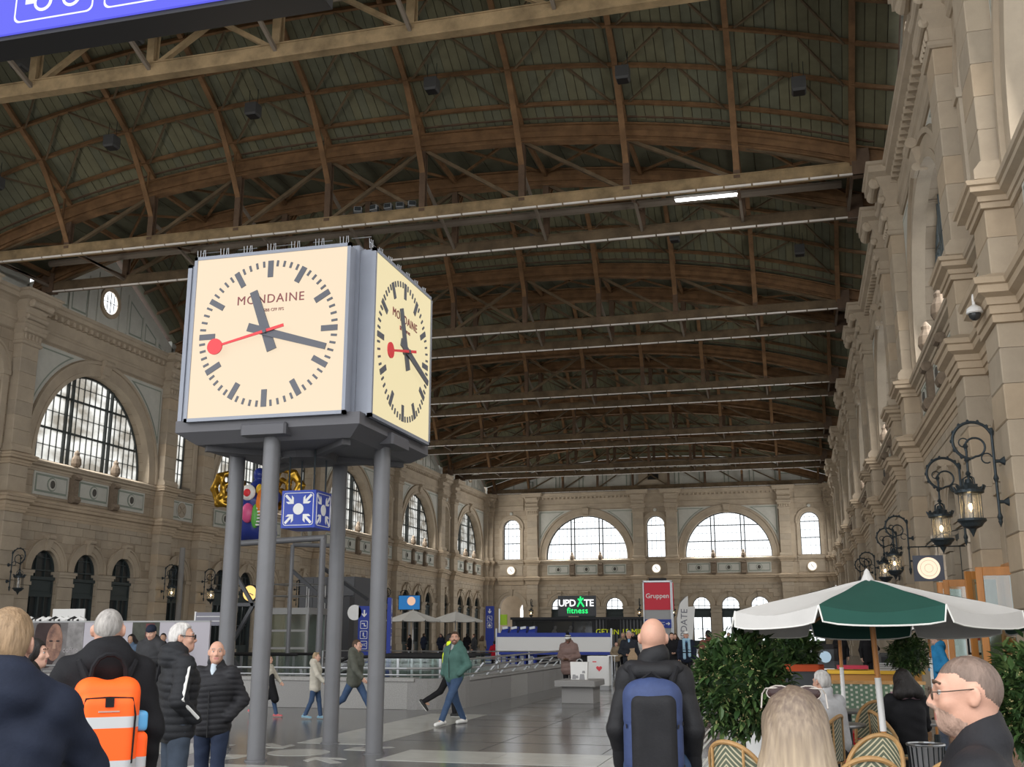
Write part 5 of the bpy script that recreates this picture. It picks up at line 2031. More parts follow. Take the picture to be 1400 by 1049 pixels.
fit = thing('fitness_pavilion', 'long black pavilion with ribbed cladding and glowing UPDATE fitness sign', 'pavilion', (-17.8, 88.0, 0))
PAV = mat('pavilion_black', (0.035, 0.037, 0.042), 0.5)
MB().box(-5.5, 5.5, 0, 6, 0, 2.85).obj('body', PAV, fit)
MB().box(-5.6, 5.6, -0.25, 6.1, 2.75, 2.95).obj('roof_edge', PAV, fit)
for i in range(14):
    MB().box(1.6 + i * 0.28, 1.72 + i * 0.28, -0.12, 0.0, 0.1, 2.75).obj('rib', mat('rib_grey', (0.12, 0.125, 0.135), 0.5), fit)
for i in range(4):
    MB().box(-5.2 + i * 1.65, -3.68 + i * 1.65, -0.03, 0.0, 0.7, 2.6).obj('window', GLASS_DARK, fit)
for i, (x, m_) in enumerate(((-3.6, WHITE), (-1.9, STONE_W), (-0.6, STONE_G), (0.5, STONE_W))):
    mb = MB().ellipsoid((x, -0.04, 1.5), (0.25, 0.02, 0.5), 10, 8)
    mb.ellipsoid((x + 0.1, -0.04, 2.1), (0.14, 0.02, 0.17), 10, 8)
    mb.obj('window_figure', mat('poster_grey', (0.1, 0.1, 0.1), 0.6), fit)
text_obj('lettering', 'GET IN 15 MIN', 0.62, mat('acid_yellow', (0.55, 0.60, 0.03), 0.6, emit=(0.5, 0.55, 0.02), estr=0.3), fit, (3.6, -0.16, 1.75))
MB().box(2.5, 3.6, -0.25, -0.13, 1.95, 2.7).obj('screen', BLACK, fit)
sg = empty('roof_sign', (-0.1, 0.6, 2.95), 0, fit)
MB().box(-1.6, 1.6, 0, 0.15, 0.1, 1.75).obj('sign_board', mat('sign_slate', (0.1, 0.105, 0.115), 0.5), sg)
NEONW = emit_mat('neon_white', (1.0, 1.0, 1.0), 1.2)
NEONG = emit_mat('neon_green', (0.03, 1.0, 0.22), 0.9)
text_obj('white_lettering', 'UPD', 0.78, NEONW, sg, (-0.82, -0.02, 1.13), bold=0.008, spacing=0.95)
text_obj('white_lettering', 'TE', 0.78, NEONW, sg, (1.02, -0.02, 1.13), bold=0.008, spacing=0.95)
mb = MB()
for a_, b_ in (((0.05, 0.85), (0.3, 1.3)), ((0.3, 1.3), (0.6, 0.85)), ((0.3, 1.3), (0.1, 1.5)), ((0.3, 1.3), (0.55, 1.55)), ((0.3, 1.35), (0.32, 1.68))):
    mb.bar((a_[0], -0.03, a_[1]), (b_[0], -0.03, b_[1]), 0.06, 0.11, (0, 0, 1))
mb.obj('green_figure', NEONG, sg)
text_obj('green_lettering', 'fitness', 0.66, NEONG, sg, (0.05, -0.02, 0.52), bold=0.008, spacing=1.05)

gp = thing('red_info_column', 'tall grey column with red panel reading Gruppen and a small blue sign', 'sign', (-6.25, 50.0, 0))
COLG = mat('column_grey', (0.36, 0.365, 0.37), 0.5)
MB().box(-0.68, 0.6, -0.05, 0.5, 0, 3.98).obj('column', COLG, gp)
MB().box(-0.66, 0.54, -0.08, -0.05, 2.7, 3.93).obj('red_panel', mat('panel_red', (0.62, 0.035, 0.06), 0.5), gp)
MB().box(0.6, 0.63, -0.05, 0.48, 2.7, 3.93).obj('red_panel', MATS['panel_red'], gp)
fr2 = MB()
for x in (-0.7, 0.56, 0.62):
    fr2.box(x - 0.02, x + 0.02, -0.1, -0.06, 0, 4.0)
fr2.box(-0.72, 0.64, -0.1, -0.05, 3.95, 4.02)
fr2.obj('frame', STEEL, gp)
MB().box(-0.45, 0.35, 0.0, 0.3, 4.0, 4.14).obj('projector', BLACK, gp)
text_obj('lettering', 'Gruppen', 0.3, WHITE, gp, (-0.06, -0.085, 3.32), bold=0.004)
bsn = empty('blue_plate', (-0.05, -0.1, 2.08), 0, gp)
MB().box(-0.6, 0.6, -0.02, 0.0, -0.19, 0.19).obj('plate', BLUE, bsn)
text_obj('lettering', 'SBB Reisezentrum', 0.085, WHITE, bsn, (-0.02, -0.024, 0.06))
text_obj('lettering', 'SBB Travel Center', 0.085, WHITE, bsn, (-0.02, -0.024, -0.05))
MB().prism(arrow_poly(0.47, 0.0, -PI / 2, 0.9), -0.026, -0.02).obj('arrow', WHITE, bsn)
for z in (-0.09, 0.09):
    MB().lathe([(0.06, -0.026), (0.06, -0.02)], (-0.5, 0, z), 12, 'y').obj('pictogram', WHITE, bsn)

fg = thing('beach_flag', 'white sail-shaped banner flag with grey lettering right of the red column', 'flag', (-4.95, 48.0, 0))
mb = MB().tube([(-0.3, 0, 0), (-0.3, 0, 2.3), (-0.15, 0, 2.95), (0.15, 0, 3.25)], 0.02, 6)
mb.obj('pole', STEEL, fg)
mb = MB().prism([(-0.29, 0.8), (0.3, 0.85), (0.52, 2.8), (0.22, 2.78), (0.22, 3.25), (0.0, 3.12), (-0.16, 2.88), (-0.29, 2.3)], -0.01, 0.01)
mb.obj('sail', WHITE, fg)
text_obj('lettering', 'UPDATE', 0.4, mat('flag_grey', (0.16, 0.16, 0.2), 0.6), fg, (0.02, -0.014, 1.95), rot=(0, -PI / 2 + 0.05, 0))
MB().box(-0.5, 0.1, -0.2, 0.2, 0, 0.05).obj('foot', STEEL, fg)

bn = thing('granite_bench', 'grey granite bench with thick seat slab beside the parapet', 'bench', (-5.35, 26.3, 0))
MB().cbox(-0.5, 0.5, -0.25, 1.1, 0.4, 0.54, 0.02).obj('seat_slab', GRANITE, bn)
MB().stone(-0.36, 0.42, -0.05, 0.85, 0.0, 0.4, 0.008).obj('support', GRANITE, bn)
bg = thing('shopping_bag', 'white printed paper shopping bag on the granite bench', 'bag', (-5.36, 26.75, 0.54))
MB().loft([[(-0.2, -0.09, 0), (0.2, -0.09, 0), (0.2, 0.09, 0), (-0.2, 0.09, 0)], [(-0.22, -0.07, 0.42), (0.22, -0.07, 0.42), (0.22, 0.07, 0.42), (-0.22, 0.07, 0.42)]]).obj('body', WHITE, bg)
for y in (-0.06, 0.06):
    MB().tube(arc_pts(0, 0.42, 0.07, 0, PI, 8, y), 0.006, 5).obj('handle', mat('bag_cord', (0.5, 0.5, 0.5), 0.6), bg)
mb = MB()
for x, z, w, h in ((-0.12, 0.06, 0.05, 0.1), (-0.05, 0.06, 0.04, 0.06), (0.08, 0.06, 0.07, 0.12), (0.12, 0.18, 0.04, 0.05)):
    mb.loft([[(x - w, -0.094, z - h * 0.5), (x + w, -0.094, z - h * 0.5), (x + w * 0.7, -0.091, z + h * 0.6), (x - w * 0.7, -0.091, z + h * 0.6)], [(x - w, -0.085, z - h * 0.5), (x + w, -0.085, z - h * 0.5), (x + w * 0.7, -0.08, z + h * 0.6), (x - w * 0.7, -0.08, z + h * 0.6)]])
mb.obj('print', mat('bag_print', (0.3, 0.3, 0.31), 0.6), bg)

ht = thing('white_stand', 'white pedestal stand with a small red heart behind the granite bench', 'stand', (-5.95, 32.9, 0))
MB().cbox(-0.36, 0.3, -0.2, 0.3, 0.12, 0.98, 0.015).obj('body', WHITE, ht)
MB().box(-0.34, 0.28, -0.18, 0.28, 0, 0.12).obj('plinth', COLG, ht)
MB().box(0.24, 0.5, -0.1, 0.3, 0.98, 1.0).obj('side_shelf', WHITE, ht)
for x in (0.36, 0.46):
    MB().box(x - 0.01, x + 0.01, -0.1, -0.08, 0, 0.98).obj('shelf_post', STEEL, ht)
hp = []
for i in range(24):
    t_ = 2 * PI * i / 24
    hp.append((0.0075 * 16 * math.sin(t_) ** 3 * 0.75, 0.62 + 0.0056 * (13 * math.cos(t_) - 5 * math.cos(2 * t_) - 2 * math.cos(3 * t_) - math.cos(4 * t_))))
MB().prism(hp, -0.21, -0.2).obj('heart', mat('heart_red', (0.7, 0.06, 0.08), 0.5), ht)
MB().box(-0.2, -0.08, -0.206, -0.2, 0.8, 0.83).obj('logo_line', MATS['heart_red'], ht)

# hoarding with the coffee advertisement
ho = thing('hoarding', 'long lilac-white hoarding with a coffee advert behind the people at left', 'hoarding', (-17.4, 25.0, 0))
LILAC = mat('lilac_white', (0.46, 0.44, 0.49), 0.6)
x = -4.2
for i in range(7):
    MB().box(x + 0.005, x + 0.995, -0.03, 0.03, 0.05, 1.95).obj('panel', LILAC, ho)
    MB().box(x + 0.03, x + 0.07, 0.03, 0.4, 0, 1.9).obj('brace', STEEL, ho)
    x += 1.0
MB().box(-4.2, 2.8, -0.04, 0.04, 1.93, 1.97).obj('top_rail', COLG, ho)
ad = empty('advert', (0, 0, 0), 0, ho)
MB().box(-2.55, -0.9, -0.036, -0.03, 0.1, 1.93).obj('photo_ground', mat('advert_grey', (0.16, 0.15, 0.15), 0.6, noise=0.4, nscale=3), ad)
oval = lambda cx, cz, rx, rz_, n=24: [(cx + rx * math.cos(2 * PI * i / n), min(1.92, cz + rz_ * math.sin(2 * PI * i / n))) for i in range(n)]
MB().prism(oval(-2.0, 1.5, 0.42, 0.75), -0.038, -0.03).obj('hair_print', mat('advert_hair', (0.045, 0.03, 0.03), 0.7, noise=0.3), ad)
MB().prism(oval(-1.78, 1.42, 0.25, 0.48), -0.041, -0.03).obj('face_print', mat('advert_skin', (0.30, 0.17, 0.12), 0.7, noise=0.5, nscale=5, dark=(0.12, 0.07, 0.06)), ad)
for ex in (-1.88, -1.67):
    MB().prism(oval(ex, 1.45, 0.06, 0.025, 12), -0.043, -0.03).obj('eye_print', MATS['advert_hair'], ad)
MB().prism([(-1.8, 1.42), (-1.74, 1.42), (-1.72, 1.25), (-1.82, 1.25)], -0.043, -0.03).obj('nose_print', mat('advert_skin_light', (0.4, 0.25, 0.18), 0.7), ad)
MB().box(-1.4, -0.9, -0.04, -0.03, 0.1, 1.93).obj('blurred_print', mat('advert_blur', (0.27, 0.26, 0.26), 0.6, noise=0.4, nscale=4), ad)
text_obj('lettering', 'coffee', 0.2, mat('advert_text', (0.36, 0.34, 0.35), 0.6), ad, (-1.25, -0.05, 1.22))
text_obj('lettering', 'coffees', 0.26, mat('advert_dark', (0.04, 0.04, 0.05), 0.6), ad, (1.75, -0.036, 1.0))
MB().box(0.55, 1.35, -0.036, -0.03, 0.1, 1.93).obj('print_green', mat('advert_green', (0.07, 0.075, 0.06), 0.6, noise=0.5, nscale=3), ad)
MB().box(0.95, 1.2, -0.04, -0.036, 0.9, 1.9).obj('print_red', mat('advert_red', (0.17, 0.05, 0.05), 0.6, noise=0.4, nscale=3), ad)
MB().box(2.05, 2.3, -0.04, -0.03, 1.2, 1.75).obj('print_dark', mat('advert_black', (0.07, 0.07, 0.08), 0.6), ad)
cl = thing('folded_parasol', 'folded white and black striped parasol lying on top of the hoarding shelf', 'parasol', (-20.0, 25.8, 1.88))
mb = MB()
for i in range(9):
    mb.mi = i % 3 == 1
    mb.tube([(-0.85 + i * 0.2, 0, 0.1), (-0.7 + i * 0.2, 0.05, 0.16), (-0.5 + i * 0.2, 0, 0.12)], [0.05, 0.075, 0.04], 7)
mb.obj('cloth', [WHITE, BLACK], cl)
MB().tube([(-1.0, 0, 0.06), (1.4, 0, 0.06)], 0.025, 6).obj('pole', STEEL, cl)
MB().box(-1.1, 1.5, -0.2, 0.3, -1.9, 0.0).obj('crate_shelf', COLG, cl)
wb = thing('white_board', 'blank white board standing behind the hoarding under an archway', 'board', (-21.1, 28.0, 0))
MB().box(-0.55, 0.55, -0.02, 0.02, 1.3, 2.36).obj('panel', WHITE, wb)
for x in (-0.45, 0.45):
    MB().box(x - 0.02, x + 0.02, 0.02, 0.06, 0, 2.3).obj('leg', STEEL, wb)
ds = thing('direction_board', 'grey direction board with pale lines above the hoarding, left of the clock leg', 'sign', (-15.2, 26.2, 0))
MB().box(-0.55, 0.55, -0.03, 0.03, 1.85, 2.2).obj('board', mat('board_grey', (0.2, 0.2, 0.24), 0.5), ds)
for z in (1.97, 2.09):
    MB().box(-0.52, 0.52, -0.036, -0.03, z - 0.008, z + 0.008).obj('line', WHITE, ds)
for x in (-0.57, 0.57):
    MB().box(x - 0.02, x + 0.02, -0.03, 0.03, 0, 2.22).obj('post', WHITE, ds)
dp = thing('downpipe', 'grey downpipe mast standing before the left pilaster', 'mast', (-33.8, 54.3, 0))
MB().tube([(0, 0, 0), (0, 0, 6.4)], 0.16, 10).obj('pipe', mat('pipe_grey', (0.22, 0.21, 0.2), 0.6), dp, smooth=True)
MB().box(-0.25, 0.25, -0.25, 0.25, 0, 0.06).obj('foot', COLG, dp)
tv = thing('hanging_screen', 'blue hanging advertising screen near the left wall cafe', 'screen', (-25.8, 70.0, 3.2))
MB().box(-0.8, 0.8, -0.05, 0.1, 0, 1.0).obj('case', BLACK, tv)
MB().box(-0.76, 0.76, -0.06, -0.05, 0.04, 0.96).obj('display', emit_mat('screen_blue', (0.03, 0.16, 0.4), 0.7), tv)
MB().lathe([(0.3, -0.07), (0.3, -0.06)], (0.15, 0, 0.6), 16, 'y').obj('display_spot', emit_mat('screen_warm', (0.8, 0.5, 0.35), 0.7), tv)
MB().box(-0.05, 0.05, 0, 0.08, -3.2, 0).obj('post', STEEL, tv)
# ================================================================== CAFE UNDER THE UMBRELLA
CREAM = mat('umbrella_cream', (0.50, 0.49, 0.475), 0.8, noise=0.08, nscale=3)
GREEN = mat('umbrella_green', (0.010, 0.060, 0.045), 0.8, noise=0.1, nscale=4)
NAVY = mat('umbrella_navy', (0.01, 0.012, 0.03), 0.8)
PIPING = mat('white_piping', (0.72, 0.71, 0.68), 0.7)


def make_umbrella(loc, R, zh, za, a0, label, colors, wood=True, val=0.14, pole_r=0.024, lean=(0, 0), tilt=0.0):
    t = thing('cafe_umbrella', label, 'umbrella', loc, 0, None)
    N = 8
    for k in range(N):
        a, b = a0 + 2 * PI * k / N, a0 + 2 * PI * (k + 1) / N
        m = 8
        grid = []
        for i in range(m + 1):
            u = 0.03 + 0.97 * i / m
            row = []
            for j in range(m + 1):
                v = j / m
                x = R * u * ((1 - v) * math.cos(a) + v * math.cos(b))
                y = R * u * ((1 - v) * math.sin(a) + v * math.sin(b))
                sag = 0.045 * R * math.sin(PI * v) * u
                z = za - (za - zh) * u ** 1.05 - sag + 0.004 * math.sin(9 * u + 6 * v + k)
                row.append((x, y, z))
            grid.append(row)
        drop = []
        for j in range(m + 1):
            p = grid[m][j]
            v = j / m
            f = 1.03
            e0, e1 = grid[m][0], grid[m][m]
            vv = 0.5 + (v - 0.5) * 0.92
            drop.append(((e0[0] + (e1[0] - e0[0]) * vv) * f, (e0[1] + (e1[1] - e0[1]) * vv) * f, 0.75 * e0[2] + 0.25 * p[2] - val * (1.0 - 0.12 * (2 * abs(v - 0.5)) ** 6)))
        grid.append(drop)
        mb = MB()
        n = m + 1
        vs_ = [p for row in grid for p in row]
        vs_ += [(p[0], p[1], p[2] - 0.006) for row in grid for p in row]
        fs_ = []
        H = len(grid)
        o = H * n
        for i in range(H - 1):
            for j in range(m):
                q = (i * n + j, i * n + j + 1, (i + 1) * n + j + 1, (i + 1) * n + j)
                fs_.append(q)
                fs_.append(tuple(o + e for e in reversed(q)))
        mb.add(vs_, fs_)
        ca = mb.obj('canopy_panel', colors[k % len(colors)], t, smooth=True)
        MB().tube([grid[m][0]] + drop + [grid[m][m]], 0.0065, 5).obj('piping', PIPING, ca)
    mb = MB().lathe([(0.004, za + 0.09), (0.02, za + 0.07), (0.03, za + 0.04), (0.05, za + 0.0), (0.06, za - 0.03)], (0, 0, 0), 12)
    mb.obj('finial', CREAM, t)
    MB().tube([(lean[0], lean[1], 0.05), (0, 0, za)], pole_r, 10).obj('pole', WOOD if wood else STEEL, t, smooth=True)
    f0, f1 = 0.42, 0.62
    P = lambda f: (lean[0] * (1 - f), lean[1] * (1 - f), za * f)
    MB().tube([P(f0), P(f1)], pole_r + 0.003, 10).obj('white_sleeve', WHITE, t, smooth=True)
    for k in range(N):
        a = a0 + 2 * PI * k / N
        MB().bar((0.04 * math.cos(a), 0.04 * math.sin(a), za - 0.06), (0.95 * R * math.cos(a), 0.95 * R * math.sin(a), zh - 0.0), 0.012, 0.02).obj('rib', WOOD, t)
    MB().lathe([(0.24, 0.0), (0.24, 0.05), (0.05, 0.1), (0.04, 0.3)], (lean[0], lean[1], 0), 16).obj('stand', IRON, t)
    for ch in t.children:
        if ch.name.startswith(('canopy_panel', 'finial', 'rib')):
            ch.rotation_euler = (tilt, 0, 0)
            zz = za - 0.2
            ch.location = (0, zz * math.sin(tilt), zz - zz * math.cos(tilt))
    return t


make_umbrella((0.56, 9.5, 0), 1.17, 1.80, 2.09, -PI / 2 - PI / 8 + 0.02, 'green and cream cafe umbrella, the big one at the front with a wooden pole', [GREEN, CREAM], lean=(0.06, 0.0), tilt=-0.05)
make_umbrella((0.40, 12.5, 0), 1.0, 1.83, 2.08, 0.1, 'cream umbrella behind the front one, left wooden pole showing', [CREAM, NAVY], pole_r=0.02)
make_umbrella((1.72, 16.3, 0), 1.1, 1.84, 2.12, 0.3, 'cream umbrella behind the front one, right thin wooden pole showing', [CREAM, CREAM, NAVY], pole_r=0.018)
make_umbrella((2.72, 10.0, 0), 0.95, 1.84, 2.1, 0.25, 'cream and navy umbrella cut off by the right edge', [CREAM, NAVY], pole_r=0.02)
# far white umbrellas of the left cafe
fu = make_umbrella((-22.6, 62.0, 0), 1.7, 2.45, 3.0, 0.0, 'white square cafe parasol far left, front one of the pair', [mat('far_white', (0.6, 0.59, 0.56), 0.8)], False, 0.1, 0.04)
dup(fu, (-21.2, 66.0, 0), 0.3, 'white cafe parasol far left, rear one of the pair')

# leafy ball trees
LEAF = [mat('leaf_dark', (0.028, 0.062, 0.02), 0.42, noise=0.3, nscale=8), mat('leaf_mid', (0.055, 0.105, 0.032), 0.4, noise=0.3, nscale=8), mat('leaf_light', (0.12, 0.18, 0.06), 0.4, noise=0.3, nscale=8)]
BARK = mat('bark', (0.12, 0.10, 0.07), 0.8, noise=0.4, nscale=20)


def leaf_shape(mb, p, d, up, L, W):
    d = d.normalized()
    s = d.cross(up)
    if s.length < 1e-3:
        s = d.orthogonal()
    s.normalize()
    n = s.cross(d)
    q = lambda t, w, h: p + d * (L * t) + s * (W * w) + n * (L * h)
    mb.add([q(0, 0, 0), q(0.35, -0.5, 0.07), q(0.35, 0, 0.0), q(0.35, 0.5, 0.07), q(0.72, -0.38, 0.03), q(0.72, 0, -0.04), q(0.72, 0.38, 0.03), q(1, 0, -0.1)],
           [(0, 2, 1), (0, 3, 2), (1, 2, 5, 4), (2, 3, 6, 5), (4, 5, 7), (5, 6, 7)])


def ball_tree(loc, R, zc, nleaf, nsingle, label, seed, group=None, L=0.098, buds=True, trunk=True):
    rr = random.Random(seed)
    t = thing('ball_tree', label, 'tree', loc, 0, group)
    pts = []
    for i in range(nleaf):
        z = rr.uniform(-1, 1)
        a = rr.uniform(0, 2 * PI)
        s = math.sqrt(1 - z * z)
        n = Vector((s * math.cos(a), s * math.sin(a), z))
        k = rr.uniform(0.62, 1.0) * (1 + 0.09 * math.sin(5 * a + 3 * z) + 0.06 * math.sin(9 * z + 2 * a))
        pts.append((k, n))
    pts.sort(key=lambda q: -(q[0] - 0.9 * q[1].y))
    st = MB()
    for i, (k, n) in enumerate(pts):
        p = Vector((0, 0, zc)) + n * (R * k)
        d = n * 0.7 + Vector((rr.uniform(-1, 1), rr.uniform(-1, 1), rr.uniform(-0.8, 0.9)))
        m = rr.choice((0, 0, 1, 1, 1, 2))
        Ls = L * rr.uniform(0.75, 1.25)
        if i < nsingle:
            mb = MB()
            leaf_shape(mb, p, d, Vector((0.1, 0.2, 1)), Ls, Ls * 0.4)
            mb.obj('leaf', LEAF[m], t)
        else:
            st.mi = m
            leaf_shape(st, p, d, Vector((0.1, 0.2, 1)), Ls, Ls * 0.4)
    tag(st.obj('foliage', LEAF, t), kind='stuff')
    if buds:
        bd = MB()
        for i in range(220):
            k, n = rr.choice(pts[:len(pts) // 2])
            p = Vector((0, 0, zc)) + n * (R * (k + 0.02))
            for q in range(3):
                bd.ellipsoid(p + Vector((rr.uniform(-1, 1), rr.uniform(-1, 1), rr.uniform(-1, 1))) * 0.012, (0.006,) * 3, 5, 3)
        tag(bd.obj('buds', mat('pale_buds', (0.30, 0.27, 0.12), 0.6), t), kind='stuff')
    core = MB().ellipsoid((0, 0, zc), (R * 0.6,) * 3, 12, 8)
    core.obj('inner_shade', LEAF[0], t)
    if trunk:
        MB().tube([(0, 0, 0.32), (0.012, 0, 0.7), (-0.005, 0, zc)], [0.024, 0.02, 0.02], 8).obj('trunk', BARK, t, smooth=True)
        MB().lathe([(0.16, 0.0), (0.2, 0.3), (0.21, 0.36), (0.18, 0.36), (0.17, 0.32)], (0, 0, 0), 16).obj('pot', mat('pot_grey', (0.2, 0.2, 0.2), 0.7), t)
        MB().lathe([(0.17, 0.3), (0.17, 0.33)], (0, 0, 0), 16).obj('soil', BARK, t)
    return t


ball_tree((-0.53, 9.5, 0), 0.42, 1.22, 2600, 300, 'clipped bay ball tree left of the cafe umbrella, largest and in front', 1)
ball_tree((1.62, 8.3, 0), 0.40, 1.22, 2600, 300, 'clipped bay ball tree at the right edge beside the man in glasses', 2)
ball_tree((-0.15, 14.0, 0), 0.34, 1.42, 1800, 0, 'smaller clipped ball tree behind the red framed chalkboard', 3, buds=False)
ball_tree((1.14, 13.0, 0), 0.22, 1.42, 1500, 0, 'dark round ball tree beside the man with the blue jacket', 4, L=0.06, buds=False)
wp = thing('white_planter', 'white planter tub behind the large ball tree', 'planter', (-0.35, 10.9, 0))
MB().lathe([(0.19, 0.0), (0.24, 0.72), (0.25, 0.75), (0.22, 0.75), (0.21, 0.68)], (0, 0, 0), 20).obj('tub', WHITE, wp, smooth=True)
MB().lathe([(0.2, 0.64), (0.2, 0.7)], (0, 0, 0), 16).obj('soil', BARK, wp)


# rattan chairs
def weave_mat():
    m = bpy.data.materials.new('rattan_weave')
    m.use_nodes = True
    nt = m.node_tree
    b = nt.nodes['Principled BSDF']
    tc = nt.nodes.new('ShaderNodeTexCoord')
    sp = nt.nodes.new('ShaderNodeSeparateXYZ')
    nt.links.new(tc.outputs['Object'], sp.inputs[0])
    ab = nt.nodes.new('ShaderNodeMath')
    ab.operation = 'ABSOLUTE'
    nt.links.new(sp.outputs['X'], ab.inputs[0])
    ad = nt.nodes.new('ShaderNodeMath')
    ad.operation = 'ADD'
    nt.links.new(ab.outputs[0], ad.inputs[0])
    nt.links.new(sp.outputs['Z'], ad.inputs[1])
    mu = nt.nodes.new('ShaderNodeMath')
    mu.operation = 'MULTIPLY'
    mu.inputs[1].default_value = 150
    nt.links.new(ad.outputs[0], mu.inputs[0])
    sn = nt.nodes.new('ShaderNodeMath')
    sn.operation = 'SINE'
    nt.links.new(mu.outputs[0], sn.inputs[0])
    cr = nt.nodes.new('ShaderNodeValToRGB')
    cr.color_ramp.elements[0].position = 0.35
    cr.color_ramp.elements[0].color = (0.10, 0.115, 0.08, 1)
    cr.color_ramp.elements[1].position = 0.6
    cr.color_ramp.elements[1].color = (0.50, 0.45, 0.31, 1)
    nt.links.new(sn.outputs[0], cr.inputs['Fac'])
    nt.links.new(cr.outputs['Color'], b.inputs['Base Color'])
    b.inputs['Roughness'].default_value = 0.6
    return m


WEAVE = weave_mat()


def make_chair(label):
    """faces +y; curved back at -y"""
    t = thing('rattan_chair', label, 'chair', (0, 0, 0), 0, 'rattan bistro chairs of the cafe')
    MB().lathe([(0.2, 0.43), (0.22, 0.44), (0.22, 0.46), (0.2, 0.47)], (0, 0, 0), 20).obj('seat', WEAVE, t)
    MB().tube([(0.225 * math.cos(2 * PI * i / 20), 0.225 * math.sin(2 * PI * i / 20), 0.45) for i in range(20)], 0.016, 6, closed=True).obj('seat_ring', RATTAN, t)
    for sx in (-1, 1):
        for sy in (-1, 1):
            MB().tube([(sx * 0.15, sy * 0.15, 0.45), (sx * 0.2, sy * 0.2, 0.0)], 0.015, 6).obj('leg', RATTAN, t)
    MB().tube([(0.17 * math.cos(2 * PI * i / 16), 0.17 * math.sin(2 * PI * i / 16), 0.2) for i in range(16)], 0.01, 5, closed=True).obj('stretcher_ring', RATTAN, t)
    rail = []
    for i in range(21):
        a = PI + 0.25 + (PI - 0.5) * i / 20
        h = 0.46 + 0.42 * math.sin(PI * i / 20) ** 0.45
        rail.append((0.25 * math.cos(a), 0.26 * math.sin(a) - 0.02, h))
    MB().tube(rail, 0.018, 7).obj('back_rail', RATTAN, t, smooth=True)
    mb = MB()
    mb.loft([[(p[0] * 0.97, p[1] * 0.97, 0.47) for p in rail], [(p[0] * 0.98, p[1] * 0.98, (0.47 + p[2]) / 2) for p in rail], [(p[0] * 0.99, p[1] * 0.99, p[2] - 0.01) for p in rail]], cap=False, closed=False)
    mb.obj('woven_back', WEAVE, t)
    for i in (6, 14):
        MB().tube([(rail[i][0] * 1.03, rail[i][1] * 1.03, 0.46), (rail[i][0] * 1.03, rail[i][1] * 1.03, rail[i][2])], 0.01, 5).obj('back_post', RATTAN, t)
    return t


c0 = make_chair('rattan chair with chevron back left of the blonde woman under the ball tree')
c0.location = (-0.45, 8.5, 0)
c0.rotation_euler = (0, 0, -0.5)
for x, y, rz, lab in ((0.35, 7.7, 0.1, 'rattan chair with chevron back right of the blonde woman, nearest the pole'), (0.42, 8.9, 2.6, 'rattan chair facing the viewer behind the nearest rattan chair'), (0.93, 7.65, -0.15, 'rattan chair back beside the candle jar, left of the man in glasses'),
                      (0.9, 11.9, -1.3, 'rattan chair occupied by the woman with a patterned scarf'), (0.05, 11.2, 1.2, 'rattan chair occupied by the lady in the white jacket'), (0.3, 12.6, -2.2, 'rattan chair standing between the umbrella poles'), (0.75, 13.3, 2.9, 'rattan chair further back right of the pole'), (1.55, 7.5, 0.4, 'rattan chair rim showing behind the right shoulder of the man in glasses')):
    dup(c0, (x, y, 0), rz, lab)


def make_table(loc, r, label):
    t = thing('bistro_table', label, 'table', loc, 0, 'round bistro tables of the cafe')
    MB().lathe([(r, 0.72), (r + 0.008, 0.735), (r, 0.75)], (0, 0, 0), 28).obj('top', mat('table_steel', (0.3, 0.3, 0.3), 0.3, 0.6), t)
    MB().tube([(0, 0, 0.03), (0, 0, 0.72)], 0.025, 8).obj('column', IRON, t)
    for k in range(3):
        a = 2 * PI * k / 3
        MB().tube([(0, 0, 0.25), (0.12 * math.cos(a), 0.12 * math.sin(a), 0.12), (0.24 * math.cos(a), 0.24 * math.sin(a), 0.015)], 0.014, 6).obj('leg', IRON, t)
    return t


t0 = make_table((1.15, 12.4, 0), 0.3, 'round steel bistro table in front of the woman with the scarf')
dup(t0, (0.85, 7.0, 0), 0, 'round bistro table with candle jar at the bottom edge')
dup(t0, (0.28, 11.9, 0), 0, 'round bistro table right of the lady in the white jacket')
dup(t0, (0.5, 14.0, 0), 0, 'round bistro table far back between the umbrella poles')


def make_candle(loc, label):
    t = thing('candle_jar', label, 'candle', loc, 0, 'candle jars on the bistro tables')
    MB().lathe([(0.03, 0.0), (0.036, 0.02), (0.036, 0.08), (0.032, 0.085)], (0, 0, 0), 14, cap=False).obj('jar', glass_mat('amber_glass', (1.0, 0.78, 0.42), 0.1) if 'amber_glass' not in MATS else MATS['amber_glass'], t, smooth=True)
    MB().lathe([(0.03, 0.002), (0.03, 0.035)], (0, 0, 0), 12).obj('wax', mat('wax', (0.7, 0.55, 0.3), 0.5, emit=(1.0, 0.5, 0.12), estr=0.5), t)
    MB().lathe([(0.002, 0.035), (0.008, 0.045), (0.001, 0.065)], (0, 0, 0), 8).obj('flame', emit_mat('flame', (1.0, 0.62, 0.2), 8.0) if 'flame' not in MATS else MATS['flame'], t)
    return t


make_candle((0.8, 7.15, 0.75), 'glowing amber candle jar on the table at the bottom edge')
make_candle((1.06, 12.3, 0.75), 'glowing candle jar on the table by the scarf woman')

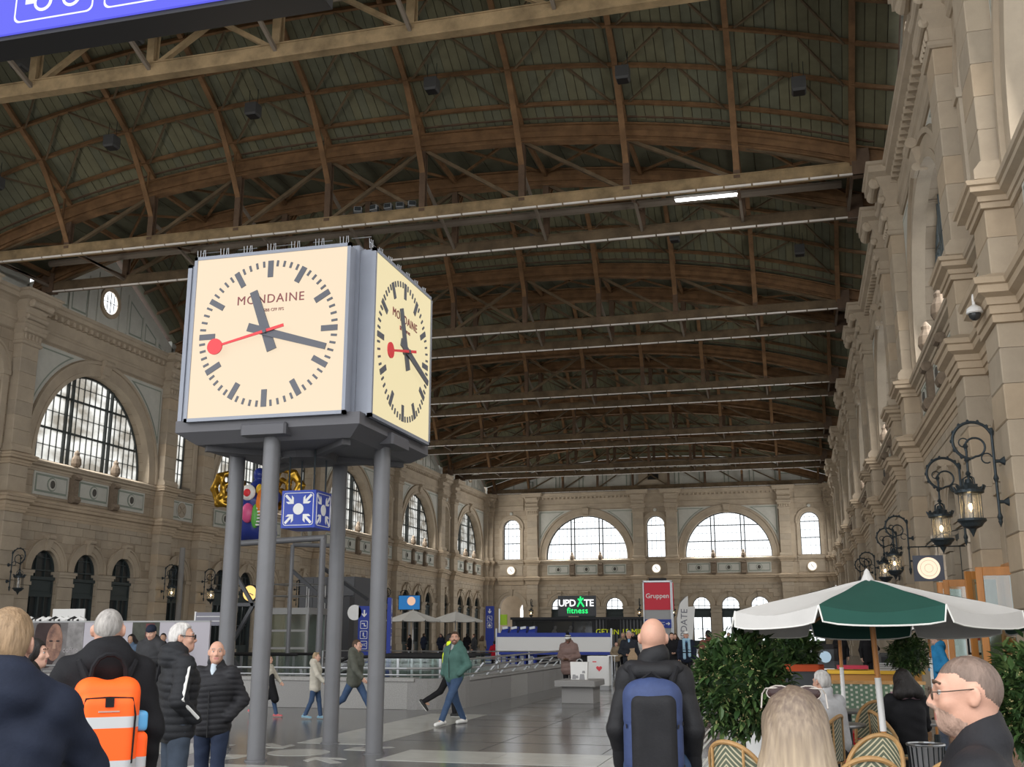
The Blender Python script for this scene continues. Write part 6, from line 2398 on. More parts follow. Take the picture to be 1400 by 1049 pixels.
# chalkboards and service furniture behind
def make_board(loc, rz, w, h, frame, label, face=None):
    t = thing('chalkboard', label, 'sign', loc, rz)
    face = face or mat('slate', (0.055, 0.06, 0.065), 0.7)
    for s in (-1, 1):
        o = empty('leaf', (0, s * 0.22, 0), 0, t)
        o.rotation_euler = (s * 0.18, 0, 0)
        MB().box(-w / 2, w / 2, -0.012, 0.012, 0.1, h).obj('slate', face, o)
        mb = MB()
        for a, b, c, d in ((-w / 2, -w / 2 + 0.06, 0, h), (w / 2 - 0.06, w / 2, 0, h), (-w / 2, w / 2, h - 0.07, h), (-w / 2, w / 2, 0.1, 0.16)):
            mb.box(a, b, -0.022, 0.022, c, d)
        mb.obj('frame', frame, o)
    return t


make_board((-0.03, 12.75, 0), 0.15, 0.5, 1.33, mat('red_lacquer', (0.55, 0.09, 0.03), 0.4), 'red framed chalkboard behind the blonde woman')
eb = make_board((0.35, 18.6, 0), 0.0, 0.4, 1.5, BLACK, 'black menu easel with a pale blue disc at the back of the cafe')
mb = MB().lathe([(0.09, -0.035), (0.09, -0.012)], (0, -0.22, 1.28), 16, 'y')
mb.obj('disc_print', mat('disc_blue', (0.4, 0.55, 0.68), 0.6), eb)
mb = MB()
for i in range(4):
    mb.box(-0.13, 0.13 - 0.03 * (i % 2), -0.25, -0.24, 1.08 - i * 0.13, 1.1 - i * 0.13)
mb.obj('chalk_lines', WHITE, eb)
sb = thing('woven_screen', 'green and white woven banquette behind the cafe tables', 'bench', (0.75, 15.2, 0))
mwv = mat('green_weave', (0.12, 0.2, 0.14), 0.6)
MB().box(-0.75, 0.75, 0, 0.08, 0.15, 1.0).obj('panel', mwv, sb)
mb = MB()
for i in range(24):
    for j in range(13):
        x, z = -0.73 + i * 0.062, 0.2 + j * 0.062
        mb.box(x, x + 0.03, -0.008, 0.0, z + (0.03 if i % 2 else 0), z + 0.028 + (0.03 if i % 2 else 0))
tag(mb.obj('weave_strips', mat('weave_white', (0.5, 0.52, 0.45), 0.6), sb), kind='stuff')
MB().box(-0.75, 0.75, -0.4, 0.0, 0.35, 0.45).obj('seat', mat('seat_brown', (0.2, 0.12, 0.07), 0.6), sb)
for x in (-0.7, 0.7):
    MB().box(x - 0.03, x + 0.03, -0.38, 0.06, 0, 0.35).obj('leg', RATTAN, sb)
MB().box(-0.77, 0.77, -0.01, 0.09, 1.0, 1.04).obj('top_rail', RATTAN, sb)
rs = thing('red_stool', 'red lacquered cube stool under the woven banquette', 'stool', (0.62, 14.45, 0))
MB().cbox(-0.19, 0.19, -0.19, 0.19, 0.02, 0.42, 0.02).obj('body', mat('stool_red', (0.45, 0.015, 0.02), 0.4), rs)
MB().box(-0.2, 0.2, -0.2, 0.2, 0.42, 0.46).obj('top', MATS['stool_red'], rs)
ct = thing('service_counter', 'yellow and red service counter with stacked trays at the back of the cafe', 'counter', (1.0, 17.5, 0))
MB().box(-0.6, 0.7, 0, 0.5, 0.0, 1.05).obj('body', mat('counter_wood', (0.42, 0.2, 0.05), 0.5), ct)
MB().box(-0.65, 0.75, -0.04, 0.54, 1.05, 1.1).obj('top', mat('counter_yellow', (0.62, 0.36, 0.03), 0.5), ct)
MB().box(-0.5, -0.05, 0.02, 0.4, 1.12, 1.17).obj('red_shelf', mat('shelf_red', (0.4, 0.03, 0.06), 0.5), ct)
for i in range(4):
    MB().box(0.1, 0.5, 0.05, 0.4, 1.1 + i * 0.03, 1.122 + i * 0.03).obj('tray', COLG, ct)
ms = thing('coffee_machine', 'steel coffee machine standing on the service counter', 'machine', (1.25, 17.75, 1.1))
MB().cbox(-0.13, 0.13, -0.12, 0.12, 0, 0.26, 0.03).obj('body', mat('machine_dark', (0.06, 0.06, 0.06), 0.4, 0.3), ms)
MB().box(-0.1, 0.1, -0.13, -0.12, 0.08, 0.2).obj('front', BLACK, ms)
for x in (-0.06, 0.06):
    MB().tube([(x, -0.12, 0.1), (x, -0.22, 0.09)], 0.012, 6).obj('handle', BLACK, ms)
yb = thing('yellow_crate', 'yellow crate beside the dark ball tree', 'crate', (1.2, 14.95, 0))
for z in (0.0, 0.28, 0.56):
    MB().box(-0.25, 0.25, -0.2, 0.2, z + 0.02, z + 0.24).obj('crate_box', mat('crate_yellow', (0.65, 0.36, 0.02), 0.5), yb)
rw = thing('waste_basket', 'grey striped wire basket below the bistro table', 'basket', (1.08, 11.3, 0))
mb = MB()
for i in range(20):
    a = 2 * PI * i / 20
    mb.bar((0.13 * math.cos(a), 0.13 * math.sin(a), 0.02), (0.17 * math.cos(a), 0.17 * math.sin(a), 0.62), 0.008, 0.008)
tag(mb.obj('wires', IRON, rw), kind='stuff')
MB().lathe([(0.125, 0.02), (0.16, 0.6)], (0, 0, 0), 20).obj('liner', mat('liner_grey', (0.3, 0.3, 0.31), 0.6), rw)
MB().tube([(0.17 * math.cos(2 * PI * i / 20), 0.17 * math.sin(2 * PI * i / 20), 0.62) for i in range(20)], 0.012, 6, closed=True).obj('rim', STEEL, rw)
# ================================================================== PEOPLE
def V(*a):
    return np.array(a, float)


def nrm(v):
    v = np.asarray(v, float)
    return v / max(np.linalg.norm(v), 1e-9)


def rotm(axis, ang):
    return np.array(Matrix.Rotation(ang, 3, axis))


SKIN = {k: mat('skin_' + k, c, 0.5, noise=0.12, nscale=14, bump=0.06, bscale=120) for k, c in dict(fair=(0.60, 0.36, 0.27), pink=(0.55, 0.31, 0.225), tan=(0.42, 0.25, 0.17), dark=(0.13, 0.07, 0.045)).items()}
LIPS = mat('lips', (0.42, 0.17, 0.15), 0.45)
EYEW = mat('eye_white', (0.42, 0.40, 0.38), 0.3)
EYED = mat('eye_iris', (0.05, 0.04, 0.035), 0.2)
HAIRM = {k: mat('hair_' + k, c, 0.55, noise=0.45, nscale=30, bump=0.5, bscale=60, stretch=(1, 1, 0.25)) for k, c in dict(blond=(0.40, 0.29, 0.17), sandy=(0.30, 0.20, 0.115), grey=(0.34, 0.32, 0.30), white=(0.55, 0.53, 0.51), brown=(0.09, 0.055, 0.035), black=(0.018, 0.015, 0.014), darkgrey=(0.17, 0.155, 0.14), stubble=(0.17, 0.12, 0.095), goatee=(0.42, 0.28, 0.22), dark_stubble=(0.22, 0.12, 0.085)).items()}
CLOTH = {}


def cloth(name, c, rough=0.75, sheen=False):
    if name not in CLOTH:
        CLOTH[name] = mat('cloth_' + name, c, rough, noise=0.2, nscale=9, bump=0.12, bscale=90, spec=0.22)
    return CLOTH[name]


BLK = cloth('black', (0.014, 0.014, 0.016))
NAV = cloth('navy', (0.018, 0.023, 0.04))
CHAR = cloth('charcoal', (0.045, 0.046, 0.05))
JEANS = cloth('jeans', (0.05, 0.085, 0.16))
DJEANS = cloth('dark_jeans', (0.025, 0.035, 0.065))
WSHOE = mat('shoe_white', (0.7, 0.7, 0.68), 0.5)
BSHOE = mat('shoe_black', (0.02, 0.02, 0.02), 0.5)
SOLE = mat('shoe_sole', (0.6, 0.6, 0.58), 0.6)

ARMS = {
    'down': ((0.245, -0.03, 1.14), (0.255, 0.04, 0.89)),
    'pocket': ((0.28, -0.08, 1.15), (0.2, 0.10, 0.99)),
    'phone': ((0.245, 0.0, 1.12), (0.075, 0.27, 1.15)),
    'fwd': ((0.25, 0.13, 1.16), (0.22, 0.30, 0.99)),
    'back': ((0.255, -0.17, 1.16), (0.26, -0.22, 0.92)),
    'face': ((0.30, 0.20, 1.19), (0.12, 0.25, 1.42)),
    'belly': ((0.27, -0.02, 1.14), (0.08, 0.22, 1.06)),
    'table': ((0.25, 0.12, 1.16), (0.16, 0.36, 1.12)),
    'hang': ((0.212, -0.06, 1.14), (0.205, 0.06, 0.92)),
    'hips': ((0.34, -0.08, 1.17), (0.2, 0.06, 1.0)),
}


def make_hand(w, d, n, scale=1.0, curl=0.6, side=1):
    """prims of one hand: palm, four unequal bent fingers, thumb from the side of the palm"""
    d, n = nrm(d), nrm(n)
    n = nrm(n - d * (n @ d))
    lat = np.cross(d, n)
    P = [('c', w - d * 0.02, w + d * 0.02, 0.026 * scale, 0.028 * scale)]
    for o in (-0.024, -0.008, 0.008, 0.024):
        P.append(('c', w + d * 0.01 + lat * o * 0.7 * scale, w + d * 0.085 * scale + lat * o * scale, 0.017 * scale, 0.0125 * scale))
    for o, L in ((-0.028, 0.85), (-0.0095, 1.0), (0.0095, 0.95), (0.028, 0.75)):
        p = w + (d * 0.088 + lat * o) * scale
        ang = 0.25
        for seg, r in ((0.042, 0.0095), (0.028, 0.0085), (0.022, 0.0075)):
            dd = d * math.cos(ang) + n * math.sin(ang)
            q = p + dd * seg * L * scale
            P.append(('c', p, q, r * scale, (r - 0.001) * scale, {'k': 0.006}))
            p = q
            ang += curl
    b = w + (d * 0.025 - lat * 0.026 * side) * scale
    t1 = b + (d * 0.03 - lat * 0.028 * side + n * 0.012) * scale
    t2 = t1 + (d * 0.032 - lat * 0.006 * side + n * 0.012) * scale
    P += [('c', b, t1, 0.014 * scale, 0.0115 * scale, {'k': 0.01}), ('c', t1, t2, 0.011 * scale, 0.009 * scale, {'k': 0.006})]
    return P


def xf(prims, R, piv, T=(0, 0, 0)):
    """rotate prims by matrix R about piv, then move by T"""
    out = []
    piv, T = np.asarray(piv, float), np.asarray(T, float)
    f = lambda p: R @ (np.asarray(p, float) - piv) + piv + T
    for p in prims:
        if p[0].lstrip('-') == 'c':
            out.append((p[0], f(p[1]), f(p[2])) + tuple(p[3:]))
        else:
            p = list(p)
            opt = [p.pop()] if isinstance(p[-1], dict) else []
            kind = p[0].lstrip('-')
            if kind == 'e':
                r0 = np.array(p[3].to_matrix()) if len(p) > 3 and p[3] is not None else np.eye(3)
                out.append(tuple([p[0], f(p[1]), p[2], Matrix((R @ r0).tolist()).to_euler()] + opt))
            else:
                rd = p[3] if len(p) > 3 else 0.0
                r0 = np.array(p[4].to_matrix()) if len(p) > 4 and p[4] is not None else np.eye(3)
                out.append(tuple([p[0], f(p[1]), p[2], rd, Matrix((R @ r0).tolist()).to_euler()] + opt))
    return out


def wrinkle(amp, seed=0):
    def f(val, X, Y, Z):
        return val + amp * (np.sin(31 * X + 17 * Z + seed) * np.sin(23 * Y - 29 * Z + 2 * seed) + 0.6 * np.sin(57 * Z + 21 * X + 13 * Y + seed))
    return f


def quilt(pitch, amp, z0=0.0):
    def f(val, X, Y, Z):
        return val - amp * (np.abs(np.sin(PI * (Z - z0 + 0.012 * np.sin(9 * X)) / pitch)) ** 0.6 - 0.6)
    return f


def person(loc, rz, label, h=1.75, skin='fair', hair=None, hairm='brown', arms=('down', 'down'), legs=(0.0, 0.0), knees=(0.0, 0.0), top='jacket', topm=None, hem=0.80, girth=1.0,
           trousers=None, shoes=None, turn=0.0, nod=0.0, lean=0.0, seated=False, detail=1, post=None, hood=False, collar=True, beard=None, hat=None, glasses=None, extra=None, group=None, face=True, cut_arms=False, shirt=None, skirt=0.0):
    """detail 2: close to the camera, 1: middle distance, 0: far away"""
    s = h / 1.75
    hb, hh, hc = ((0.022, 0.0055, 0.010), (0.026, 0.008, 0.0135), (0.034, 0.015, 0.021))[2 - detail]
    topm = topm or BLK
    trousers = trousers or JEANS
    shoes = shoes or BSHOE
    sk = SKIN[skin]
    # legs
    hips = [V(-0.095, 0, 0.92), V(0.095, 0, 0.92)]
    if seated:
        legs, knees = (1.45, 1.45), (1.45, 1.45)
    J = []
    for i in (0, 1):
        a, k = legs[i], knees[i]
        kn = hips[i] + 0.44 * V(0, math.sin(a), -math.cos(a))
        an = kn + 0.42 * V(0, math.sin(a - k), -math.cos(a - k))
        J.append([hips[i], kn, an])
    dz = 0.085 - min(j[2][2] for j in J)
    off = V(0, 0, dz)
    for j in J:
        for q in range(3):
            j[q] = j[q] + off
    RL = rotm('X', -lean)
    piv = V(0, 0, 0.95)
    up = lambda p: RL @ (V(*p) - piv) + piv + off
    U = lambda pr: xf(pr, RL, piv, off)
    A = []
    for i, sx in ((0, -1), (1, 1)):
        e, w = ARMS[arms[i]]
        A.append([up((sx * (0.15 if arms[i] == 'hang' else 0.175), -0.01, 1.425)), up((sx * e[0], e[1], e[2])), up((sx * w[0], w[1], w[2]))])
    # head prims in upright local space
    RH = rotm('Z', turn) @ rotm('X', -nod)
    nk = V(0, -0.012, 1.52)
    hd = [('e', (0, -0.012, 1.655), (0.074, 0.094, 0.094)), ('e', (0, 0.03, 1.60), (0.058, 0.066, 0.082), None, {'k': 0.03}), ('e', (0, 0.062, 1.553), (0.03, 0.03, 0.028), None, {'k': 0.03}),
          ('e', (0, 0.0, 1.575), (0.055, 0.065, 0.05), None, {'k': 0.03})]
    if face:
        hd += [('c', (0, 0.088, 1.650), (0, 0.106, 1.614), 0.008, 0.012, {'k': 0.012}), ('c', (-0.013, 0.096, 1.607), (0.013, 0.096, 1.607), 0.009, 0.009, {'k': 0.01}),
               ('c', (-0.036, 0.076, 1.669), (0.036, 0.076, 1.669), 0.011, 0.011, {'k': 0.015}), ('e', (-0.042, 0.062, 1.615), (0.022, 0.02, 0.022), None, {'k': 0.02}), ('e', (0.042, 0.062, 1.615), (0.022, 0.02, 0.022), None, {'k': 0.02}),
               ('-e', (-0.032, 0.098, 1.645), (0.017, 0.012, 0.010), None, {'k': 0.012}), ('-e', (0.032, 0.098, 1.645), (0.017, 0.012, 0.010), None, {'k': 0.012}),
               ('c', (-0.018, 0.087, 1.581), (0.018, 0.087, 1.581), 0.0075, 0.0075, {'k': 0.008}), ('c', (-0.014, 0.086, 1.571), (0.014, 0.086, 1.571), 0.008, 0.008, {'k': 0.006})]
    for sx in (-1, 1):
        er = Euler((0.15, 0, sx * 0.45))
        hd += [('e', (sx * 0.077, -0.012, 1.632), (0.011, 0.02, 0.031), er, {'k': 0.008}), ('-e', (sx * 0.088, -0.006, 1.634), (0.006, 0.011, 0.018), er, {'k': 0.006})]
    HP = lambda pr: U(xf(pr, RH, nk))
    hp = lambda p: up(tuple(RH @ (V(*p) - nk) + nk))
    HMAT = RL @ RH
    parts = []
    # body: one continuous surface under the clothes, then head and hands at a finer step
    body = U([('c', (0, -0.005, 1.0), (0, 0, 1.30), 0.115, 0.12), ('e', (0, -0.005, 1.0), (0.15, 0.11, 0.12)), ('c', (-0.15, -0.01, 1.41), (0.15, -0.01, 1.41), 0.065, 0.065), ('c', (0, -0.012, 1.42), (0, -0.005, 1.56), 0.06, 0.054)])
    for i in (0, 1):
        body += [('c', A[i][0], A[i][1], 0.048, 0.04), ('c', A[i][1], A[i][2], 0.038, 0.027), ('c', J[i][0], J[i][1], 0.075, 0.05), ('c', J[i][1], J[i][2], 0.048, 0.036), ('c', J[i][2], J[i][2] + V(0, 0.11, -0.05), 0.036, 0.025)]
    parts.append(sdf(body, hb, 0.03))
    nb = len(parts[0][1])
    neck = U([('c', (0, -0.02, 1.44), (0, -0.012, 1.575), 0.062, 0.054)])
    parts.append(sdf(neck + HP(hd), hh, 0.025))
    nh = len(parts[1][1])
    for i, sx in ((0, -1), (1, 1)):
        if arms[i] in ('pocket', 'hips'):
            continue
        d = A[i][2] - A[i][1]
        n = {'down': V(-sx, 0.2, 0), 'fwd': V(-sx, 0, 0.3), 'back': V(-sx, 0.3, 0)}.get(arms[i], V(-sx * 0.5, -0.3, 0.6))
        if arms[i] in ('phone', 'belly', 'table'):
            d = nrm(d) + V(-sx * 0.25, 0.25, 0.1)
        if arms[i] == 'face':
            d = nrm(d) + V(-sx * 0.3, -0.2, 0.6)
            n = V(-sx, -0.6, 0)
        parts.append(sdf(make_hand(A[i][2], nrm(d), n, 1.0, 0.55, sx), 0.0065 if detail else 0.0095, 0.012))
    mats = [sk, LIPS]
    stub = None
    if beard:
        mats.append(HAIRM[beard])
    if hair == 'buzz':
        mats.append(HAIRM[hairm])
    hinv = np.linalg.inv(HMAT)
    hpv = hp((0, -0.012, 1.52))

    def pick(c):
        m = np.zeros(len(c))
        q = (c - hpv) @ hinv.T + nk
        inh = (np.arange(len(c)) >= nb) & (np.arange(len(c)) < nb + nh)
        if face:
            m[inh & (q[:, 1] > 0.082) & (np.abs(q[:, 0]) < 0.024) & (q[:, 2] < 1.587) & (q[:, 2] > 1.566)] = 1
        if beard:
            bz = inh & (q[:, 1] > 0.015) & (q[:, 2] < 1.548 + 0.62 * q[:, 1]) & (q[:, 2] > 1.52)
            bz &= ~((q[:, 1] > 0.084) & (np.abs(q[:, 0]) < 0.02) & (q[:, 2] < 1.587) & (q[:, 2] > 1.566))
            m[bz] = 2
        if hair == 'buzz':
            m[inh & ((q[:, 2] > 1.70 - 0.9 * np.maximum(0, 0.03 - q[:, 1]))) & (q[:, 2] > 1.578) & ~((np.abs(q[:, 0]) > 0.062) & (((q[:, 1] + 0.010) / 0.034) ** 2 + ((q[:, 2] - 1.632) / 0.044) ** 2 < 1))] = len(mats) - 1
        return m
    parts = [(v * s, f) for v, f in parts]
    sc_pick = lambda c: pick(c / s)
    root = link('person', np_mesh('person', parts, mats, sc_pick), None, loc, rz)
    tag(root, label, 'person', group)

    def child(name, prims, step, k, m, post_=None, pk=None):
        v, f = sdf(prims, step, k, post_)
        return link(name, np_mesh(name, [(v * s, f)], m, pk), root)
    # eyes and brows
    if face and detail >= 1:
        for sx in (-1, 1):
            c = hp((sx * 0.0315, 0.0725, 1.645))
            fw = HMAT @ V(0, 1, 0)
            mb = MB().ellipsoid(tuple(c * s), (0.0125 * s,) * 3, 10, 8)
            mb.mi = 1
            mb.ellipsoid(tuple((c + fw * 0.0075) * s), (0.0068 * s,) * 3, 8, 6)
            mb.obj('eye', [EYEW, EYED], root, smooth=True)
            a, b = hp((sx * 0.016, 0.088, 1.672)), hp((sx * 0.05, 0.075, 1.672))
            MB().tube([a * s, hp((sx * 0.034, 0.087, 1.678)) * s, b * s], 0.0042 * s, 5).obj('eyebrow', HAIRM['brown' if hairm in ('brown', 'black', 'sandy', 'stubble') else 'grey'], root)
    # hair
    if hair in ('short', 'messy'):
        hrm = [('e', (0, -0.014, 1.665), (0.083, 0.103, 0.101)), ('e', (0, -0.045, 1.625), (0.074, 0.066, 0.08)), ('-b', (0, 0.105, 1.60), (0.12, 0.075, 0.115), 0.03, None, {'k': 0.02}), ('-b', (0, 0.03, 1.54), (0.12, 0.07, 0.08), 0.02, None, {'k': 0.02}), ('-b', (0, 0.0, 1.50), (0.12, 0.2, 0.07), 0.0, None, {'k': 0.01})]
        for sx in (-1, 1):
            hrm.append(('-e', (sx * 0.085, -0.008, 1.628), (0.028, 0.026, 0.036), None, {'k': 0.01}))
        if hair == 'messy':
            for i in range(9):
                a = i * 0.7
                hrm.append(('c', (0.05 * math.sin(a), 0.05 * math.cos(a) - 0.02, 1.735), (0.065 * math.sin(a), 0.07 * math.cos(a), 1.765), 0.02, 0.008))
        tex = (lambda val, X, Y, Z: val + 0.0016 * np.sin(160 * X + 90 * Y) * np.sin(140 * Y + 40 * Z)) if detail else None
        child('hair', HP(hrm), 0.007 if detail == 2 else (0.009 if detail else 0.014), 0.02, HAIRM[hairm], tex)
    elif hair in ('long', 'bob'):
        L = 1.22 if hair == 'long' else 1.50
        hrm = [('e', (0, -0.016, 1.662), (0.096, 0.108, 0.105)), ('c', (-0.03, -0.06, 1.62), (-0.105, -0.115, L), 0.075, 0.075), ('c', (0.03, -0.06, 1.62), (0.105, -0.115, L), 0.075, 0.07), ('c', (0, -0.07, 1.6), (0, -0.13, L), 0.08, 0.06),
               ('c', (-0.065, 0.0, 1.66), (-0.085, -0.03, L + 0.1), 0.035, 0.035), ('c', (0.065, 0.0, 1.66), (0.085, -0.03, L + 0.1), 0.035, 0.035), ('-b', (0, 0.13, 1.58), (0.062, 0.1, 0.125), 0.03, None, {'k': 0.02})]
        st = lambda val, X, Y, Z: val + 0.0022 * np.sin(150 * X + 9 * Z) * np.sin(43 * X + 40 * Y) - 0.0015 * np.sin(70 * X + 5 * Z + 30 * Y)
        child('hair', HP(hrm), 0.008 if detail == 2 else 0.011, 0.03, HAIRM[hairm], st)
    elif hair == 'fringe':
        hrm = [('e', (0, -0.025, 1.635), (0.082, 0.095, 0.07)), ('-b', (0, 0.09, 1.64), (0.12, 0.09, 0.2), 0.0, None, {'k': 0.01}), ('-b', (0, 0, 1.74), (0.2, 0.2, 0.065), 0.0, None, {'k': 0.02}), ('-b', (0, 0, 1.53), (0.2, 0.2, 0.05), 0.0, None, {'k': 0.01})]
        for sx in (-1, 1):
            hrm.append(('-e', (sx * 0.085, -0.008, 1.628), (0.03, 0.027, 0.036), None, {'k': 0.01}))
        child('hair', HP(hrm), 0.008 if detail else 0.013, 0.02, HAIRM[hairm])
    if hat:
        kind, c1, c2 = hat
        if kind in ('beanie', 'bobble'):
            hrm = [('e', (0, -0.012, 1.69), (0.09, 0.108, 0.093)), ('-b', (0, 0, 1.60), (0.2, 0.2, 0.065), 0.0, None, {'k': 0.005})]
            if kind == 'bobble':
                hrm += [('e', (0, -0.02, 1.815), (0.05, 0.05, 0.05), None, {'k': 0.01})]
            zc = hp((0, 0, 1.70))[2]
            child('hat', HP(hrm), 0.01, 0.02, [c1, c2], None, lambda c: ((c[:, 2] / s < zc + 0.005) | ((c[:, 2] / s > zc + 0.035) & (c[:, 2] / s < zc + 0.05))).astype(float) if kind == 'bobble' else np.zeros(len(c)))
        else:
            hrm = [('e', (0, -0.012, 1.69), (0.087, 0.105, 0.085)), ('e', (0, 0.1, 1.695), (0.07, 0.07, 0.012)), ('-b', (0, 0, 1.60), (0.2, 0.25, 0.075), 0.0, None, {'k': 0.005})]
            child('cap', HP(hrm), 0.01, 0.015, [c1, c2])
    if glasses:
        mb = MB()
        g = glasses
        for sx in (-1, 1):
            ring = [hp((sx * 0.034 + 0.025 * math.cos(2 * PI * i / 14), 0.101, 1.643 + 0.018 * math.sin(2 * PI * i / 14))) * s for i in range(14)]
            mb.tube(ring, g[1], 5, closed=True)
            mb.tube([hp((sx * 0.059, 0.099, 1.648)) * s, hp((sx * 0.079, 0.06, 1.650)) * s, hp((sx * 0.084, -0.012, 1.655)) * s, hp((sx * 0.082, -0.03, 1.64)) * s], g[1] * 0.9, 5)
        mb.tube([hp((-0.009, 0.104, 1.648)) * s, hp((0.009, 0.104, 1.648)) * s], g[1], 5)
        mb.obj('glasses', g[0], root)
    # upper garment
    g = girth
    zt = 1.425
    hemz = hem
    tor = U([('b', (0, -0.005, (hemz + 1.40) / 2), (0.172 * g, 0.122 * g, (1.40 - hemz) / 2 + 0.02), 0.115 * g), ('c', (-0.14 * g, -0.015, 1.40), (0.14 * g, -0.015, 1.40), 0.08, 0.08), ('e', (0, 0.0, 1.28), (0.19 * g, 0.14 * g, 0.17)), ('c', (0, -0.015, 1.40), (0, -0.012, 1.50), 0.085, 0.073)])
    if seated:
        tor = U([('b', (0, 0.0, 1.16), (0.18 * g, 0.135 * g, 0.28), 0.12), ('c', (-0.14 * g, -0.015, 1.40), (0.14 * g, -0.015, 1.40), 0.08, 0.08), ('e', (0, 0.0, 1.28), (0.19 * g, 0.14 * g, 0.17)), ('c', (0, -0.015, 1.40), (0, -0.012, 1.50), 0.085, 0.073)])
    ag = 0.5 + 0.5 * g
    for i in (0, 1):
        w = A[i][2] + nrm(A[i][1] - A[i][2]) * 0.015
        tor += [('c', A[i][0], A[i][1], 0.073 * ag, 0.062 * ag), ('c', A[i][1], w, 0.062 * ag, 0.049 * ag)]
    if hood:
        tor += U([('e', (0, -0.10, 1.475), (0.135, 0.085, 0.10)), ('c', (-0.1, -0.04, 1.48), (0.1, -0.04, 1.48), 0.06, 0.06), ('e', (0, -0.09, 1.55), (0.10, 0.07, 0.05))])
    if collar:
        tor += U([('c', (-0.02, -0.03, 1.50), (0.02, -0.03, 1.545), 0.072, 0.068)])
        tor += U([('-e', (0, 0.055, 1.56), (0.05, 0.055, 0.065), None, {'k': 0.015})])
    if not seated:
        tor += [('-b', (0, 0, hemz + dz - 0.3), (1, 1, 0.3), 0.0, None, {'k': 0.01})] if lean < 0.15 else []
    tj = child(top, tor, hc, 0.045, topm, post or (wrinkle((0.0, 0.0024, 0.0042)[detail], len(label) % 7) if detail else None))
    # trousers
    tr = [('e', V(0, -0.005, 0.95) + off, (0.165 * (0.6 + 0.4 * g), 0.125 * (0.5 + 0.5 * g), 0.15))]
    for i in (0, 1):
        tr += [('c', J[i][0], J[i][1], 0.098, 0.068), ('c', J[i][1], J[i][2] + V(0, 0, 0.01), 0.066, 0.056)]
    if skirt:
        tr.append(('c', V(0, 0, 0.95) + off, V(0, 0, skirt) + off, 0.17, 0.2))
    child('trousers', tr, hc * 1.1, 0.03, trousers, wrinkle(0.002, 3) if detail else None)
    # shoes
    for i in (0, 1):
        a = J[i][2]
        sh = legs[i] - knees[i]
        pitch = 0.0 if a[2] < 0.1 else min(0.9, (a[2] - 0.085) * 4.0)
        if a[2] < 0.1 and sh > 0.25:
            pitch = -0.25
        R = rotm('X', -pitch)
        sp = [('c', (0, -0.055, -0.04), (0, 0.02, -0.03), 0.045, 0.046), ('c', (0, 0.02, -0.04), (0, 0.165, -0.05), 0.045, 0.036), ('c', (0, 0, 0), (0, -0.01, 0.03), 0.045, 0.05), ('-b', (0, 0, -0.285), (1, 1, 0.2), 0.0, None, {'k': 0.004})]
        zz = -0.063
        o = link('shoe', None, root) if False else None
        v, f = sdf(xf(sp, R, V(0, 0, 0), a), 0.011 if detail else 0.018, 0.02)
        Ri = np.linalg.inv(R)
        me = np_mesh('shoe', [(v * s, f)], [shoes, SOLE], lambda c: (((c / s - a) @ Ri.T)[:, 2] < zz).astype(float))
        link('shoe', me, root)
    if shirt is not None:
        child('shirt', U([('c', (0, 0.035, 1.50), (0, 0.085, 1.38), 0.038, 0.03)]), 0.012, 0.02, shirt)
    root['joints'] = 0
    del root['joints']
    return root, dict(A=A, J=J, up=up, U=U, hp=hp, s=s, hc=hc, off=off, HP=HP, child=child, HM=HMAT)


def attach(name, prims, step, k, m, root, s, post=None, pk=None):
    v, f = sdf(prims, step, k, post)
    return link(name, np_mesh(name, [(v * s, f)], m, pk), root)


# ------------------------------------------------------------------ foreground, left
FLEECE = HAIRM['sandy']
p, q = person((-2.62, 3.17, 0), 0.62, 'man in navy hooded coat seen from behind at the left edge, nearest of all', 1.70, 'pink', 'short', 'sandy', ('face', 'face'), topm=NAV, hem=0.72, girth=1.12, detail=2, hood=True, turn=-0.15, trousers=DJEANS)
p, q = person((-3.57, 5.07, 0), 0.72, 'man in black hooded jacket seen from behind wearing an orange reflective backpack', 1.755, 'pink', 'buzz', 'grey', ('down', 'down'), topm=BLK, hem=0.78, girth=1.14, detail=2, hood=True, turn=-0.25, nod=0.05, trousers=BLK)
ORANGE = mat('hi_vis_orange', (0.95, 0.115, 0.012), 0.6, emit=(1.0, 0.12, 0.01), estr=0.10)
REFL = mat('reflective_band', (0.52, 0.53, 0.54), 0.4)
bp = thing('backpack', 'bright orange backpack with two silver reflective bands and black straps', 'backpack', (-3.57, 5.07, 0), 0.72)
S = 1.755 / 1.75
BPB = lambda X, Y, Z, v: v


def bands(c):
    z = c[:, 2]
    m = np.zeros(len(c))
    m[(z > 1.19) & (z < 1.245)] = 1
    m[(z > 0.985) & (z < 1.04)] = 1
    m[c[:, 1] > -0.155] = 2
    return m


v, f = sdf([('b', (0, -0.235, 1.14), (0.155, 0.085, 0.275), 0.06), ('b', (0, -0.30, 1.12), (0.135, 0.05, 0.225), 0.045), ('e', (-0.08, -0.22, 1.375), (0.07, 0.07, 0.055)), ('e', (0.08, -0.22, 1.375), (0.07, 0.07, 0.055))], 0.009, 0.02)
link('body', np_mesh('body', [(v, f)], [ORANGE, REFL, BLK], bands), bp)
for sx in (-1, 1):
    v, f = sdf([('b', (sx * 0.175, -0.2, 1.03), (0.035, 0.06, 0.13), 0.03)], 0.01, 0.02)
    link('side_pocket', np_mesh('side_pocket', [(v, f)], [ORANGE, REFL, BLK], lambda c: np.where((c[:, 2] > 0.985) & (c[:, 2] < 1.04), 1.0, 0.0)), bp)
    MB().tube([(sx * 0.09, -0.16, 1.40), (sx * 0.13, -0.12, 1.50), (sx * 0.14, 0.0, 1.52), (sx * 0.16, 0.13, 1.42), (sx * 0.17, 0.15, 1.25)], 0.022, 8).obj('strap', BLK, bp, smooth=True)
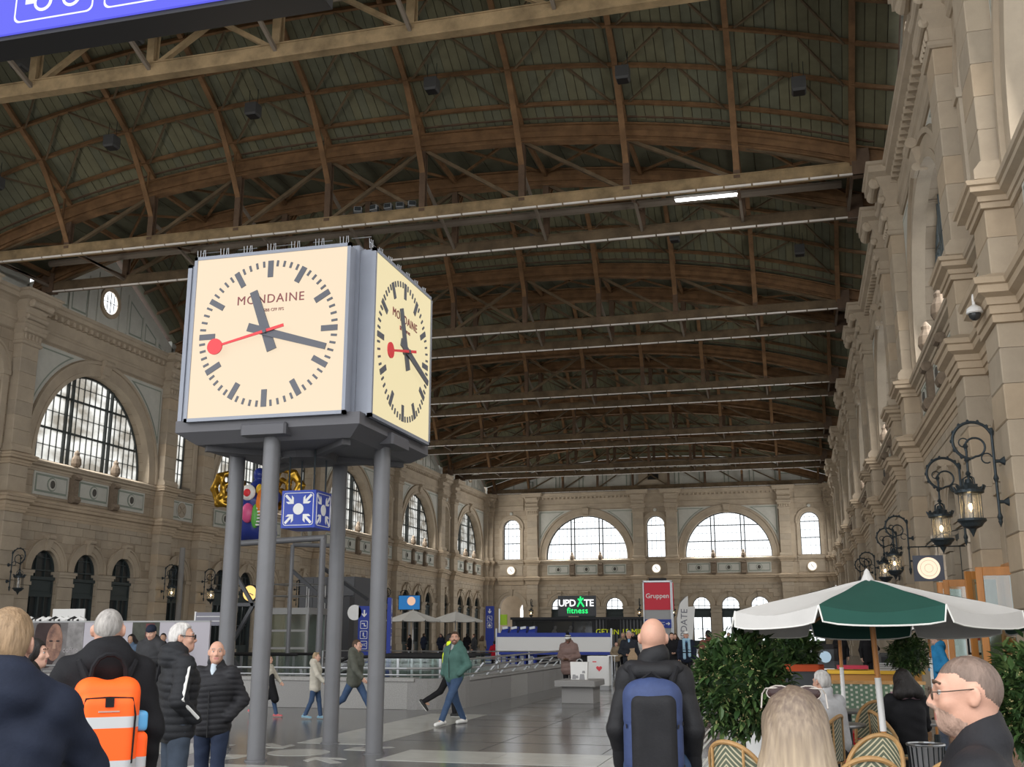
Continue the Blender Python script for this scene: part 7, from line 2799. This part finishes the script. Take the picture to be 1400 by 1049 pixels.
v, f = sdf([('b', (0.175, -0.2, 1.21), (0.03, 0.05, 0.05), 0.02)], 0.01, 0.02)
link('blue_bottle', np_mesh('blue_bottle', [(v, f)], mat('bottle_blue', (0.12, 0.42, 0.75), 0.4)), bp)
mb = MB().tube([(-0.085, -0.2, 1.42), (-0.078, -0.215, 1.48), (-0.055, -0.222, 1.52), (-0.02, -0.225, 1.54), (0.02, -0.225, 1.54), (0.055, -0.222, 1.52), (0.078, -0.215, 1.48), (0.085, -0.2, 1.42)], 0.013, 7)
mb.obj('carry_handle', BLK, bp, smooth=True)
mb = MB().tube([(-0.125, -0.335, 1.02), (-0.128, -0.34, 1.25), (-0.11, -0.335, 1.33), (0.0, -0.335, 1.335), (0.11, -0.335, 1.33), (0.128, -0.34, 1.25), (0.125, -0.335, 1.02)], 0.005, 5)
mb.obj('zip', BLK, bp)
MB().box(-0.02, 0.02, -0.36, -0.33, 1.29, 1.335).obj('badge', BLK, bp)
MB().box(-0.05, 0.05, -0.356, -0.345, 1.265, 1.272).obj('printed_line', mat('print_grey', (0.45, 0.3, 0.25), 0.6), bp)
bp.scale = (S,) * 3

person((-5.58, 7.06, 0), -0.9, 'woman with shoulder-length black hair and dark coat standing between the two men', 1.58, 'fair', 'bob', 'black', ('pocket', 'pocket'), topm=cloth('brown_black', (0.022, 0.02, 0.018)), hem=0.6, girth=1.05, detail=1, hood=True, turn=-0.3, trousers=BLK)
p, q = person((-11.19, 17.18, 0), PI + 0.15, 'man in dark beanie and grey parka looking down at a phone', 1.76, 'fair', 'short', 'brown', ('phone', 'phone'), topm=CHAR, hem=0.72, girth=1.1, detail=1, hood=True, nod=0.35, trousers=DJEANS, hat=('beanie', NAV, NAV))
ph = thing('smartphone', 'dark smartphone held by the man in the beanie', 'phone', (-11.19, 17.18, 0), PI + 0.15)
mb = MB().box(-0.035, 0.035, 0.36, 0.44, 1.17, 1.185)
mb.obj('body', BLACK, ph)
MB().box(-0.03, 0.03, 0.365, 0.435, 1.185, 1.187).obj('screen', GLASS_DARK, ph)
text_obj('beanie_badge', 'T', 0.07, WHITE, p, (0, 0.115, 1.70), rz=PI, depth=0.003) if False else None
MB().box(-0.025, 0.025, 0.1, 0.112, 1.725, 1.735).obj('beanie_badge', WHITE, p)
MB().box(-0.006, 0.006, 0.1, 0.112, 1.69, 1.73).obj('beanie_badge', WHITE, p)
person((-16.23, 24.03, 0), PI, 'woman in dark coat by the hoarding, left of the man in the beanie', 1.6, 'tan', 'bob', 'black', ('belly', 'pocket'), topm=cloth('denim_blue', (0.08, 0.12, 0.18)), detail=0)
person((-15.5, 24.3, 0), PI + 0.4, 'man in black by the hoarding, right of the man in the beanie', 1.62, 'tan', 'short', 'black', ('pocket', 'pocket'), topm=BLK, detail=0)
p, q = person((-4.86, 7.9, 0), -0.75, 'tall man with white hair and black glasses in quilted black jacket with white sleeve stripe', 1.70, 'pink', 'short', 'white', ('pocket', 'pocket'), topm=cloth('quilt_black', (0.022, 0.023, 0.026), 0.55), hem=0.80, girth=1.12, detail=2, hood=True, turn=-0.35, trousers=cloth('slate_jeans', (0.05, 0.065, 0.09)), glasses=(BLACK, 0.004), post=quilt(0.062, 0.011))
aR = q['A'][1]
s = q['s']
pts = []
for t in np.linspace(0.05, 1, 7):
    c = aR[0] + (aR[1] - aR[0]) * t
    pts.append((c + V(0.068, 0.015, 0.01)) * s)
for t in np.linspace(0.15, 0.9, 6):
    c = aR[1] + (aR[2] - aR[1]) * t
    pts.append((c + V(0.062, 0.012, 0.0)) * s)
MB().tube(pts, 0.013, 6).obj('sleeve_stripe', WSHOE, p, smooth=True)
sbg = thing('shoulder_bag', 'black shoulder bag hanging at the left of the white-haired man', 'bag', (-4.86, 7.9, 0), -0.75)
v, f = sdf([('b', (-0.36, 0.02, 1.02), (0.07, 0.17, 0.24), 0.06)], 0.014, 0.02)
link('body', np_mesh('body', [(v, f)], BLK), sbg)
MB().tube([(-0.36, 0.12, 1.2), (-0.27, 0.08, 1.4), (-0.2, 0.0, 1.49), (-0.27, -0.09, 1.4), (-0.36, -0.1, 1.2)], 0.02, 7).obj('strap', BLK, sbg, smooth=True)
p, q = person((-5.29, 9.19, 0), PI + 0.22, 'bald elderly man in black quilted jacket facing the viewer, hand in pocket', 1.56, 'pink', 'fringe', 'white', ('pocket', 'pocket'), topm=cloth('quilt_charcoal', (0.024, 0.024, 0.027), 0.5), hem=0.79, girth=1.14, detail=2, turn=0.3, trousers=DJEANS, legs=(0.12, -0.1), knees=(0.05, 0.05), post=quilt(0.055, 0.009), shirt=cloth('pale_shirt', (0.45, 0.52, 0.58)))
MB().tube([V(0, 0.142, 0.82) * q['s'], V(0, 0.155, 1.05) * q['s'], V(0.0, 0.158, 1.28) * q['s'], V(0.0, 0.12, 1.42) * q['s']], 0.005, 5).obj('zip', BLACK, p)

# ------------------------------------------------------------------ walking on the concourse
CREAMC = cloth('cream_jacket', (0.52, 0.49, 0.42))
person((-10.55, 20.44, 0), -PI / 2 + 0.1, 'child in cream jacket carrying a dark coat, half hidden by the front clock leg', 1.22, 'fair', 'short', 'brown', ('fwd', 'back'), (0.35, -0.3), (0.1, 0.5), topm=CREAMC, hem=0.72, girth=1.15, shoes=mat('shoe_pink', (0.55, 0.13, 0.14), 0.5))
cj = thing('carried_coat', 'dark coat hanging from the arm of the child in cream', 'coat', (-10.66, 20.5, 0), 0)
v, f = sdf([('c', (0.18, -0.1, 0.78), (0.28, -0.05, 0.35), 0.06, 0.08), ('c', (0.2, -0.1, 0.8), (0.14, -0.1, 0.4), 0.06, 0.07)], 0.02, 0.04)
link('cloth', np_mesh('cloth', [(v, f)], BLK), cj)
person((-9.40, 20.22, 0), -PI / 2 + 0.15, 'child with fair hair in cream hooded jacket walking right between the clock legs', 1.26, 'fair', 'messy', 'blond', ('pocket', 'fwd'), (0.2, -0.15), (0.05, 0.25), topm=CREAMC, hem=0.70, girth=1.15, hood=True, shoes=mat('shoe_blue', (0.2, 0.35, 0.45), 0.5))
person((-8.50, 20.07, 0), -PI / 2 - 0.1, 'dark-haired person in grey-green padded jacket striding right between the clock legs', 1.60, 'fair', 'short', 'brown', ('back', 'fwd'), (0.55, -0.5), (0.08, 0.45), topm=cloth('grey_green', (0.10, 0.105, 0.088)), hem=0.76, girth=1.15, hood=True, shoes=WSHOE, post=quilt(0.1, 0.006), lean=0.05)
p, q = person((-6.31, 19.6, 0), PI - 0.42, 'bearded man in teal padded jacket, jeans and white trainers walking left', 1.74, 'pink', 'short', 'brown', ('pocket', 'pocket'), (0.55, -0.36), (0.05, 0.2), topm=cloth('teal_jacket', (0.075, 0.155, 0.135)), hem=0.83, girth=1.1, detail=1, hood=True, turn=0.6, beard='dark_stubble', shoes=WSHOE, trousers=JEANS, post=quilt(0.16, 0.007), shirt=cloth('grey_hoodie', (0.4, 0.4, 0.4)))
MB().tube([V(0, 0.142, 0.85) * q['s'], V(0, 0.158, 1.2) * q['s'], V(0.0, 0.10, 1.46) * q['s']], 0.006, 5).obj('zip', BLACK, p)
HIVIS = mat('hi_vis_yellow', (0.68, 0.85, 0.03), 0.6, emit=(0.6, 0.8, 0.02), estr=0.08)
p, q = person((-6.93, 21.3, 0), -PI / 2 + 0.2, 'person in yellow high-visibility jacket and black trousers mostly hidden behind the teal jacket', 1.62, 'tan', 'short', 'black', ('down', 'down'), (0.1, -0.5), (0.0, 0.5), topm=HIVIS, hem=0.86, girth=1.2, trousers=BLK)
attach('vest', q['U']([('b', (0, -0.005, 1.14), (0.225, 0.175, 0.28), 0.14), ('c', (-0.14, -0.015, 1.39), (0.14, -0.015, 1.39), 0.11, 0.11), ('-c', (0, 0, 1.35), (0, 0, 1.8), 0.09, 0.12)]), 0.018, 0.03, HIVIS, p, q['s'])
p, q = person((-5.97, 28.38, 0), PI - 0.1, 'woman in shiny pinkish brown padded coat and bobble hat looking at her hands', 1.60, 'dark', None, 'black', ('belly', 'belly'), topm=cloth('rosy_brown', (0.20, 0.135, 0.12), 0.4), hem=0.62, girth=1.35, hood=True, nod=0.45, trousers=BLK, post=quilt(0.12, 0.01), hat=('bobble', BLK, WSHOE))
p, q = person((-4.86, 31.63, 0), PI + 0.1, 'grey-haired man in long dark overcoat and blue shirt carrying a paper bag', 1.70, 'pink', 'short', 'white', ('down', 'belly'), (0.15, -0.1), (0.0, 0.15), topm=cloth('dark_overcoat', (0.025, 0.028, 0.036)), hem=0.58, girth=1.12, trousers=BLK, shirt=cloth('blue_shirt', (0.25, 0.42, 0.62)))
pb = thing('paper_bag', 'crumpled tan paper bag held by the man in the dark overcoat', 'bag', (-4.72, 31.3, 0.97), 0.2)
MB().loft([[(-0.13, -0.06, -0.15), (0.13, -0.06, -0.12), (0.13, 0.06, -0.12), (-0.13, 0.06, -0.15)], [(-0.15, -0.06, 0.0), (0.14, -0.05, 0.05), (0.14, 0.06, 0.05), (-0.15, 0.06, 0.0)], [(-0.05, -0.03, 0.2), (0.06, -0.03, 0.18), (0.06, 0.03, 0.18), (-0.05, 0.03, 0.2)]]).obj('body', mat('kraft_paper', (0.38, 0.27, 0.17), 0.8, noise=0.2, nscale=20), pb)
mb = MB().loft([[(-0.05, -0.03, 0.18), (0.06, -0.03, 0.17), (0.06, 0.03, 0.17), (-0.05, 0.03, 0.18)], [(-0.08, -0.04, 0.25), (0.07, -0.03, 0.27), (0.07, 0.03, 0.27), (-0.08, 0.04, 0.25)]])
mb.obj('twisted_top', MATS['kraft_paper'], pb)

# bald man with the backpack
p, q = person((-0.82, 6.25, 0), 0.06, 'bald man in black jacket seen from behind wearing a navy and black backpack', 1.71, 'pink', None, 'grey', ('hang', 'hang'), topm=cloth('black_shell', (0.02, 0.02, 0.022), 0.5), hem=0.80, girth=0.86, detail=2, trousers=JEANS, post=quilt(0.17, 0.008))
attach('folded_hood', q['U']([('c', (-0.13, -0.06, 1.47), (0.13, -0.06, 1.47), 0.045, 0.045), ('c', (-0.08, -0.1, 1.45), (0.08, -0.1, 1.45), 0.05, 0.05)]), 0.012, 0.03, cloth('black_shell', None), p, q['s'])
b2 = thing('backpack', 'navy backpack with large black front panel on the bald man', 'backpack', (-0.82, 6.25, 0), 0.06)
NVB = mat('backpack_navy', (0.035, 0.055, 0.14), 0.6, noise=0.2, nscale=20)
v, f = sdf([('b', (0, -0.225, 1.12), (0.165, 0.085, 0.31), 0.085), ('e', (0, -0.23, 1.33), (0.15, 0.1, 0.12))], 0.01, 0.03, lambda val, X, Y, Z: val + 0.004 * (np.abs(Z - 1.2) < 0.014) + 0.004 * (np.abs(Z - 0.97) < 0.014))
link('body', np_mesh('body', [(v, f)], NVB), b2)
v, f = sdf([('b', (0.01, -0.275, 1.085), (0.125, 0.065, 0.28), 0.05), ('e', (0.01, -0.275, 1.30), (0.105, 0.06, 0.07))], 0.01, 0.03)
link('front_panel', np_mesh('front_panel', [(v, f)], cloth('panel_black', (0.02, 0.02, 0.022), 0.6)), b2)
for z in (1.2, 0.97):
    for sx in (-1, 1):
        MB().bar((sx * 0.165, -0.16, z), (sx * 0.14, -0.30, z - 0.01), 0.004, 0.02).obj('compression_strap', BLACK, b2)
for sx in (-1, 1):
    MB().tube([(sx * 0.1, -0.16, 1.40), (sx * 0.13, -0.1, 1.495), (sx * 0.14, 0.0, 1.515), (sx * 0.16, 0.13, 1.42), (sx * 0.17, 0.14, 1.2)], 0.02, 8).obj('strap', BLK, b2, smooth=True)
MB().bar((0.2, -0.15, 0.95), (0.28, -0.16, 0.80), 0.006, 0.025).obj('loose_strap', BLK, b2)
mb = MB().tube([(-0.05, -0.24, 1.44), (0, -0.25, 1.475), (0.05, -0.24, 1.44)], 0.01, 6)
mb.obj('carry_handle', BLK, b2)
b2.scale = (1.71 / 1.75,) * 3

# ------------------------------------------------------------------ foreground, right
HB = bpy.data.materials.new('hair_balayage')
HB.use_nodes = True
_n = HB.node_tree
_b = _n.nodes['Principled BSDF']
_tc = _n.nodes.new('ShaderNodeTexCoord')
_sp = _n.nodes.new('ShaderNodeSeparateXYZ')
_mr = _n.nodes.new('ShaderNodeMapRange')
_mr.inputs['From Min'].default_value = 1.50
_mr.inputs['From Max'].default_value = 1.20
_cr = _n.nodes.new('ShaderNodeValToRGB')
_cr.color_ramp.elements[0].color = (0.125, 0.09, 0.068, 1)
_cr.color_ramp.elements[1].color = (0.40, 0.315, 0.215, 1)
_mp = _n.nodes.new('ShaderNodeMapping')
_mp.inputs['Scale'].default_value = (100, 100, 2.0)
_nz = _n.nodes.new('ShaderNodeTexNoise')
_nz.inputs['Scale'].default_value = 1.0
_nz.inputs['Detail'].default_value = 5
_ad = _n.nodes.new('ShaderNodeMath')
_ad.operation = 'MULTIPLY_ADD'
_ad.inputs[1].default_value = 1.1
_n.links.new(_tc.outputs['Object'], _sp.inputs[0])
_n.links.new(_tc.outputs['Object'], _mp.inputs['Vector'])
_n.links.new(_mp.outputs['Vector'], _nz.inputs['Vector'])
_n.links.new(_sp.outputs['Z'], _mr.inputs['Value'])
_n.links.new(_nz.outputs['Fac'], _ad.inputs[0])
_n.links.new(_mr.outputs['Result'], _ad.inputs[2])
_sb = _n.nodes.new('ShaderNodeMath')
_sb.operation = 'SUBTRACT'
_sb.inputs[1].default_value = 0.52
_n.links.new(_ad.outputs[0], _sb.inputs[0])
_n.links.new(_sb.outputs[0], _cr.inputs['Fac'])
_n.links.new(_cr.outputs['Color'], _b.inputs['Base Color'])
_b.inputs['Roughness'].default_value = 0.42
_bp = _n.nodes.new('ShaderNodeBump')
_bp.inputs['Strength'].default_value = 0.6
_bp.inputs['Distance'].default_value = 0.004
_n.links.new(_nz.outputs['Fac'], _bp.inputs['Height'])
_n.links.new(_bp.outputs['Normal'], _b.inputs['Normal'])
HAIRM['balayage'] = HB
p, q = person((-0.03, 3.15, 0), 0.0, 'woman with long straight blonde-brown hair seen from behind, sunglasses on her head', 1.475, 'fair', 'long', 'balayage', ('down', 'down'), topm=BLK, hem=0.8, detail=2, trousers=BLK)
sgm = thing('sunglasses', 'dark sunglasses with pale frame pushed up on the blonde hair', 'sunglasses', (-0.03, 3.08, -0.05), 0.0)
mb = MB()
for sx in (-1, 1):
    mb.tube([(sx * 0.006, 0.05, 1.555), (sx * 0.075, 0.045, 1.552), (sx * 0.083, 0.0, 1.54), (sx * 0.086, -0.03, 1.505)], 0.0022, 6)
    mb.tube([(sx * 0.006 + sx * 0.033 + 0.034 * math.cos(2 * PI * i / 14), 0.048, 1.540 + 0.02 * math.sin(2 * PI * i / 14)) for i in range(14)], 0.0022, 5, closed=True)
mb.obj('frame', mat('pale_frame', (0.42, 0.38, 0.34), 0.3, 0.4), sgm)
for sx in (-1, 1):
    MB().ellipsoid((sx * 0.039, 0.048, 1.540), (0.033, 0.004, 0.019), 14, 6).obj('lens', mat('sun_lens', (0.03, 0.012, 0.01), 0.1), sgm, smooth=True)
p, q = person((0.425, 3.2, 0), PI / 2 - 0.12, 'smiling man with short greying hair, thin glasses and stubble in profile at the right', 1.57, 'pink', 'buzz', 'stubble', ('down', 'down'), topm=cloth('black_softshell', (0.02, 0.02, 0.023), 0.55), hem=0.8, girth=1.16, detail=2, turn=0.1, nod=0.04, beard='goatee', glasses=(mat('thin_frame', (0.12, 0.09, 0.07), 0.3, 0.6), 0.0018), trousers=DJEANS)

# ------------------------------------------------------------------ cafe guests and staff
person((0.23, 11.45, 0), 0.75, 'elderly lady with white hair in white jacket seated at a cafe table', 1.62, 'pink', 'short', 'white', ('table', 'table'), seated=True, topm=cloth('white_jacket', (0.55, 0.55, 0.56)), girth=1.15, lean=0.15, trousers=CHAR, detail=1)
p, q = person((1.0, 11.95, 0), 0.35, 'seated woman with black hair and patterned scarf at the candle table', 1.62, 'tan', 'bob', 'black', ('table', 'table'), seated=True, topm=BLK, girth=1.05, lean=0.1, trousers=BLK, detail=1)
attach('scarf', q['U']([('c', (-0.1, 0.05, 1.46), (0.1, 0.05, 1.46), 0.065, 0.065), ('c', (-0.1, -0.06, 1.47), (0.1, -0.06, 1.47), 0.06, 0.06), ('c', (-0.05, 0.1, 1.44), (-0.07, 0.15, 1.25), 0.05, 0.035)]), 0.012, 0.03, mat('scarf_pattern', (0.36, 0.22, 0.24), 0.8, noise=0.6, nscale=28, dark=(0.08, 0.06, 0.1)), p, q['s'])
person((2.54, 22.86, 0), PI / 2 + 0.2, 'man in bright blue jacket and white and navy knitted hat beside the wooden doors', 1.63, 'fair', None, 'black', ('pocket', 'pocket'), topm=cloth('bright_blue', (0.03, 0.22, 0.45)), hem=0.78, girth=1.15, hood=True, detail=1, hat=('beanie', WSHOE, NAV))
person((1.29, 39.98, 0), PI, 'person in black jacket standing at the bright far doorway, left of the pole', 1.65, 'fair', 'bob', 'blond', ('down', 'down'), topm=BLK, hem=0.75, detail=0, trousers=DJEANS, girth=1.1)
person((2.06, 37.94, 0), PI + 0.5, 'person in black reaching up beside the umbrella pole, far doorway', 1.66, 'fair', 'short', 'brown', ('face', 'down'), topm=BLK, hem=0.7, detail=0, trousers=BLK)
p, q = person((-0.50, 19.99, 0), PI + 0.6, 'person in dark red coat and black hat just behind the ball tree', 1.60, 'fair', None, 'black', ('pocket', 'pocket'), topm=cloth('dark_red', (0.16, 0.02, 0.02)), detail=0, hat=('bobble', BLK, BLK))

# ------------------------------------------------------------------ crowd down the hall
p, q = person((-3.43, 33.83, 0), PI + 0.1, 'man in white cap and light blue striped scarf over a navy jacket', 1.68, 'pink', 'short', 'white', ('down', 'down'), topm=NAV, hem=0.78, girth=1.12, trousers=BLK, hat=('cap', WSHOE, WSHOE), shirt=cloth('royal_blue', (0.05, 0.12, 0.3)))
SKYB = cloth('sky_blue', (0.30, 0.48, 0.62))
SC_ = q['U']([('c', (-0.08, 0.06, 1.49), (0.08, 0.06, 1.49), 0.055, 0.055), ('c', (-0.08, 0.11, 1.47), (-0.09, 0.165, 1.0), 0.045, 0.05), ('c', (0.08, 0.11, 1.47), (0.07, 0.165, 0.93), 0.045, 0.05)])
attach('scarf', SC_, 0.017, 0.03, [SKYB, BLK], p, q['s'], None, lambda c: (((c[:, 2] > 1.06) & (c[:, 2] < 1.09)) | ((c[:, 2] > 1.14) & (c[:, 2] < 1.17))).astype(float))
person((-4.12, 36.0, 0), PI + 0.2, 'young woman with dark hair and black coat, left of the blue scarf', 1.64, 'fair', 'short', 'black', ('belly', 'pocket'), topm=BLK, hem=0.6, detail=0, trousers=BLK)
person((-2.44, 29.90, 0), 0.5, 'person with dark hair in rusty brown jacket seen from behind by the ball tree', 1.70, 'tan', 'short', 'black', ('pocket', 'pocket'), topm=cloth('rust_jacket', (0.17, 0.065, 0.05)), hem=0.75, girth=1.2, detail=1, trousers=BLK)
CW = cloth('white_coat', (0.5, 0.48, 0.46))
OLIVE = cloth('olive_tan', (0.24, 0.19, 0.13))
RED = cloth('red_coat', (0.42, 0.015, 0.03))
crowd = [(-6.30, 44.6, PI, 1.66, 'short', 'black', BLK, 'man in black behind the bald man, left side of the crowd'), (-5.9, 42.0, PI + 0.4, 1.55, 'bob', 'black', CW, 'woman in white coat in the crowd by the red column'), (-6.6, 45.8, PI, 1.62, 'short', 'brown', BLK, 'person in black farther back, left of the red column foot'),
         (-7.2, 43.5, PI + 0.3, 1.3, 'short', 'black', OLIVE, 'child in tan jacket behind the white stand'), (-7.4, 46.5, PI - 0.3, 1.66, 'short', 'blond', OLIVE, 'person in olive tan coat behind the grey-haired man'), (-4.9, 44.0, PI, 1.62, 'bob', 'brown', BLK, 'person with brown hair right of the bald man in the crowd'), (-5.2, 40.5, PI - 0.2, 1.64, 'short', 'black', CHAR, 'person in charcoal partly hidden behind the bald head'),
         (-13.04, 46.2, 0.4, 1.3, 'short', 'black', RED, 'child in red coat left of the ticket counter'), (-17.4, 57.5, PI / 2, 1.6, 'short', 'brown', CHAR, 'person in charcoal left of the far blue column'), (-16.6, 56.5, -0.4, 1.5, 'bob', 'brown', OLIVE, 'woman in beige coat near the far blue column'), (-17.9, 55.5, 0.2, 1.62, 'short', 'black', BLK, 'person in black with rucksack near the far left cafe'),
         (-24.16, 65.7, PI / 2, 1.55, 'short', 'black', BLK, 'guest in black under the far parasols, left one'), (-23.3, 66.0, -0.5, 1.62, 'short', 'brown', NAV, 'guest in navy coat at the far left cafe'), (-22.3, 66.4, PI, 1.6, 'bob', 'black', NAV, 'tall guest in navy right of the far parasols'), (-21.2, 68.5, 0.3, 1.62, 'short', 'black', BLK, 'guest in black farthest at the left cafe'),
         (-25.5, 60.5, 0.6, 1.55, 'short', 'brown', CHAR, 'guest in charcoal beside the front far parasol'), (-9.0, 60.0, PI, 1.68, 'short', 'black', BLK, 'passer-by in black beyond the ticket counter'), (-3.3, 52.0, PI, 1.66, 'short', 'brown', NAV, 'passer-by in navy beyond the white flag'), (-2.2, 56.0, 0.0, 1.7, 'short', 'black', CHAR, 'passer-by in charcoal beyond the ball tree')]
PROTO = {}
for x, y, rz, h, hr, hm, cl_, lab in crowd:
    key = (hr, hm, cl_.name)
    if key in PROTO:
        dup(PROTO[key][0], (x, y, 0), rz, lab, scale=h / PROTO[key][1])
        continue
    p, q = person((x, y, 0), rz, lab, h, 'fair', hr, hm, ('pocket', 'pocket') if len(PROTO) % 2 else ('down', 'belly'), (0.1, -0.1), (0, 0.1), topm=cl_, hem=0.7, girth=1.12, detail=0, trousers=BLK)
    PROTO[key] = (p, h)
